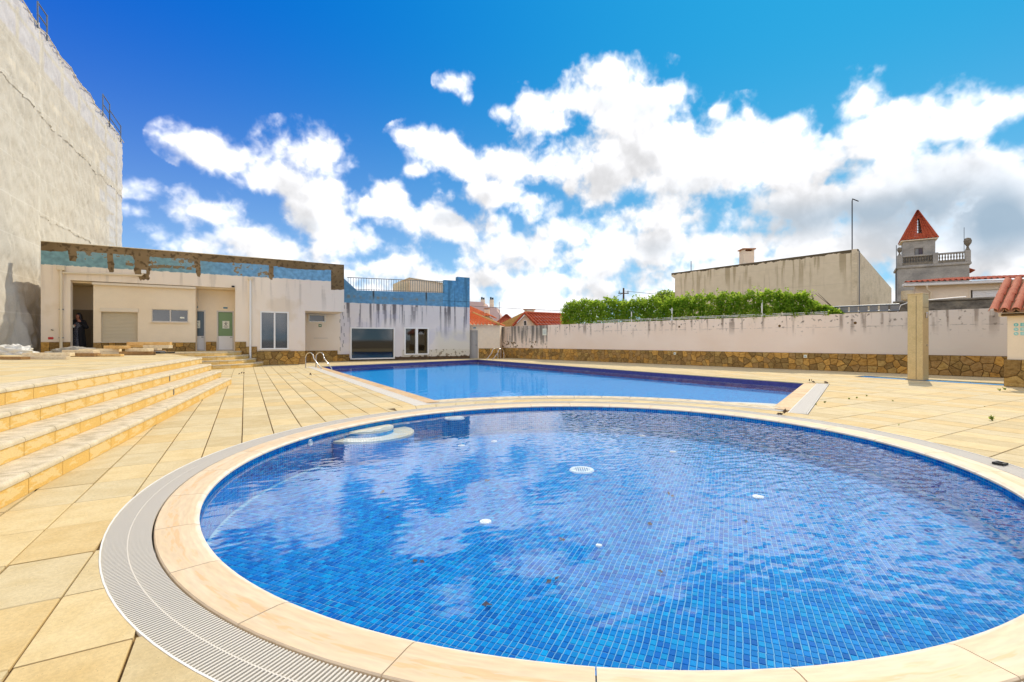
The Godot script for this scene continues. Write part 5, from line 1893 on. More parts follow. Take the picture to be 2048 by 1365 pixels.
func build_hedge() -> void:
	var t := thing("ivy_hedge", "leafy green ivy hedge growing along the top of the boundary wall", "hedge", P(-2.65, 33.0), -0.7882)
	var rng := RandomNumberGenerator.new()
	rng.seed = 31
	var nz := FastNoiseLite.new()
	nz.seed = 2
	nz.frequency = 0.9
	nz.fractal_octaves = 3
	var bs := []
	for i in 5:
		bs.append(MB.new())
	for k in 34000:
		var x := rng.randf_range(5.75, 20.4)
		var top := 3.32 + 0.22 * smoothstep(12.0, 7.0, x) - 0.35 * smoothstep(16.5, 20.4, x) + 0.30 * nz.get_noise_1d(x * 1.6) + 0.16 * nz.get_noise_1d(x * 6.0 + 40.0)
		if x < 6.2:
			top -= (6.2 - x) * 1.6
		if x > 19.2:
			top = minf(top, 2.9 - (x - 19.2) * 0.5)
		var y := lerpf(2.16, top, pow(rng.randf(), 0.85))
		var lump := nz.get_noise_2d(x * 2.2, y * 2.2)
		var z := -0.30 + 0.24 * lump + rng.randf_range(-0.30, 0.30) * (0.5 + 0.5 * rng.randf())
		if nz.get_noise_3d(x * 3.0, y * 3.0, 5.0) < -0.36:
			continue
		var id := rng.randi_range(0, 3)
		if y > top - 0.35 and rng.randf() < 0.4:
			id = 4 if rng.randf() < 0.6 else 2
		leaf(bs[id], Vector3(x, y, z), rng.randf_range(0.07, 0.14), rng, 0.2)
	# shoots that stand out above the top
	for k in 46:
		var x := rng.randf_range(6.2, 19.6)
		var y := 3.2 - 0.4 * smoothstep(16.5, 20.0, x)
		var h := rng.randf_range(0.15, 0.5)
		for j in 16:
			leaf(bs[[1, 2, 4, 4][rng.randi() % 4]], Vector3(x + rng.randf_range(-0.08, 0.08), y + h * j / 15.0, -0.38 + rng.randf_range(-0.08, 0.08)), rng.randf_range(0.07, 0.12), rng, 0.4)
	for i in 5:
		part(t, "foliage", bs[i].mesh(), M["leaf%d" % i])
	var tw := MB.new()
	for k in 60:
		var x := rng.randf_range(5.9, 20.0)
		tw.tube([Vector3(x, 2.1, -0.4), Vector3(x + rng.randf_range(-0.2, 0.2), 2.6, -0.4 + rng.randf_range(-0.1, 0.1)), Vector3(x + rng.randf_range(-0.4, 0.4), 3.1, -0.38)], [0.02, 0.015, 0.006], 5)
	part(t, "stems", tw.mesh(), M.bark)
	for q in [[10.81, 2.72, "first white fence post in the ivy, nearest the tiled houses"], [13.18, 2.80, "middle white fence post in the ivy hedge"], [17.47, 2.92, "white fence post at the thick right-hand part of the ivy"]]:
		solo("fence_post", tubem([Vector3(q[0], 2.16, -0.06), Vector3(q[0], q[1], -0.06)], 0.032, 8), M.white_paint, q[2], "post", "posts in the ivy", P(-2.65, 33.0), -0.7882)
	var wire := thing("wire_fence", "thin pale wires strung between the posts below the ivy", "fence", P(-2.65, 33.0), -0.7882)
	for y in [2.24, 2.30]:
		part(wire, "wire", tubem([Vector3(8.5, y, -0.06), Vector3(14.0, y + 0.02, -0.06), Vector3(20.0, y + 0.02, -0.06)], 0.014, 5), M.white_paint)


func barrel(length: float, r0: float, r1: float, thick := 0.012, up := true) -> ArrayMesh:
	# half-round roof tile along z, narrower at one end
	var b := MB.new()
	var k := 8
	for i in k:
		var a0 := PI * i / k
		var a1 := PI * (i + 1) / k
		var f := 1.0 if up else -1.0
		var o := [Vector3(cos(a0) * r0, sin(a0) * r0 * f, 0), Vector3(cos(a1) * r0, sin(a1) * r0 * f, 0), Vector3(cos(a1) * r1, sin(a1) * r1 * f, -length), Vector3(cos(a0) * r1, sin(a0) * r1 * f, -length)]
		var q := []
		for p in o:
			q.append(p * Vector3((r0 - thick) / r0, (r0 - thick) / r0, 1.0))
		var m: Vector3 = (o[0] + o[1]) * Vector3(1, 1, 0)
		b.quad_out(o[0], o[1], o[2], o[3], m)
		b.quad_out(q[0], q[1], q[2], q[3], -m)
		b.quad_out(o[0], o[1], q[1], q[0], Vector3(0, 0, 1))
	return b.mesh()


func build_hut() -> void:
	var t := thing("tiled_hut", "small cream hut with terracotta tile roof at the right edge", "hut", P(12.2, 12.5), -1.0227)
	part(t, "wall", boxm(Vector3(1.55, 1.25, -0.98), Vector3(3.0, 1.28, 1.9), 0.01), M.plaster_warm)
	part(t, "stone_core", boxm(Vector3(1.55, 0.31, -0.98), Vector3(3.06, 0.70, 1.96)), M.mortar)
	cladding(t, 0.0, 3.1, 0.0, 0.70, 0.0, 0.34, 71)
	part(t, "eave_beam", boxm(Vector3(1.62, 1.87, 0.0), Vector3(3.4, 0.10, 0.24), 0.01), M.plaster_warm)
	part(t, "roof_deck", boxm(Vector3(1.68, 2.28, -0.42), Vector3(3.4, 0.05, 1.42), 0.0, Basis(Vector3.RIGHT, 0.66)), M.mortar)
	part(t, "roof_deck", boxm(Vector3(1.68, 2.28, -1.50), Vector3(3.4, 0.05, 1.42), 0.0, Basis(Vector3.RIGHT, -0.66)), M.mortar)
	# tile rows up the near slope
	var rng := RandomNumberGenerator.new()
	rng.seed = 4
	var slope := Basis(Vector3.RIGHT, 0.66)
	var cover := barrel(0.40, 0.095, 0.075)
	var pan := barrel(0.40, 0.10, 0.08, 0.012, false)
	for c in 16:
		for r in 4:
			var x := -0.13 + c * 0.215
			var along := slope * Vector3(0, 0, -1)
			var nrm := slope * Vector3.UP
			var base := Vector3(x, 1.90, 0.26) + along * (0.345 * r)
			var o := part(t, "cover_tile", cover, M.terracotta)
			o.transform = Transform3D(slope * Basis(Vector3.RIGHT, 0.05) * Basis(Vector3.UP, rng.randf_range(-0.02, 0.02)), base + nrm * (0.075 + 0.004 * rng.randf()))
			o = part(t, "pan_tile", pan, M.terracotta_pale)
			o.transform = Transform3D(slope * Basis(Vector3.RIGHT, 0.05), base + Vector3(0.1075, 0, 0) + nrm * 0.115)
	for c in 10:
		var o := part(t, "ridge_tile", barrel(0.42, 0.13, 0.11), M.terracotta)
		o.transform = Transform3D(Basis(Vector3.UP, -PI / 2), Vector3(0.0 + c * 0.36, 2.72, -0.93))
	# painted signs: three round symbols with a text bar each
	for i in 3:
		var y := 1.60 - i * 0.115
		var s := thing("hut_sign", ["topmost blue-green rules sign on the hut wall", "middle pale green rules sign on the hut wall", "lowest pale green rules sign on the hut wall"][i], "sign", P(12.2, 12.5), -1.0227, "rules signs on the hut")
		var m: Material = M.sign_teal if i == 0 else M.sign_teal_pale
		var ring := MB.new()
		ring.lathe([Vector2(0.0, 0.006), Vector2(0.042, 0.006), Vector2(0.046, 0.0)], Vector3.ZERO, 18)
		part(s, "symbol", ring.mesh(), m).transform = Transform3D(Basis(Vector3.RIGHT, PI / 2), Vector3(0.22, y, -0.028))
		part(s, "figure", boxm(Vector3(0.22, y, -0.02), Vector3(0.014, 0.05, 0.004), 0.0, Basis(Vector3(0, 0, 1), [0.0, 1.2, 0.8][i])), M.sign_white)
		part(s, "bar", boxm(Vector3(0.40, y, -0.026), Vector3(0.20, 0.085, 0.006)), m)
		for k in 2:
			part(s, "text_line", boxm(Vector3(0.40, y + 0.014 - k * 0.03, -0.022), Vector3(0.14, 0.010, 0.003)), M.sign_white)


# ---------------------------------------------------------------- the village behind
func tiled_slope(b: MB, a: Vector3, e: Vector3, rt: Vector3, lt: Vector3, cols: int) -> void:
	# a roof slope of barrel tiles: eave A-E, upper edge LT-RT; every column is a rounded rib with a valley beside it
	var up := (e - a).cross(lt - a).normalized()
	if up.y < 0.0:
		up = -up
	var w := a.distance_to(e) / cols
	var rows := maxi(2, int(a.distance_to(lt) / 0.42))
	for i in cols:
		var pr := []
		for q in [[0.0, 0.0], [0.12, 0.20], [0.33, 0.34], [0.54, 0.20], [0.66, 0.0], [1.0, 0.0]]:
			pr.append(Vector2((i + float(q[0])) / cols, float(q[1]) * w))
		for j in rows:
			var v0 := float(j) / rows
			var v1 := float(j + 1) / rows
			for k in 5:
				var p: Vector2 = pr[k]
				var q: Vector2 = pr[k + 1]
				var lift := up * 0.012
				b.quad_out(a.lerp(e, p.x).lerp(lt.lerp(rt, p.x), v0) + up * p.y + lift, a.lerp(e, q.x).lerp(lt.lerp(rt, q.x), v0) + up * q.y + lift, a.lerp(e, q.x).lerp(lt.lerp(rt, q.x), v1) + up * q.y, a.lerp(e, p.x).lerp(lt.lerp(rt, p.x), v1) + up * p.y, up)


func upright(poly: Array, thick: float) -> ArrayMesh:
	var p := PackedVector2Array()
	for q in poly:
		p.append(Vector2(q[0], q[1]))
	return pierced(p, [], -thick, 0.0).mesh()


func chimney(parent: Node, at: Vector3, w: float, h: float, m: Material) -> void:
	var c := part(parent, "chimney", boxm(at + Vector3(0, h * 0.42, 0), Vector3(w, h * 0.84, w), 0.01), m)
	for s in [-1, 1]:
		part(c, "leg", boxm(at + Vector3(s * w * 0.42, h * 0.89, 0), Vector3(w * 0.16, h * 0.10, w)), m)
	part(c, "cap", boxm(at + Vector3(0, h * 0.97, 0), Vector3(w * 1.25, h * 0.06, w * 1.25), 0.01), M.terracotta_pale)


func build_village() -> void:
	# pump house with the grey door, in the corner of the yard
	var o := P(-4.75, 31.75)
	var t := thing("pump_house", "low cream outbuilding with grey door and orange tile roof in the far corner", "house", o, -0.03)
	part(t, "wall", pierced(rect(0.2, 0, 2.3, 2.2), [[0.12, 0.02, 0.82, 1.85]], -0.25, 0.0).mesh(), M.plaster)
	var d := frame(t, "door", 0.13, 0.0, 0.83, 1.87, -0.04, 0.06, 0.12, M.door_grey)
	part(d, "leaf", boxm(Vector3(0.48, 0.93, -0.07), Vector3(0.58, 1.74, 0.04)), M.door_grey)
	part(d, "upper_panel", boxm(Vector3(0.48, 1.33, -0.045), Vector3(0.44, 0.80, 0.012), 0.004), M.door_grey)
	part(d, "lower_panel", boxm(Vector3(0.48, 0.45, -0.045), Vector3(0.44, 0.62, 0.012), 0.004), M.door_grey)
	part(d, "handle", boxm(Vector3(0.72, 0.88, -0.03), Vector3(0.08, 0.03, 0.04)), M.black)
	part(t, "number_plate", boxm(Vector3(0.62, 2.02, 0.008), Vector3(0.18, 0.08, 0.012)), M.sign_blue)
	cladding(t, 0.9, 2.3, 0.0, 0.66, 0.0, 0.28, 81)
	var b := MB.new()
	tiled_slope(b, Vector3(-1.6, 2.18, 0.25), Vector3(2.25, 2.22, 0.25), Vector3(0.1, 3.1, -2.6), Vector3(-1.6, 3.1, -2.6), 16)
	tiled_slope(b, Vector3(2.25, 2.22, 0.25), Vector3(2.25, 2.22, -4.0), Vector3(0.1, 3.1, -2.6), Vector3(0.1, 3.1, -2.6), 14)
	part(t, "roof", b.mesh(), M.roof_orange)
	part(t, "hip", tubem([Vector3(2.27, 2.25, 0.25), Vector3(0.1, 3.15, -2.6)], 0.09, 8), M.roof_ochre)
	part(t, "side_wall", boxm(Vector3(2.18, 1.1, -2.1), Vector3(0.24, 2.2, 3.7)), M.plaster)
	# house with hipped orange roof behind it
	t = thing("hipped_house", "cream house with hipped orange roof and chimney, behind the corner outbuilding", "house", P(-6.2, 42.0))
	part(t, "wall", boxm(Vector3(-0.4, 1.65, -2.5), Vector3(4.6, 3.3, 5.0)), M.plaster_warm)
	b = MB.new()
	tiled_slope(b, Vector3(-3.4, 3.3, 0.3), Vector3(2.2, 3.3, 0.3), Vector3(-0.2, 4.35, -2.4), Vector3(-2.4, 4.35, -2.4), 22)
	tiled_slope(b, Vector3(2.2, 3.3, 0.3), Vector3(2.2, 3.3, -5.2), Vector3(-0.2, 4.35, -2.4), Vector3(-0.2, 4.35, -2.4), 18)
	part(t, "roof", b.mesh(), M.roof_orange)
	chimney(t, Vector3(1.75, 3.1, -0.6), 0.42, 0.95, M.plaster_warm)
	# gabled house with red roof
	t = thing("gabled_house", "white gabled house with red ribbed tile roof, behind the grey wall end", "house", P(-1.0, 42.0))
	part(t, "gable_wall", upright([[-0.95, 0], [0.93, 0], [0.93, 2.55], [-0.08, 3.42], [-0.95, 2.50]], 0.3), M.plaster)
	var w := frame(t, "window", -0.17, 2.48, 0.10, 2.92, 0.0, 0.04, 0.06, M.white_paint)
	part(w, "pane", boxm(Vector3(-0.035, 2.70, -0.01), Vector3(0.2, 0.36, 0.02)), M.glass_dark)
	b = MB.new()
	tiled_slope(b, Vector3(1.15, 2.35, 0.3), Vector3(5.0, 2.35, -1.0), Vector3(3.6, 3.55, -2.4), Vector3(-0.08, 3.55, 0.2), 13)
	part(t, "roof", b.mesh(), M.roof_red)
	b = MB.new()
	tiled_slope(b, Vector3(-3.2, 2.2, -1.4), Vector3(-1.15, 2.40, 0.3), Vector3(-0.08, 3.55, 0.2), Vector3(-0.3, 3.6, -1.2), 10)
	part(t, "side_roof", b.mesh(), M.roof_ochre)
	for q in [[Vector3(1.12, 2.42, 0.34), Vector3(-0.08, 3.60, 0.24)], [Vector3(-1.12, 2.46, 0.34), Vector3(-0.08, 3.60, 0.24)], [Vector3(-0.08, 3.62, 0.2), Vector3(3.6, 3.62, -2.4)]]:
		part(t, "ridge", tubem(q, 0.10, 8), M.roof_red)
	part(t, "body", boxm(Vector3(1.6, 1.2, -2.2), Vector3(4.4, 2.4, 3.0), 0.0, Basis(Vector3.UP, 0.3)), M.plaster)
	chimney(t, Vector3(0.3, 3.3, -2.2), 0.9, 0.75, M.concrete)
	chimney(t, Vector3(4.4, 3.2, -3.2), 0.4, 0.75, M.concrete)
	# small pointed roof between the houses
	t = thing("pointed_roof_house", "little dark red pyramid roof between the two tiled houses", "house", P(-3.7, 58.0))
	b = MB.new()
	for q in [[-1.5, 1.5, 1.5, 1.5], [1.5, 1.5, 1.5, -1.5], [1.5, -1.5, -1.5, -1.5], [-1.5, -1.5, -1.5, 1.5]]:
		tiled_slope(b, Vector3(q[0], 2.9, q[1]), Vector3(q[2], 2.9, q[3]), Vector3(0, 4.3, 0), Vector3(0, 4.3, 0), 8)
	part(t, "roof", b.mesh(), M.roof_red)
	part(t, "wall", boxm(Vector3(0, 1.5, 0), Vector3(2.7, 3.0, 2.7)), M.plaster)
	# apartment block in the distance
	t = thing("apartment_block", "distant pinkish apartment block with roof chimneys", "building", P(-11.5, 90.0))
	part(t, "wall", upright([[-4, 0], [4.6, 0], [4.6, 5.9], [3.9, 6.9], [3.9, 7.4], [1.4, 7.6], [1.4, 8.4], [-4, 8.6]], 9.0), plain("pink_render", c8(206, 178, 168), 0.9))
	for x in [1.2, 2.9]:
		var c := part(t, "chimney", boxm(Vector3(x, 8.1, -1.0), Vector3(0.75, 1.6, 0.8)), M.plaster)
		part(c, "pot", tubem([Vector3(x - 0.18, 8.9, -1.0), Vector3(x - 0.18, 9.4, -1.0)], 0.16, 8), M.black)
		part(c, "pot", tubem([Vector3(x + 0.18, 8.9, -1.0), Vector3(x + 0.18, 9.3, -1.0)], 0.16, 8), M.black)
	# concrete building with the sloping top
	t = thing("concrete_building", "big bare concrete building with sloping roofline above the hedge", "building", P(20.07, 30.0), 0.0)
	var turn := atan2(10.4, -8.43)
	var fa := Node3D.new()
	var cb := ramp_texture(512, 0.006, 5, 301, [c8(158, 144, 112), c8(190, 174, 138), c8(204, 190, 156), c8(182, 166, 132)], 0.04)
	var st := noise_bytes(512, 512, 0.03, 4, 302)
	var cp := uv_mapped("concrete_front", paint(1024, 512, func(u, v):
		var a := bump_at(st, 512, 512, u * 900.0, v * 40.0)
		var e := bump_at(st, 512, 512, u * 700.0, v * 500.0)
		var c := c8(216, 200, 164).lerp(c8(226, 210, 176), e)
		c = c.lerp(c8(150, 132, 96), smoothstep(0.5, 0.75, a) * smoothstep(0.55, 0.98, v) * 0.6)
		if v > 0.975 + (e - 0.5) * 0.03:
			c = c8(96, 84, 60)
		if absf(fposmod(v * 5.0, 1.0) - 0.5) < 0.012:
			c *= 0.96
		return c), 0.95)
	# the long face: local x runs from its far left end to the near corner
	var left := Vector3(11.64 - 20.07, 0, -(40.4 - 30.0))
	var dirx := -left.normalized()
	var along := Basis(dirx, Vector3.UP, dirx.cross(Vector3.UP))
	b = pierced(PackedVector2Array([Vector2(0, -0.1), Vector2(13.39, -0.1), Vector2(13.39, 6.93), Vector2(-0.35, 6.90), Vector2(-0.35, 6.65), Vector2(0, 6.4)]), [], -0.3, 0.0)
	b.planar_uv(-0.4, -0.1, 13.8, 7.05)
	part(t, "long_wall", b.mesh(), cp).transform = Transform3D(along, left)
	var back := Vector3(28.3 - 20.07, 0, -(38.2 - 30.0))
	var bx := back.normalized()
	var acr := Basis(bx, Vector3.UP, bx.cross(Vector3.UP))
	b = pierced(PackedVector2Array([Vector2(0, -0.1), Vector2(11.6, -0.1), Vector2(11.6, 5.35), Vector2(0, 6.93)]), [], -0.3, 0.0)
	part(t, "end_wall", b.mesh(), M.concrete).transform = Transform3D(acr, Vector3.ZERO)
	var rf := MB.new()
	rf.quad_out(left + Vector3(0, 6.6, 0), Vector3(0, 6.6, 0), back + Vector3(0, 5.2, 0), left + back + Vector3(0, 5.2, 0), Vector3.UP)
	part(t, "roof", rf.mesh(), M.terracotta_pale)
	part(t, "corner_pipe", tubem([Vector3(0.08, 0, 0.08), Vector3(0.08, 6.8, 0.08)], 0.035, 6), M.rail_paint)
	chimney(t, Vector3(15.9 - 20.07, 6.7, -(36.3 - 30.0)), 0.80, 1.4, M.plaster_warm)
	solo("roof_antenna", tubem([Vector3(0, 6.7, 0), Vector3(0, 10.0, 0), Vector3(0.02, 10.15, 0), Vector3(0.4, 10.0, 0)], 0.035, 6), M.black, "tall thin antenna pole with bent tip on the concrete building", "antenna", "", P(19.95, 30.3))
	solo("short_pole", tubem([Vector3(0, 6.5, 0), Vector3(0, 7.75, 0)], 0.03, 6), M.black, "short thin pole at the low left end of the concrete roof", "pole", "", P(12.75, 39.6))
	# tower house
	t = thing("tower_house", "old grey building with balustrade and a tower under a broken red pyramid roof", "building", P(49.6, 60.0), -0.58)
	t.scale = Vector3(0.77, 1.0, 0.7)
	part(t, "body", boxm(Vector3(0, 5.2, -3.5), Vector3(9.0, 10.6, 7.0)), M.grey_render)
	part(t, "cornice", boxm(Vector3(0, 10.6, -3.5), Vector3(9.5, 0.35, 7.5), 0.08), M.grey_render)
	part(t, "parapet_base", boxm(Vector3(0, 10.95, -0.1), Vector3(9.1, 0.35, 0.4)), M.dark_concrete)
	part(t, "parapet_rail", boxm(Vector3(0, 11.95, -0.1), Vector3(9.2, 0.2, 0.5), 0.04), M.grey_render)
	var bal := MB.new()
	bal.lathe([Vector2(0.10, 0.0), Vector2(0.06, 0.15), Vector2(0.13, 0.35), Vector2(0.06, 0.6), Vector2(0.10, 0.75)], Vector3.ZERO, 8)
	var bm := bal.mesh()
	for i in 24:
		part(t, "baluster", bm, M.dark_concrete).position = Vector3(-4.1 + i * 0.355, 11.12, -0.1)
	for x in [-4.3, 0.35, 4.3]:
		part(t, "pedestal", boxm(Vector3(x, 11.45, -0.1), Vector3(0.7, 1.4, 0.7), 0.04), M.grey_render)
	for q in [[-4.3, 0.8], [4.3, 1.15]]:
		var u := MB.new()
		var s: float = q[1]
		u.lathe([Vector2(0.30, 0.0), Vector2(0.16, 0.25), Vector2(0.12, 0.4), Vector2(0.40, 0.75), Vector2(0.45, 1.0), Vector2(0.33, 1.25), Vector2(0.0, 1.35)], Vector3.ZERO, 14)
		var un := part(t, "urn", u.mesh(), M.dark_concrete)
		un.position = Vector3(q[0], 12.15, -0.1)
		un.scale = Vector3.ONE * s
	part(t, "lightning_rod", tubem([Vector3(3.9, 12.0, -0.3), Vector3(3.9, 15.0, -0.3)], 0.035, 5), M.black)
	part(t, "tower", pierced(rect(-3.8, 10.8, 0.4, 14.0), [[-2.3, 11.9, -1.15, 13.0]], -4.4, -0.6).mesh(), M.grey_render)
	var tw := frame(t, "tower_window", -2.3, 11.9, -1.15, 13.0, -0.62, 0.08, 0.1, M.dark_concrete)
	part(tw, "shutter", boxm(Vector3(-2.0, 12.45, -0.66), Vector3(0.5, 0.94, 0.05)), M.rail_paint)
	part(tw, "shutter", boxm(Vector3(-1.45, 12.45, -0.66), Vector3(0.48, 0.94, 0.05)), plain("purple_grey", c8(84, 74, 78), 0.8))
	part(t, "room_back", boxm(Vector3(-1.7, 12.45, -1.2), Vector3(2.0, 1.6, 0.1)), M.window_back)  # panel added to close the opening, its tone stands in for shade
	part(t, "tower_eave", boxm(Vector3(-1.7, 14.02, -2.5), Vector3(4.9, 0.14, 4.5), 0.03), M.ledge)
	# pyramid roof with a hole where tiles are gone: the slopes are built in strips round it
	var ap := Vector3(-1.7, 18.1, -2.5)
	var c4 := [Vector3(-4.15, 14.08, -0.2), Vector3(0.75, 14.08, -0.2), Vector3(0.75, 14.08, -4.8), Vector3(-4.15, 14.08, -4.8)]
	b = MB.new()
	for i in [1, 3]:
		tiled_slope(b, c4[i], c4[(i + 1) % 4], ap, ap, 12)
	for i in [0, 2]:
		# left part, right part, sill and head round the gap
		var fa0: Vector3 = c4[i]
		var fb0: Vector3 = c4[(i + 1) % 4]
		var pt := func(u: float, v: float) -> Vector3: return fa0.lerp(fb0, u).lerp(ap, v)
		for q in [[0.0, 0.44, 0.0, 1.0], [0.60, 1.0, 0.0, 1.0], [0.44, 0.60, 0.0, 0.18], [0.44, 0.60, 0.70, 1.0]]:
			tiled_slope(b, pt.call(q[0], q[2]), pt.call(q[1], q[2]), pt.call(q[1], q[3]), pt.call(q[0], q[3]), maxi(2, int((q[1] - q[0]) * 12.0)))
	part(t, "tower_roof", b.mesh(), M.roof_red)
	for i in 5:
		part(t, "lath", boxm(Vector3(-1.65, 14.9 + i * 0.36, -0.75 - i * 0.22), Vector3(0.85, 0.06, 0.06)), M.bark)
	part(t, "rafter", tubem([Vector3(-1.62, 14.2, -0.35), Vector3(-1.7, 17.3, -2.35)], 0.05, 5), M.bark)
	part(t, "side_eave", boxm(Vector3(4.9, 9.9, -3.0), Vector3(0.9, 0.12, 4.0), 0.0, Basis(Vector3(0, 0, 1), -0.35)), M.roof_red)
	part(t, "corner_pipe", tubem([Vector3(-4.75, 0, 0.1), Vector3(-4.75, 13.5, 0.1)], 0.05, 5), M.black)
	# house at the right with the long tiled eave
	t = thing("long_eave_house", "cream house with long tiled eave and closed roller shutter at the right", "house", P(19.15, 24.6), -0.42)
	part(t, "wall", pierced(rect(0.25, 0, 11.0, 4.0), [[2.4, 2.3, 3.98, 3.72]], -0.3, 0.0).mesh(), M.plaster)
	part(t, "side_wall", boxm(Vector3(1.7, 2.0, -1.7), Vector3(0.3, 4.0, 3.9), 0.0, Basis(Vector3.UP, -0.72)), M.plaster)
	w = frame(t, "window", 2.38, 2.28, 4.0, 3.74, -0.03, 0.07, 0.10, M.ledge)
	slats(w, "roller_shutter", 2.55, 2.35, 3.83, 3.68, -0.10, 0.08, M.white_paint)
	part(t, "room_back", boxm(Vector3(3.2, 3.0, -0.25), Vector3(1.7, 1.5, 0.04)), M.window_back)
	part(t, "eave_board", boxm(Vector3(5.4, 4.02, 0.15), Vector3(11.4, 0.14, 0.5), 0.02), M.white_paint)
	b = MB.new()
	tiled_slope(b, Vector3(-0.35, 4.12, 0.5), Vector3(11.2, 4.12, 0.5), Vector3(14.0, 4.62, -3.5), Vector3(2.6, 4.62, -3.5), 52)
	part(t, "roof", b.mesh(), M.roof_red)
	part(t, "rain_pipe", tubem([Vector3(0.62, 3.95, 0.35), Vector3(0.62, 3.75, 0.35), Vector3(0.85, 3.62, 0.1), Vector3(0.85, 0.1, 0.1)], 0.045, 8), M.cream_paint)
	# flue of the small building in the gap
	t = thing("flue", "pale cylindrical flue standing in the gap beside the tower building", "chimney", P(23.0, 29.6))
	part(t, "pipe", tubem([Vector3.ZERO, Vector3(0, 4.0, 0)], 0.28, 14), M.concrete)
	part(t, "collar", tubem([Vector3(0, 3.7, 0), Vector3(0, 4.25, 0)], 0.40, 14), M.concrete)
	# bush behind the wall and a utility pole with its wires
	t = thing("round_tree", "dark round treetop behind the hedge beside the concrete building", "tree", P(13.2, 49.0))
	var rng := RandomNumberGenerator.new()
	rng.seed = 91
	b = MB.new()
	for i in 2600:
		var p := Vector3(rng.randfn(), rng.randfn(), rng.randfn()).normalized() * pow(rng.randf(), 0.4)
		if fmod(absf(p.x * 3.7 + p.y * 2.3 + p.z), 0.5) < 0.09:
			continue
		leaf(b, Vector3(0, 5.4, 0) + p * Vector3(1.3, 0.95, 1.2), rng.randf_range(0.14, 0.26), rng, 0.2)
	part(t, "crown", b.mesh(), M.leaf3)
	part(t, "trunk", tubem([Vector3.ZERO, Vector3(0.1, 2.5, 0), Vector3(0, 5.2, 0)], [0.22, 0.18, 0.1], 8), M.bark)
	t = thing("utility_pole", "dark wooden utility pole with insulators above the hedge", "pole", P(9.95, 55.0))
	part(t, "post", tubem([Vector3.ZERO, Vector3(0, 7.2, 0)], [0.14, 0.10], 8), M.bark)
	part(t, "crossarm", boxm(Vector3(0, 6.6, 0), Vector3(1.2, 0.10, 0.10)), M.bark)
	for x in [-0.5, 0.5]:
		part(t, "insulator", tubem([Vector3(x, 6.65, 0), Vector3(x, 6.9, 0)], 0.06, 6), M.fitting_grey)
	var k := 0
	for q in [[Vector3(-9.5, 5.25, -55), Vector3(-4.4, 5.0, -56), Vector3(3.0, 4.7, -57), Vector3(9.9, 4.6, -58), "uppermost slack cable over the tiled roofs"], [Vector3(-4.5, 3.15, -62), Vector3(0.0, 3.4, -62), Vector3(4.5, 4.0, -60), Vector3(9.9, 6.6, -55), "thin cable rising to the utility pole from the rooftops"], [Vector3(-4.5, 2.75, -64), Vector3(0, 2.9, -64), Vector3(4.5, 3.2, -63), Vector3(9.9, 4.0, -62), "lowest thin cable just above the gabled roof"], [Vector3(10.0, 6.85, -55), Vector3(11.0, 6.4, -52), Vector3(12.5, 5.9, -49), Vector3(14.0, 5.8, -44), "short cable from the utility pole towards the concrete building"]]:
		solo("overhead_cable", tubem([q[0], q[1], q[2], q[3]], 0.022, 5), M.black, q[4], "cable", "overhead cables")
		k += 1
	solo("roof_mast", tubem([Vector3.ZERO, Vector3(0, 3.0, 0)], 0.022, 5), M.rail_paint, "thin mast left of the gabled house", "antenna", "", P(-3.35, 42.5, 1.6))


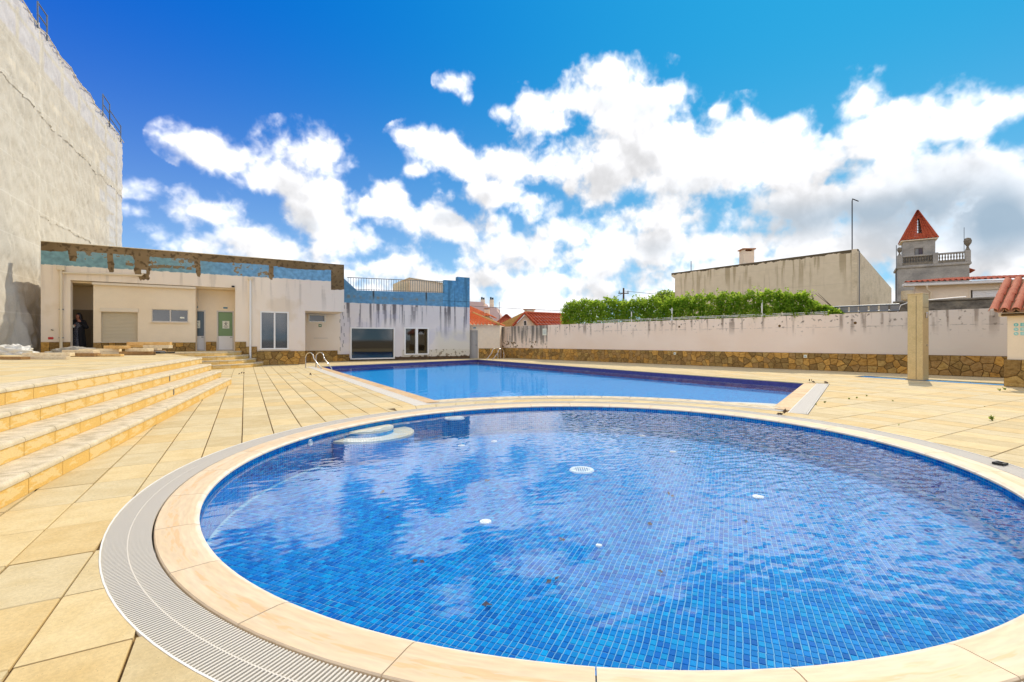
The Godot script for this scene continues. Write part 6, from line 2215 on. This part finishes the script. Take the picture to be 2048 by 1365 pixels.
# ---------------------------------------------------------------- furniture of the yard
func build_furniture() -> void:
	# pool ladders: two bent rails, treads below the water
	for q in [[P(-9.55, 20.7), 0.548, "steel ladder rail at the near left corner of the large pool", 0.62, 1.05], [P(-2.5, 29.9), 0.79, "steel ladder at the far corner of the large pool", 0.55, 1.0]]:
		var t := thing("pool_ladder", q[2], "ladder", q[0], 0.0, "pool ladders")
		var far: bool = q[2].contains("far")
		var out := Vector3(0.84, 0, 0.54) if not far else Vector3(-0.55, 0, 0.83)   # from the deck towards the water
		var side := Vector3(-0.54, 0, 0.84) if not far else Vector3(0.83, 0, 0.55)
		for s in [-0.24, 0.24]:
			var path := []
			for i in 15:
				var an := PI * i / 14.0
				var p := Vector3(-cos(an) * 0.30, 0.42 + sin(an) * 0.25, 0)
				path.append(side * s + out * (p.x * 1.0 - 0.1) + Vector3.UP * p.y)
			path.push_front(side * s + out * -0.40)
			path.append(side * s + out * 0.75 + Vector3.UP * 0.0)
			path.append(side * s + out * 0.82 + Vector3.UP * -0.5)
			part(t, "rail", tubem(path, 0.024, 10), M.steel)
			var fl := MB.new()
			fl.lathe([Vector2(0.0, 0.02), Vector2(0.035, 0.018), Vector2(0.05, 0.0)], side * s + out * -0.40, 12)
			part(t, "flange", fl.mesh(), M.steel)
		for y in [-0.2, -0.42]:
			part(t, "rung", boxm(out * 0.80 + Vector3(0, y, 0), Vector3(0.07, 0.03, 0.07)), M.steel)
	# shower column
	var t := thing("shower_column", "square tan steel shower column standing by the foot bath", "shower", P(11.48, 14.42), 0.548)
	part(t, "column", boxm(Vector3(0, 1.285, 0), Vector3(0.42, 2.57, 0.38), 0.006), M.brushed_steel)
	part(t, "cap", boxm(Vector3(0, 2.585, 0), Vector3(0.44, 0.03, 0.40), 0.006), M.brushed_steel)
	part(t, "seam", boxm(Vector3(-0.211, 1.28, 0.03), Vector3(0.004, 2.5, 0.010)), M.bark)
	part(t, "seam", boxm(Vector3(0, 2.18, 0.192), Vector3(0.42, 0.008, 0.004)), M.bark)
	part(t, "push_button", tubem([Vector3(0.05, 1.05, 0.18), Vector3(0.05, 1.05, 0.22)], 0.03, 10), M.steel)
	part(t, "shower_head", boxm(Vector3(0.02, 1.95, 0.21), Vector3(0.10, 0.16, 0.05), 0.02), M.steel)
	part(t, "base_plate", boxm(Vector3(0, 0.012, 0), Vector3(0.50, 0.024, 0.46), 0.004), M.galvanised)
	# foot bath
	t = thing("foot_bath", "narrow blue-tiled foot bath sunk into the paving behind the shower", "foot bath", Vector3.ZERO)
	var b := MB.new()
	for i in 4:
		var p := foot_bath[i]
		var q := foot_bath[(i + 1) % 4]
		var mid := (foot_bath[0] + foot_bath[2]) * 0.5
		b.quad_out(V(p, -0.16), V(q, -0.16), V(q, 0.0), V(p, 0.0), V(mid - (p + q) * 0.5))
	b.quad_out(V(foot_bath[0], -0.022), V(foot_bath[1], -0.022), V(foot_bath[2], -0.022), V(foot_bath[3], -0.022), Vector3.UP)
	part(t, "basin", b.mesh(), M.mosaic_far)
	for i in 4:
		var p := foot_bath[i]
		var q := foot_bath[(i + 1) % 4]
		var dn := (q - p).normalized()
		var nn := Vector2(dn.y, -dn.x)
		if nn.dot((p + q) * 0.5 - (foot_bath[0] + foot_bath[2]) * 0.5) < 0.0:
			nn = -nn
		part(t, "rim", flat_prism(PackedVector2Array([p, q, q + nn * 0.06, p + nn * 0.06]), -0.03, 0.003), M.dark_concrete)


# ---------------------------------------------------------------- the woman by the shutter
func surface_nets(bones: Array, cell: float, k: float, extra: Variant = null) -> MB:
	# joins tapered capsules [a, b, ra, rb] smoothly and meshes the result
	var lo := Vector3(1e9, 1e9, 1e9)
	var hi := -lo
	for q in bones:
		var r: float = maxf(q[2], q[3]) + cell * 2.0 + k
		lo = lo.min((q[0] as Vector3) - Vector3.ONE * r).min((q[1] as Vector3) - Vector3.ONE * r)
		hi = hi.max((q[0] as Vector3) + Vector3.ONE * r).max((q[1] as Vector3) + Vector3.ONE * r)
	var nx := int((hi.x - lo.x) / cell) + 2
	var ny := int((hi.y - lo.y) / cell) + 2
	var nz := int((hi.z - lo.z) / cell) + 2
	var f := PackedFloat32Array()
	f.resize(nx * ny * nz)
	f.fill(1.0)
	for q in bones:
		var a: Vector3 = q[0]
		var c: Vector3 = q[1]
		var ra: float = q[2]
		var rb: float = q[3]
		var m := maxf(ra, rb) + k + cell * 2.0
		var p0 := ((a.min(c) - Vector3.ONE * m - lo) / cell).floor().max(Vector3.ZERO)
		var p1 := ((a.max(c) + Vector3.ONE * m - lo) / cell).ceil()
		var d := c - a
		var l2 := maxf(d.length_squared(), 1e-9)
		for z in range(int(p0.z), mini(int(p1.z) + 1, nz)):
			for y in range(int(p0.y), mini(int(p1.y) + 1, ny)):
				for x in range(int(p0.x), mini(int(p1.x) + 1, nx)):
					var p := lo + Vector3(x, y, z) * cell
					var t := clampf((p - a).dot(d) / l2, 0.0, 1.0)
					var e := p.distance_to(a + d * t) - lerpf(ra, rb, t)
					var i := (z * ny + y) * nx + x
					var o := f[i]
					var h := clampf(0.5 + 0.5 * (o - e) / k, 0.0, 1.0)
					f[i] = lerpf(o, e, h) - k * h * (1.0 - h)
	if extra != null:
		for z in nz:
			for y in ny:
				for x in nx:
					var i := (z * ny + y) * nx + x
					f[i] = extra.call(lo + Vector3(x, y, z) * cell, f[i])
	var id := {}
	var pts := []
	for z in nz - 1:
		for y in ny - 1:
			for x in nx - 1:
				var i := (z * ny + y) * nx + x
				var s := 0
				var sum := Vector3.ZERO
				var cnt := 0
				var vals := [f[i], f[i + 1], f[i + nx], f[i + nx + 1], f[i + nx * ny], f[i + nx * ny + 1], f[i + nx * ny + nx], f[i + nx * ny + nx + 1]]
				for v in vals:
					s += 1 if v < 0.0 else 0
				if s == 0 or s == 8:
					continue
				for e in [[0, 1], [2, 3], [4, 5], [6, 7], [0, 2], [1, 3], [4, 6], [5, 7], [0, 4], [1, 5], [2, 6], [3, 7]]:
					var va: float = vals[e[0]]
					var vb: float = vals[e[1]]
					if (va < 0.0) != (vb < 0.0):
						var t := va / (va - vb)
						var pa := Vector3(e[0] & 1, (e[0] >> 1) & 1, e[0] >> 2)
						var pb := Vector3(e[1] & 1, (e[1] >> 1) & 1, e[1] >> 2)
						sum += pa.lerp(pb, t)
						cnt += 1
				id[i] = pts.size()
				pts.append(lo + (Vector3(x, y, z) + sum / cnt) * cell)
	var quads := []
	var st := [1, nx, nx * ny]
	for i in id:
		for ax in 3:
			var j: int = i + st[ax]
			if j >= f.size() or (f[i] < 0.0) == (f[j] < 0.0):
				continue
			var u: int = st[(ax + 1) % 3]
			var v: int = st[(ax + 2) % 3]
			if not (id.has(i - u) and id.has(i - v) and id.has(i - u - v)):
				continue
			var q := [id[i], id[i - u], id[i - u - v], id[i - v]]
			if f[i] < 0.0:
				q.reverse()
			quads.append(q)
	var nr := []
	nr.resize(pts.size())
	nr.fill(Vector3.ZERO)
	for q in quads:
		var n: Vector3 = (pts[q[1]] - pts[q[0]]).cross(pts[q[2]] - pts[q[0]])
		for v in q:
			nr[v] -= n
	var b := MB.new()
	for q in quads:
		for tr in [[0, 2, 1], [0, 3, 2]]:
			b.tri_n(pts[q[tr[0]]], pts[q[tr[1]]], pts[q[tr[2]]], nr[q[tr[0]]].normalized(), nr[q[tr[1]]].normalized(), nr[q[tr[2]]].normalized())
	return b


func build_person() -> void:
	# stands in the recess, turned a little to the left, one hand at her neck, the other holding a cup
	var s := CLUB + E2 * 0.95 + E1 * 0.75
	var t := thing("person", "person with long dark hair in black coat over patterned dress, holding a cup", "person", V(s, TERRACE), 0.35)
	var neck := Vector3(0, 1.36, 0)
	var body := [
		[Vector3(0, 0.95, 0), Vector3(0, 1.22, 0.0), 0.135, 0.125], [Vector3(0, 1.22, 0), Vector3(0, 1.34, -0.01), 0.125, 0.09],
		[Vector3(-0.13, 1.30, 0), Vector3(0.13, 1.30, 0), 0.065, 0.065], [neck, Vector3(0, 1.43, 0.01), 0.050, 0.046],
		[Vector3(-0.09, 0.92, 0), Vector3(-0.10, 0.50, 0.03), 0.085, 0.060], [Vector3(-0.10, 0.50, 0.03), Vector3(-0.10, 0.09, 0.0), 0.058, 0.036],
		[Vector3(0.09, 0.92, 0), Vector3(0.10, 0.50, 0.03), 0.085, 0.060], [Vector3(0.10, 0.50, 0.03), Vector3(0.11, 0.09, 0.0), 0.058, 0.036],
		[Vector3(-0.10, 0.045, -0.03), Vector3(-0.12, 0.035, 0.14), 0.040, 0.034], [Vector3(0.11, 0.045, -0.03), Vector3(0.13, 0.035, 0.14), 0.040, 0.034],
		[Vector3(-0.17, 1.29, 0), Vector3(-0.25, 1.03, 0.03), 0.052, 0.042], [Vector3(-0.25, 1.03, 0.03), Vector3(-0.10, 1.06, 0.20), 0.040, 0.027],
		[Vector3(0.17, 1.29, 0), Vector3(0.27, 1.05, 0.05), 0.052, 0.042], [Vector3(0.27, 1.05, 0.05), Vector3(0.12, 1.28, 0.14), 0.040, 0.027],
	]
	var b := surface_nets(body, 0.018, 0.03)
	# head on a finer grid, turned to her right
	var hd := Basis(Vector3.UP, -0.55)
	var hc := Vector3(0, 1.515, 0.012)
	var head := []
	for q in [[Vector3(0, 0.03, -0.012), Vector3(0, 0.015, 0.008), 0.082, 0.080], [Vector3(0, -0.03, 0.02), Vector3(0, -0.075, 0.045), 0.062, 0.036], [Vector3(-0.028, -0.012, 0.060), Vector3(0.028, -0.012, 0.060), 0.022, 0.022], [Vector3(0, 0.012, 0.080), Vector3(0, -0.018, 0.098), 0.008, 0.012], [Vector3(-0.018, -0.048, 0.074), Vector3(0.018, -0.048, 0.074), 0.008, 0.008], [Vector3(-0.082, 0.0, 0.0), Vector3(-0.084, -0.02, 0.0), 0.014, 0.010], [Vector3(0.082, 0.0, 0.0), Vector3(0.084, -0.02, 0.0), 0.014, 0.010]]:
		head.append([hc + hd * (q[0] as Vector3), hc + hd * (q[1] as Vector3), q[2], q[3]])
	head.append([Vector3(0, 1.42, 0.0), hc + Vector3(0, -0.05, 0), 0.046, 0.046])
	for h in [surface_nets(head, 0.007, 0.014), hand(Vector3(-0.10, 1.06, 0.20), Vector3(0.75, 0.35, 0.55), Vector3(0.2, 0.9, -0.3), 1.0), hand(Vector3(0.12, 1.28, 0.14), Vector3(-0.62, 0.78, -0.1), Vector3(0.3, 0.3, 0.9), -1.0)]:
		b.v.append_array(h.v)
		b.n.append_array(h.n)
		b.t.append_array(h.t)
	part(t, "body", b.mesh(), M.skin)
	# eyes and brows
	var eye := MB.new()
	for x in [-0.03, 0.03]:
		eye.lathe([Vector2(0.0, 0.004), Vector2(0.009, 0.0)], Vector3.ZERO, 8)
		eye = eye
		part(t, "eye", boxm(hc + hd * Vector3(x, 0.008, 0.076), Vector3(0.018, 0.008, 0.012), 0.003, hd), M.hair)
	part(t, "lips", boxm(hc + hd * Vector3(0, -0.048, 0.080), Vector3(0.032, 0.010, 0.008), 0.003, hd), plain("lip", c8(150, 70, 64), 0.5))
	# hair falls behind the shoulders
	var hair := []
	for q in [[Vector3(0, 0.05, -0.02), Vector3(0, 0.03, -0.03), 0.090, 0.092], [Vector3(-0.075, 0.03, -0.02), Vector3(-0.10, -0.16, -0.01), 0.034, 0.036], [Vector3(0.075, 0.03, -0.02), Vector3(0.10, -0.18, -0.02), 0.034, 0.040], [Vector3(0, 0.0, -0.06), Vector3(0, -0.24, -0.08), 0.075, 0.085], [Vector3(-0.10, -0.16, -0.01), Vector3(-0.09, -0.30, 0.03), 0.036, 0.016], [Vector3(0.10, -0.18, -0.02), Vector3(0.11, -0.32, 0.02), 0.040, 0.016]]:
		hair.append([hc + hd * (q[0] as Vector3), hc + hd * (q[1] as Vector3), q[2], q[3]])
	part(t, "hair", surface_nets(hair, 0.012, 0.02, func(p, d):
		var l: Vector3 = hd.inverse() * (p - hc)
		return maxf(d, l.z - 0.042 if l.y < 0.055 and absf(l.x) < 0.07 else -1.0)).mesh(), M.hair)
	# dress to the ankles, flaring
	var dress := [[Vector3(0, 1.20, 0.01), Vector3(0, 0.95, 0.015), 0.135, 0.15]]
	for i in 7:
		var an := TAU * i / 7.0
		dress.append([Vector3(sin(an) * 0.05, 0.95, cos(an) * 0.04), Vector3(sin(an) * 0.15, 0.10, cos(an) * 0.12), 0.12, 0.065])
	part(t, "dress", surface_nets(dress, 0.02, 0.03, func(p, d): return maxf(d, 0.06 - p.y)).mesh(), M.dress)
	# open coat: back, sides, sleeves
	var coat := [[Vector3(-0.15, 1.29, -0.01), Vector3(0.15, 1.29, -0.01), 0.085, 0.085], [Vector3(0, 1.24, -0.02), Vector3(0, 0.95, -0.03), 0.155, 0.165], [Vector3(-0.175, 1.28, 0), Vector3(-0.26, 1.03, 0.03), 0.072, 0.068], [Vector3(-0.26, 1.03, 0.03), Vector3(-0.13, 1.055, 0.17), 0.066, 0.052], [Vector3(0.175, 1.28, 0), Vector3(0.285, 1.05, 0.05), 0.074, 0.070], [Vector3(0.285, 1.05, 0.05), Vector3(0.145, 1.24, 0.13), 0.066, 0.050]]
	for i in 7:
		var an := TAU * (i - 3) / 8.0 + PI
		coat.append([Vector3(sin(an) * 0.09, 0.98, cos(an) * 0.07), Vector3(sin(an) * 0.19, 0.28, cos(an) * 0.15), 0.11, 0.07])
	part(t, "coat", surface_nets(coat, 0.02, 0.035, func(p, d):
		var open := 0.035 + 0.05 * smoothstep(1.2, 0.3, p.y)
		return maxf(maxf(d, 0.24 - p.y), open - absf(p.x + 0.05) if p.z > 0.07 and p.y < 1.22 and absf(p.x) < 0.14 else -1.0)).mesh(), M.coat)
	for x in [-0.11, 0.12]:
		part(t, "shoe", boxm(Vector3(x, 0.035, 0.05), Vector3(0.10, 0.07, 0.25), 0.025), M.black)
	# the cup in her hand is a thing of its own
	var cup := MB.new()
	cup.lathe([Vector2(0.0, 0.0), Vector2(0.028, 0.0), Vector2(0.036, 0.11), Vector2(0.033, 0.11), Vector2(0.026, 0.01), Vector2(0.0, 0.01)], Vector3.ZERO, 18)
	var cp := thing("paper_cup", "white paper cup held by the person in the recess", "cup", t.transform * Vector3(-0.055, 1.035, 0.255), 0.35)
	part(cp, "cup", cup.mesh(), M.sign_white)
	part(cp, "rim", tubem(range(13).map(func(i): return Vector3(cos(TAU * i / 12.0) * 0.035, 0.11, sin(TAU * i / 12.0) * 0.035)), 0.003, 5), M.sign_white)


func hand(wrist: Vector3, along: Vector3, palm: Vector3, side: float) -> MB:
	# palm, four curled fingers of different length and a thumb from the side of the palm
	var a := along.normalized()
	var n := (palm - a * palm.dot(a)).normalized()      # the way the palm faces
	var s := a.cross(n) * side
	var bones := [[wrist - a * 0.03, wrist + a * 0.02, 0.026, 0.024]]
	for i in 4:
		var off := s * (0.027 - 0.018 * i)
		var root := wrist + a * 0.082 + off
		bones.append([wrist + a * 0.02 + off * 0.7, root, 0.014, 0.011])
		var l: float = [0.036, 0.042, 0.039, 0.030][i]
		var p1 := root + (a * 0.86 + n * 0.5) * l
		var p2 := p1 + (a * 0.3 + n * 0.95) * l * 0.7
		var p3 := p2 + (a * -0.35 + n * 0.9) * l * 0.55
		bones.append([root, p1, 0.0095, 0.0088])
		bones.append([p1, p2, 0.0088, 0.0080])
		bones.append([p2, p3, 0.0080, 0.0068])
	var tb := wrist + a * 0.028 + s * 0.026
	var t1 := tb + (a * 0.6 + s * 0.7 + n * 0.35) * 0.036
	var t2 := t1 + (a * 0.7 + n * 0.8) * 0.028
	bones.append([tb, t1, 0.014, 0.011])
	bones.append([t1, t2, 0.011, 0.0085])
	return surface_nets(bones, 0.005, 0.006)


# ---------------------------------------------------------------- loose things
func build_small_things() -> void:
	var rng := RandomNumberGenerator.new()
	rng.seed = 55
	# timber left on the terrace: x, depth, length, width, thickness, height above the terrace, turn, wood
	var lots := [
		[-13.5, 12.45, 1.9, 0.2, 0.05, 0.0, 0.05, 2, "brown board lying nearest the long steps, at the left edge"],
		[-13.2, 12.75, 2.3, 0.16, 0.06, 0.05, 0.10, 1, "pale board on top of the brown one at the left edge"],
		[-12.9, 12.60, 2.0, 0.12, 0.05, 0.0, 0.08, 3, "thin light board beside the stack at the left edge"],
		[-14.0, 14.6, 1.7, 0.22, 0.07, 0.0, 0.06, 2, "dark brown plank alone left of the big timber heap"],
		[-13.8, 14.75, 1.8, 0.20, 0.06, 0.07, -0.04, 1, "cream plank lying on the dark brown one"],
		[-13.1, 14.7, 0.9, 0.18, 0.05, 0.0, 0.10, 0, "short honey-coloured plank at the front of the timber heap"],
		[-14.5, 16.2, 1.7, 0.2, 0.07, 0.0, 0.03, 3, "grey-cream plank at the bottom of the timber heap"],
		[-14.6, 16.3, 1.6, 0.2, 0.07, 0.07, -0.05, 1, "cream plank in the middle of the timber heap"],
		[-14.4, 16.35, 1.7, 0.2, 0.07, 0.14, 0.06, 0, "yellow plank high in the timber heap"],
		[-13.3, 16.1, 1.3, 0.2, 0.08, 0.0, -0.06, 2, "dark plank at the right foot of the timber heap"],
		[-13.2, 16.2, 1.4, 0.2, 0.07, 0.08, 0.05, 1, "light plank on the right of the timber heap"],
		[-13.25, 16.4, 1.5, 0.16, 0.07, 0.15, -0.02, 3, "grey plank second from top of the timber heap"],
		[-13.6, 16.6, 1.8, 0.16, 0.07, 0.22, 0.03, 0, "topmost long plank of the timber heap"],
		[-14.9, 18.2, 1.5, 0.22, 0.08, 0.0, -0.05, 2, "lowest board of the stack against the kiosk"],
		[-14.9, 18.25, 1.6, 0.22, 0.07, 0.08, 0.04, 3, "middle board of the stack against the kiosk"],
		[-14.95, 18.2, 1.5, 0.2, 0.07, 0.15, -0.03, 0, "upper board of the stack against the kiosk"],
		[-14.9, 18.25, 1.4, 0.2, 0.06, 0.22, 0.05, 2, "topmost board of the stack against the kiosk"]]
	for q in lots:
		q[2] = float(q[2]) * rng.randf_range(0.45, 0.8)
		q[6] = float(q[6]) + rng.randf_range(-0.35, 0.35)
		q[0] = float(q[0]) + rng.randf_range(-0.35, 0.35)
		q[4] = float(q[4]) * 1.5
		q[5] = float(q[5]) * 1.5
		var m := boxm(Vector3.ZERO, Vector3(q[2], q[4], q[3]), 0.006)
		var o := solo("plank", m, M["wood%d" % int(q[7])], q[8], "plank", "timber left on the terrace", P(q[0], q[1], TERRACE + float(q[5]) + float(q[4]) * 0.5 + 0.002), -float(q[6]))
		o.rotation.z = 0.0
	solo("steel_pipe", tubem([Vector3(-0.7, 0, 0), Vector3(0.7, 0.0, 0.1)], 0.05, 10), M.galvanised, "grey pipe lying in front of the board stack by the kiosk", "pipe", "", P(-14.6, 17.9, TERRACE + 0.052), 0.1)
	solo("black_hose", tubem([Vector3(-0.5, 0, 0), Vector3(-0.2, 0.02, 0.1), Vector3(0.1, 0.0, -0.05), Vector3(0.5, 0.02, 0.08)], 0.022, 8), M.black, "short piece of black hose beside the steel pipe", "hose", "", P(-14.0, 17.85, TERRACE + 0.026), 0.1)
	# crumpled plastic and a sack at the foot of the netting
	for q in [[-18.0, 16.4, 0.6, 0.34, "plastic_sheet", "crumpled white plastic sheet at the left edge below the netting"], [-17.4, 18.0, 0.75, 0.24, "sack_grey", "slumped grey sack lying against the pier below the netting"]]:
		var nz := FastNoiseLite.new()
		nz.seed = int(float(q[2]) * 100.0)
		nz.frequency = 2.2
		nz.fractal_octaves = 4
		var b := MB.new()
		b.sheet(28, 20, func(u, v):
			var an: float = u * TAU
			var el: float = v * PI * 0.5
			var d := Vector3(cos(an) * cos(el), sin(el), sin(an) * cos(el))
			return d * Vector3(q[2], q[3], float(q[2]) * 0.6) * (1.0 + 0.35 * nz.get_noise_3dv(d * 1.5)), true)
		solo(q[4], b.mesh(), M[q[4]], q[5], "sheet" if q[4] == "plastic_sheet" else "sack", "", P(q[0], q[1], TERRACE), 0.4)
	solo("red_scrap", boxm(Vector3.ZERO, Vector3(0.16, 0.10, 0.06), 0.02), M.red_plastic, "small red plastic piece hanging at the foot of the netting", "plastic piece", "", P(-19.25, 18.95, 1.28), 0.4)
	# weeds in the joints
	var spots := [[6.80, 7.14, 0.13, "largest weed in the paving joints, at the right"], [5.11, 6.76, 0.04, "tiny weed nearest the round pool's right rim"], [5.19, 8.91, 0.06, "weed at the start of the joint beside the right grate"], [5.53, 9.20, 0.07, "second weed along the joint from the right grate"], [6.35, 9.74, 0.07, "third weed along the joint from the right grate"], [6.62, 9.91, 0.07, "fourth weed along the joint from the right grate"], [7.06, 10.26, 0.07, "fifth weed along the joint from the right grate"], [7.01, 9.42, 0.05, "lone small weed in the joint in front of the row of five"], [11.0, 11.38, 0.11, "left one of two weeds in front of the hut"], [11.35, 11.61, 0.12, "right one of two weeds in front of the hut"], [8.08, 8.64, 0.04, "small weed in the joint behind the largest weed"]]
	for q in spots:
		var t := thing("weed", q[3], "weed", P(q[0], q[1], -0.01), 0.0, "weeds in the paving joints")
		var b := MB.new()
		var st := MB.new()
		q[2] = float(q[2]) * 0.72
		for i in 9:
			var h: float = float(q[2]) * rng.randf_range(0.5, 1.0)
			var lean := Vector3(rng.randf_range(-0.6, 0.6), 1.0, rng.randf_range(-0.6, 0.6)).normalized() * h
			st.tube([Vector3.ZERO, lean * 0.6, lean], [0.003, 0.0025, 0.0015], 4)
			for j in 4:
				leaf(b, lean * rng.randf_range(0.35, 1.0), float(q[2]) * 0.32, rng, 0.5)
		part(t, "leaves", b.mesh(), M.leaf3)
		part(t, "stem", st.mesh(), M.bark)
	# odds and ends on the paving
	for q in [[7.83, 13.69, "dark dry leaf on the far edge of the large pool's right coping"], [8.05, 13.42, "dark dry leaf at the top of the right white grate"], [3.93, 7.66, "dark curled leaf on the round pool's far right coping"], [-10.45, 16.91, "dark leaf on the paving near the curved steps"], [-7.77, 16.42, "dark leaf on the paving left of the large pool"]]:
		var b := MB.new()
		for i in 4:
			leaf(b, Vector3(rng.randf_range(-0.05, 0.05), 0.012, rng.randf_range(-0.03, 0.03)), 0.09, rng, 0.0)
		solo("dry_leaf", b.mesh(), M.bark, q[2], "leaf", "dry leaves on the deck", P(q[0], q[1], 0.012))
	var clip := thing("grate_clip", "small black square clip left on the round pool's right grate", "clip", P(4.47, 4.62, 0.0), 0.4)
	var cb := MB.new()
	for q in [[0, 0.035, 0.09, 0.02], [0, -0.035, 0.09, 0.02], [0.035, 0, 0.02, 0.05], [-0.035, 0, 0.02, 0.05]]:
		cb.box(Vector3(q[0], 0.012, q[1]), Vector3(q[2], 0.022, q[3]), 0.002)
	part(clip, "frame", cb.mesh(), M.black)
	# leaves that lie on the floor of the round pool
	var deep := [[-0.9, 3.6], [-1.4, 4.5], [0.1, 3.3], [-0.3, 3.0], [0.9, 3.4], [-0.6, 5.6], [-1.7, 5.2], [1.4, 5.1], [1.9, 4.4], [0.2, 4.0], [-1.0, 5.0], [1.0, 4.3]]
	for i in deep.size():
		var b := MB.new()
		leaf(b, Vector3.ZERO, 0.05, rng, 1.5)
		leaf(b, Vector3(0.02, 0, 0.01), 0.045, rng, 1.5)
		solo("sunken_leaf", b.mesh(), M.bark, "small brown leaf lying on the blue floor of the round pool", "leaf", "leaves on the floor of the round pool", P(deep[i][0], deep[i][1], FLOOR + 0.012))
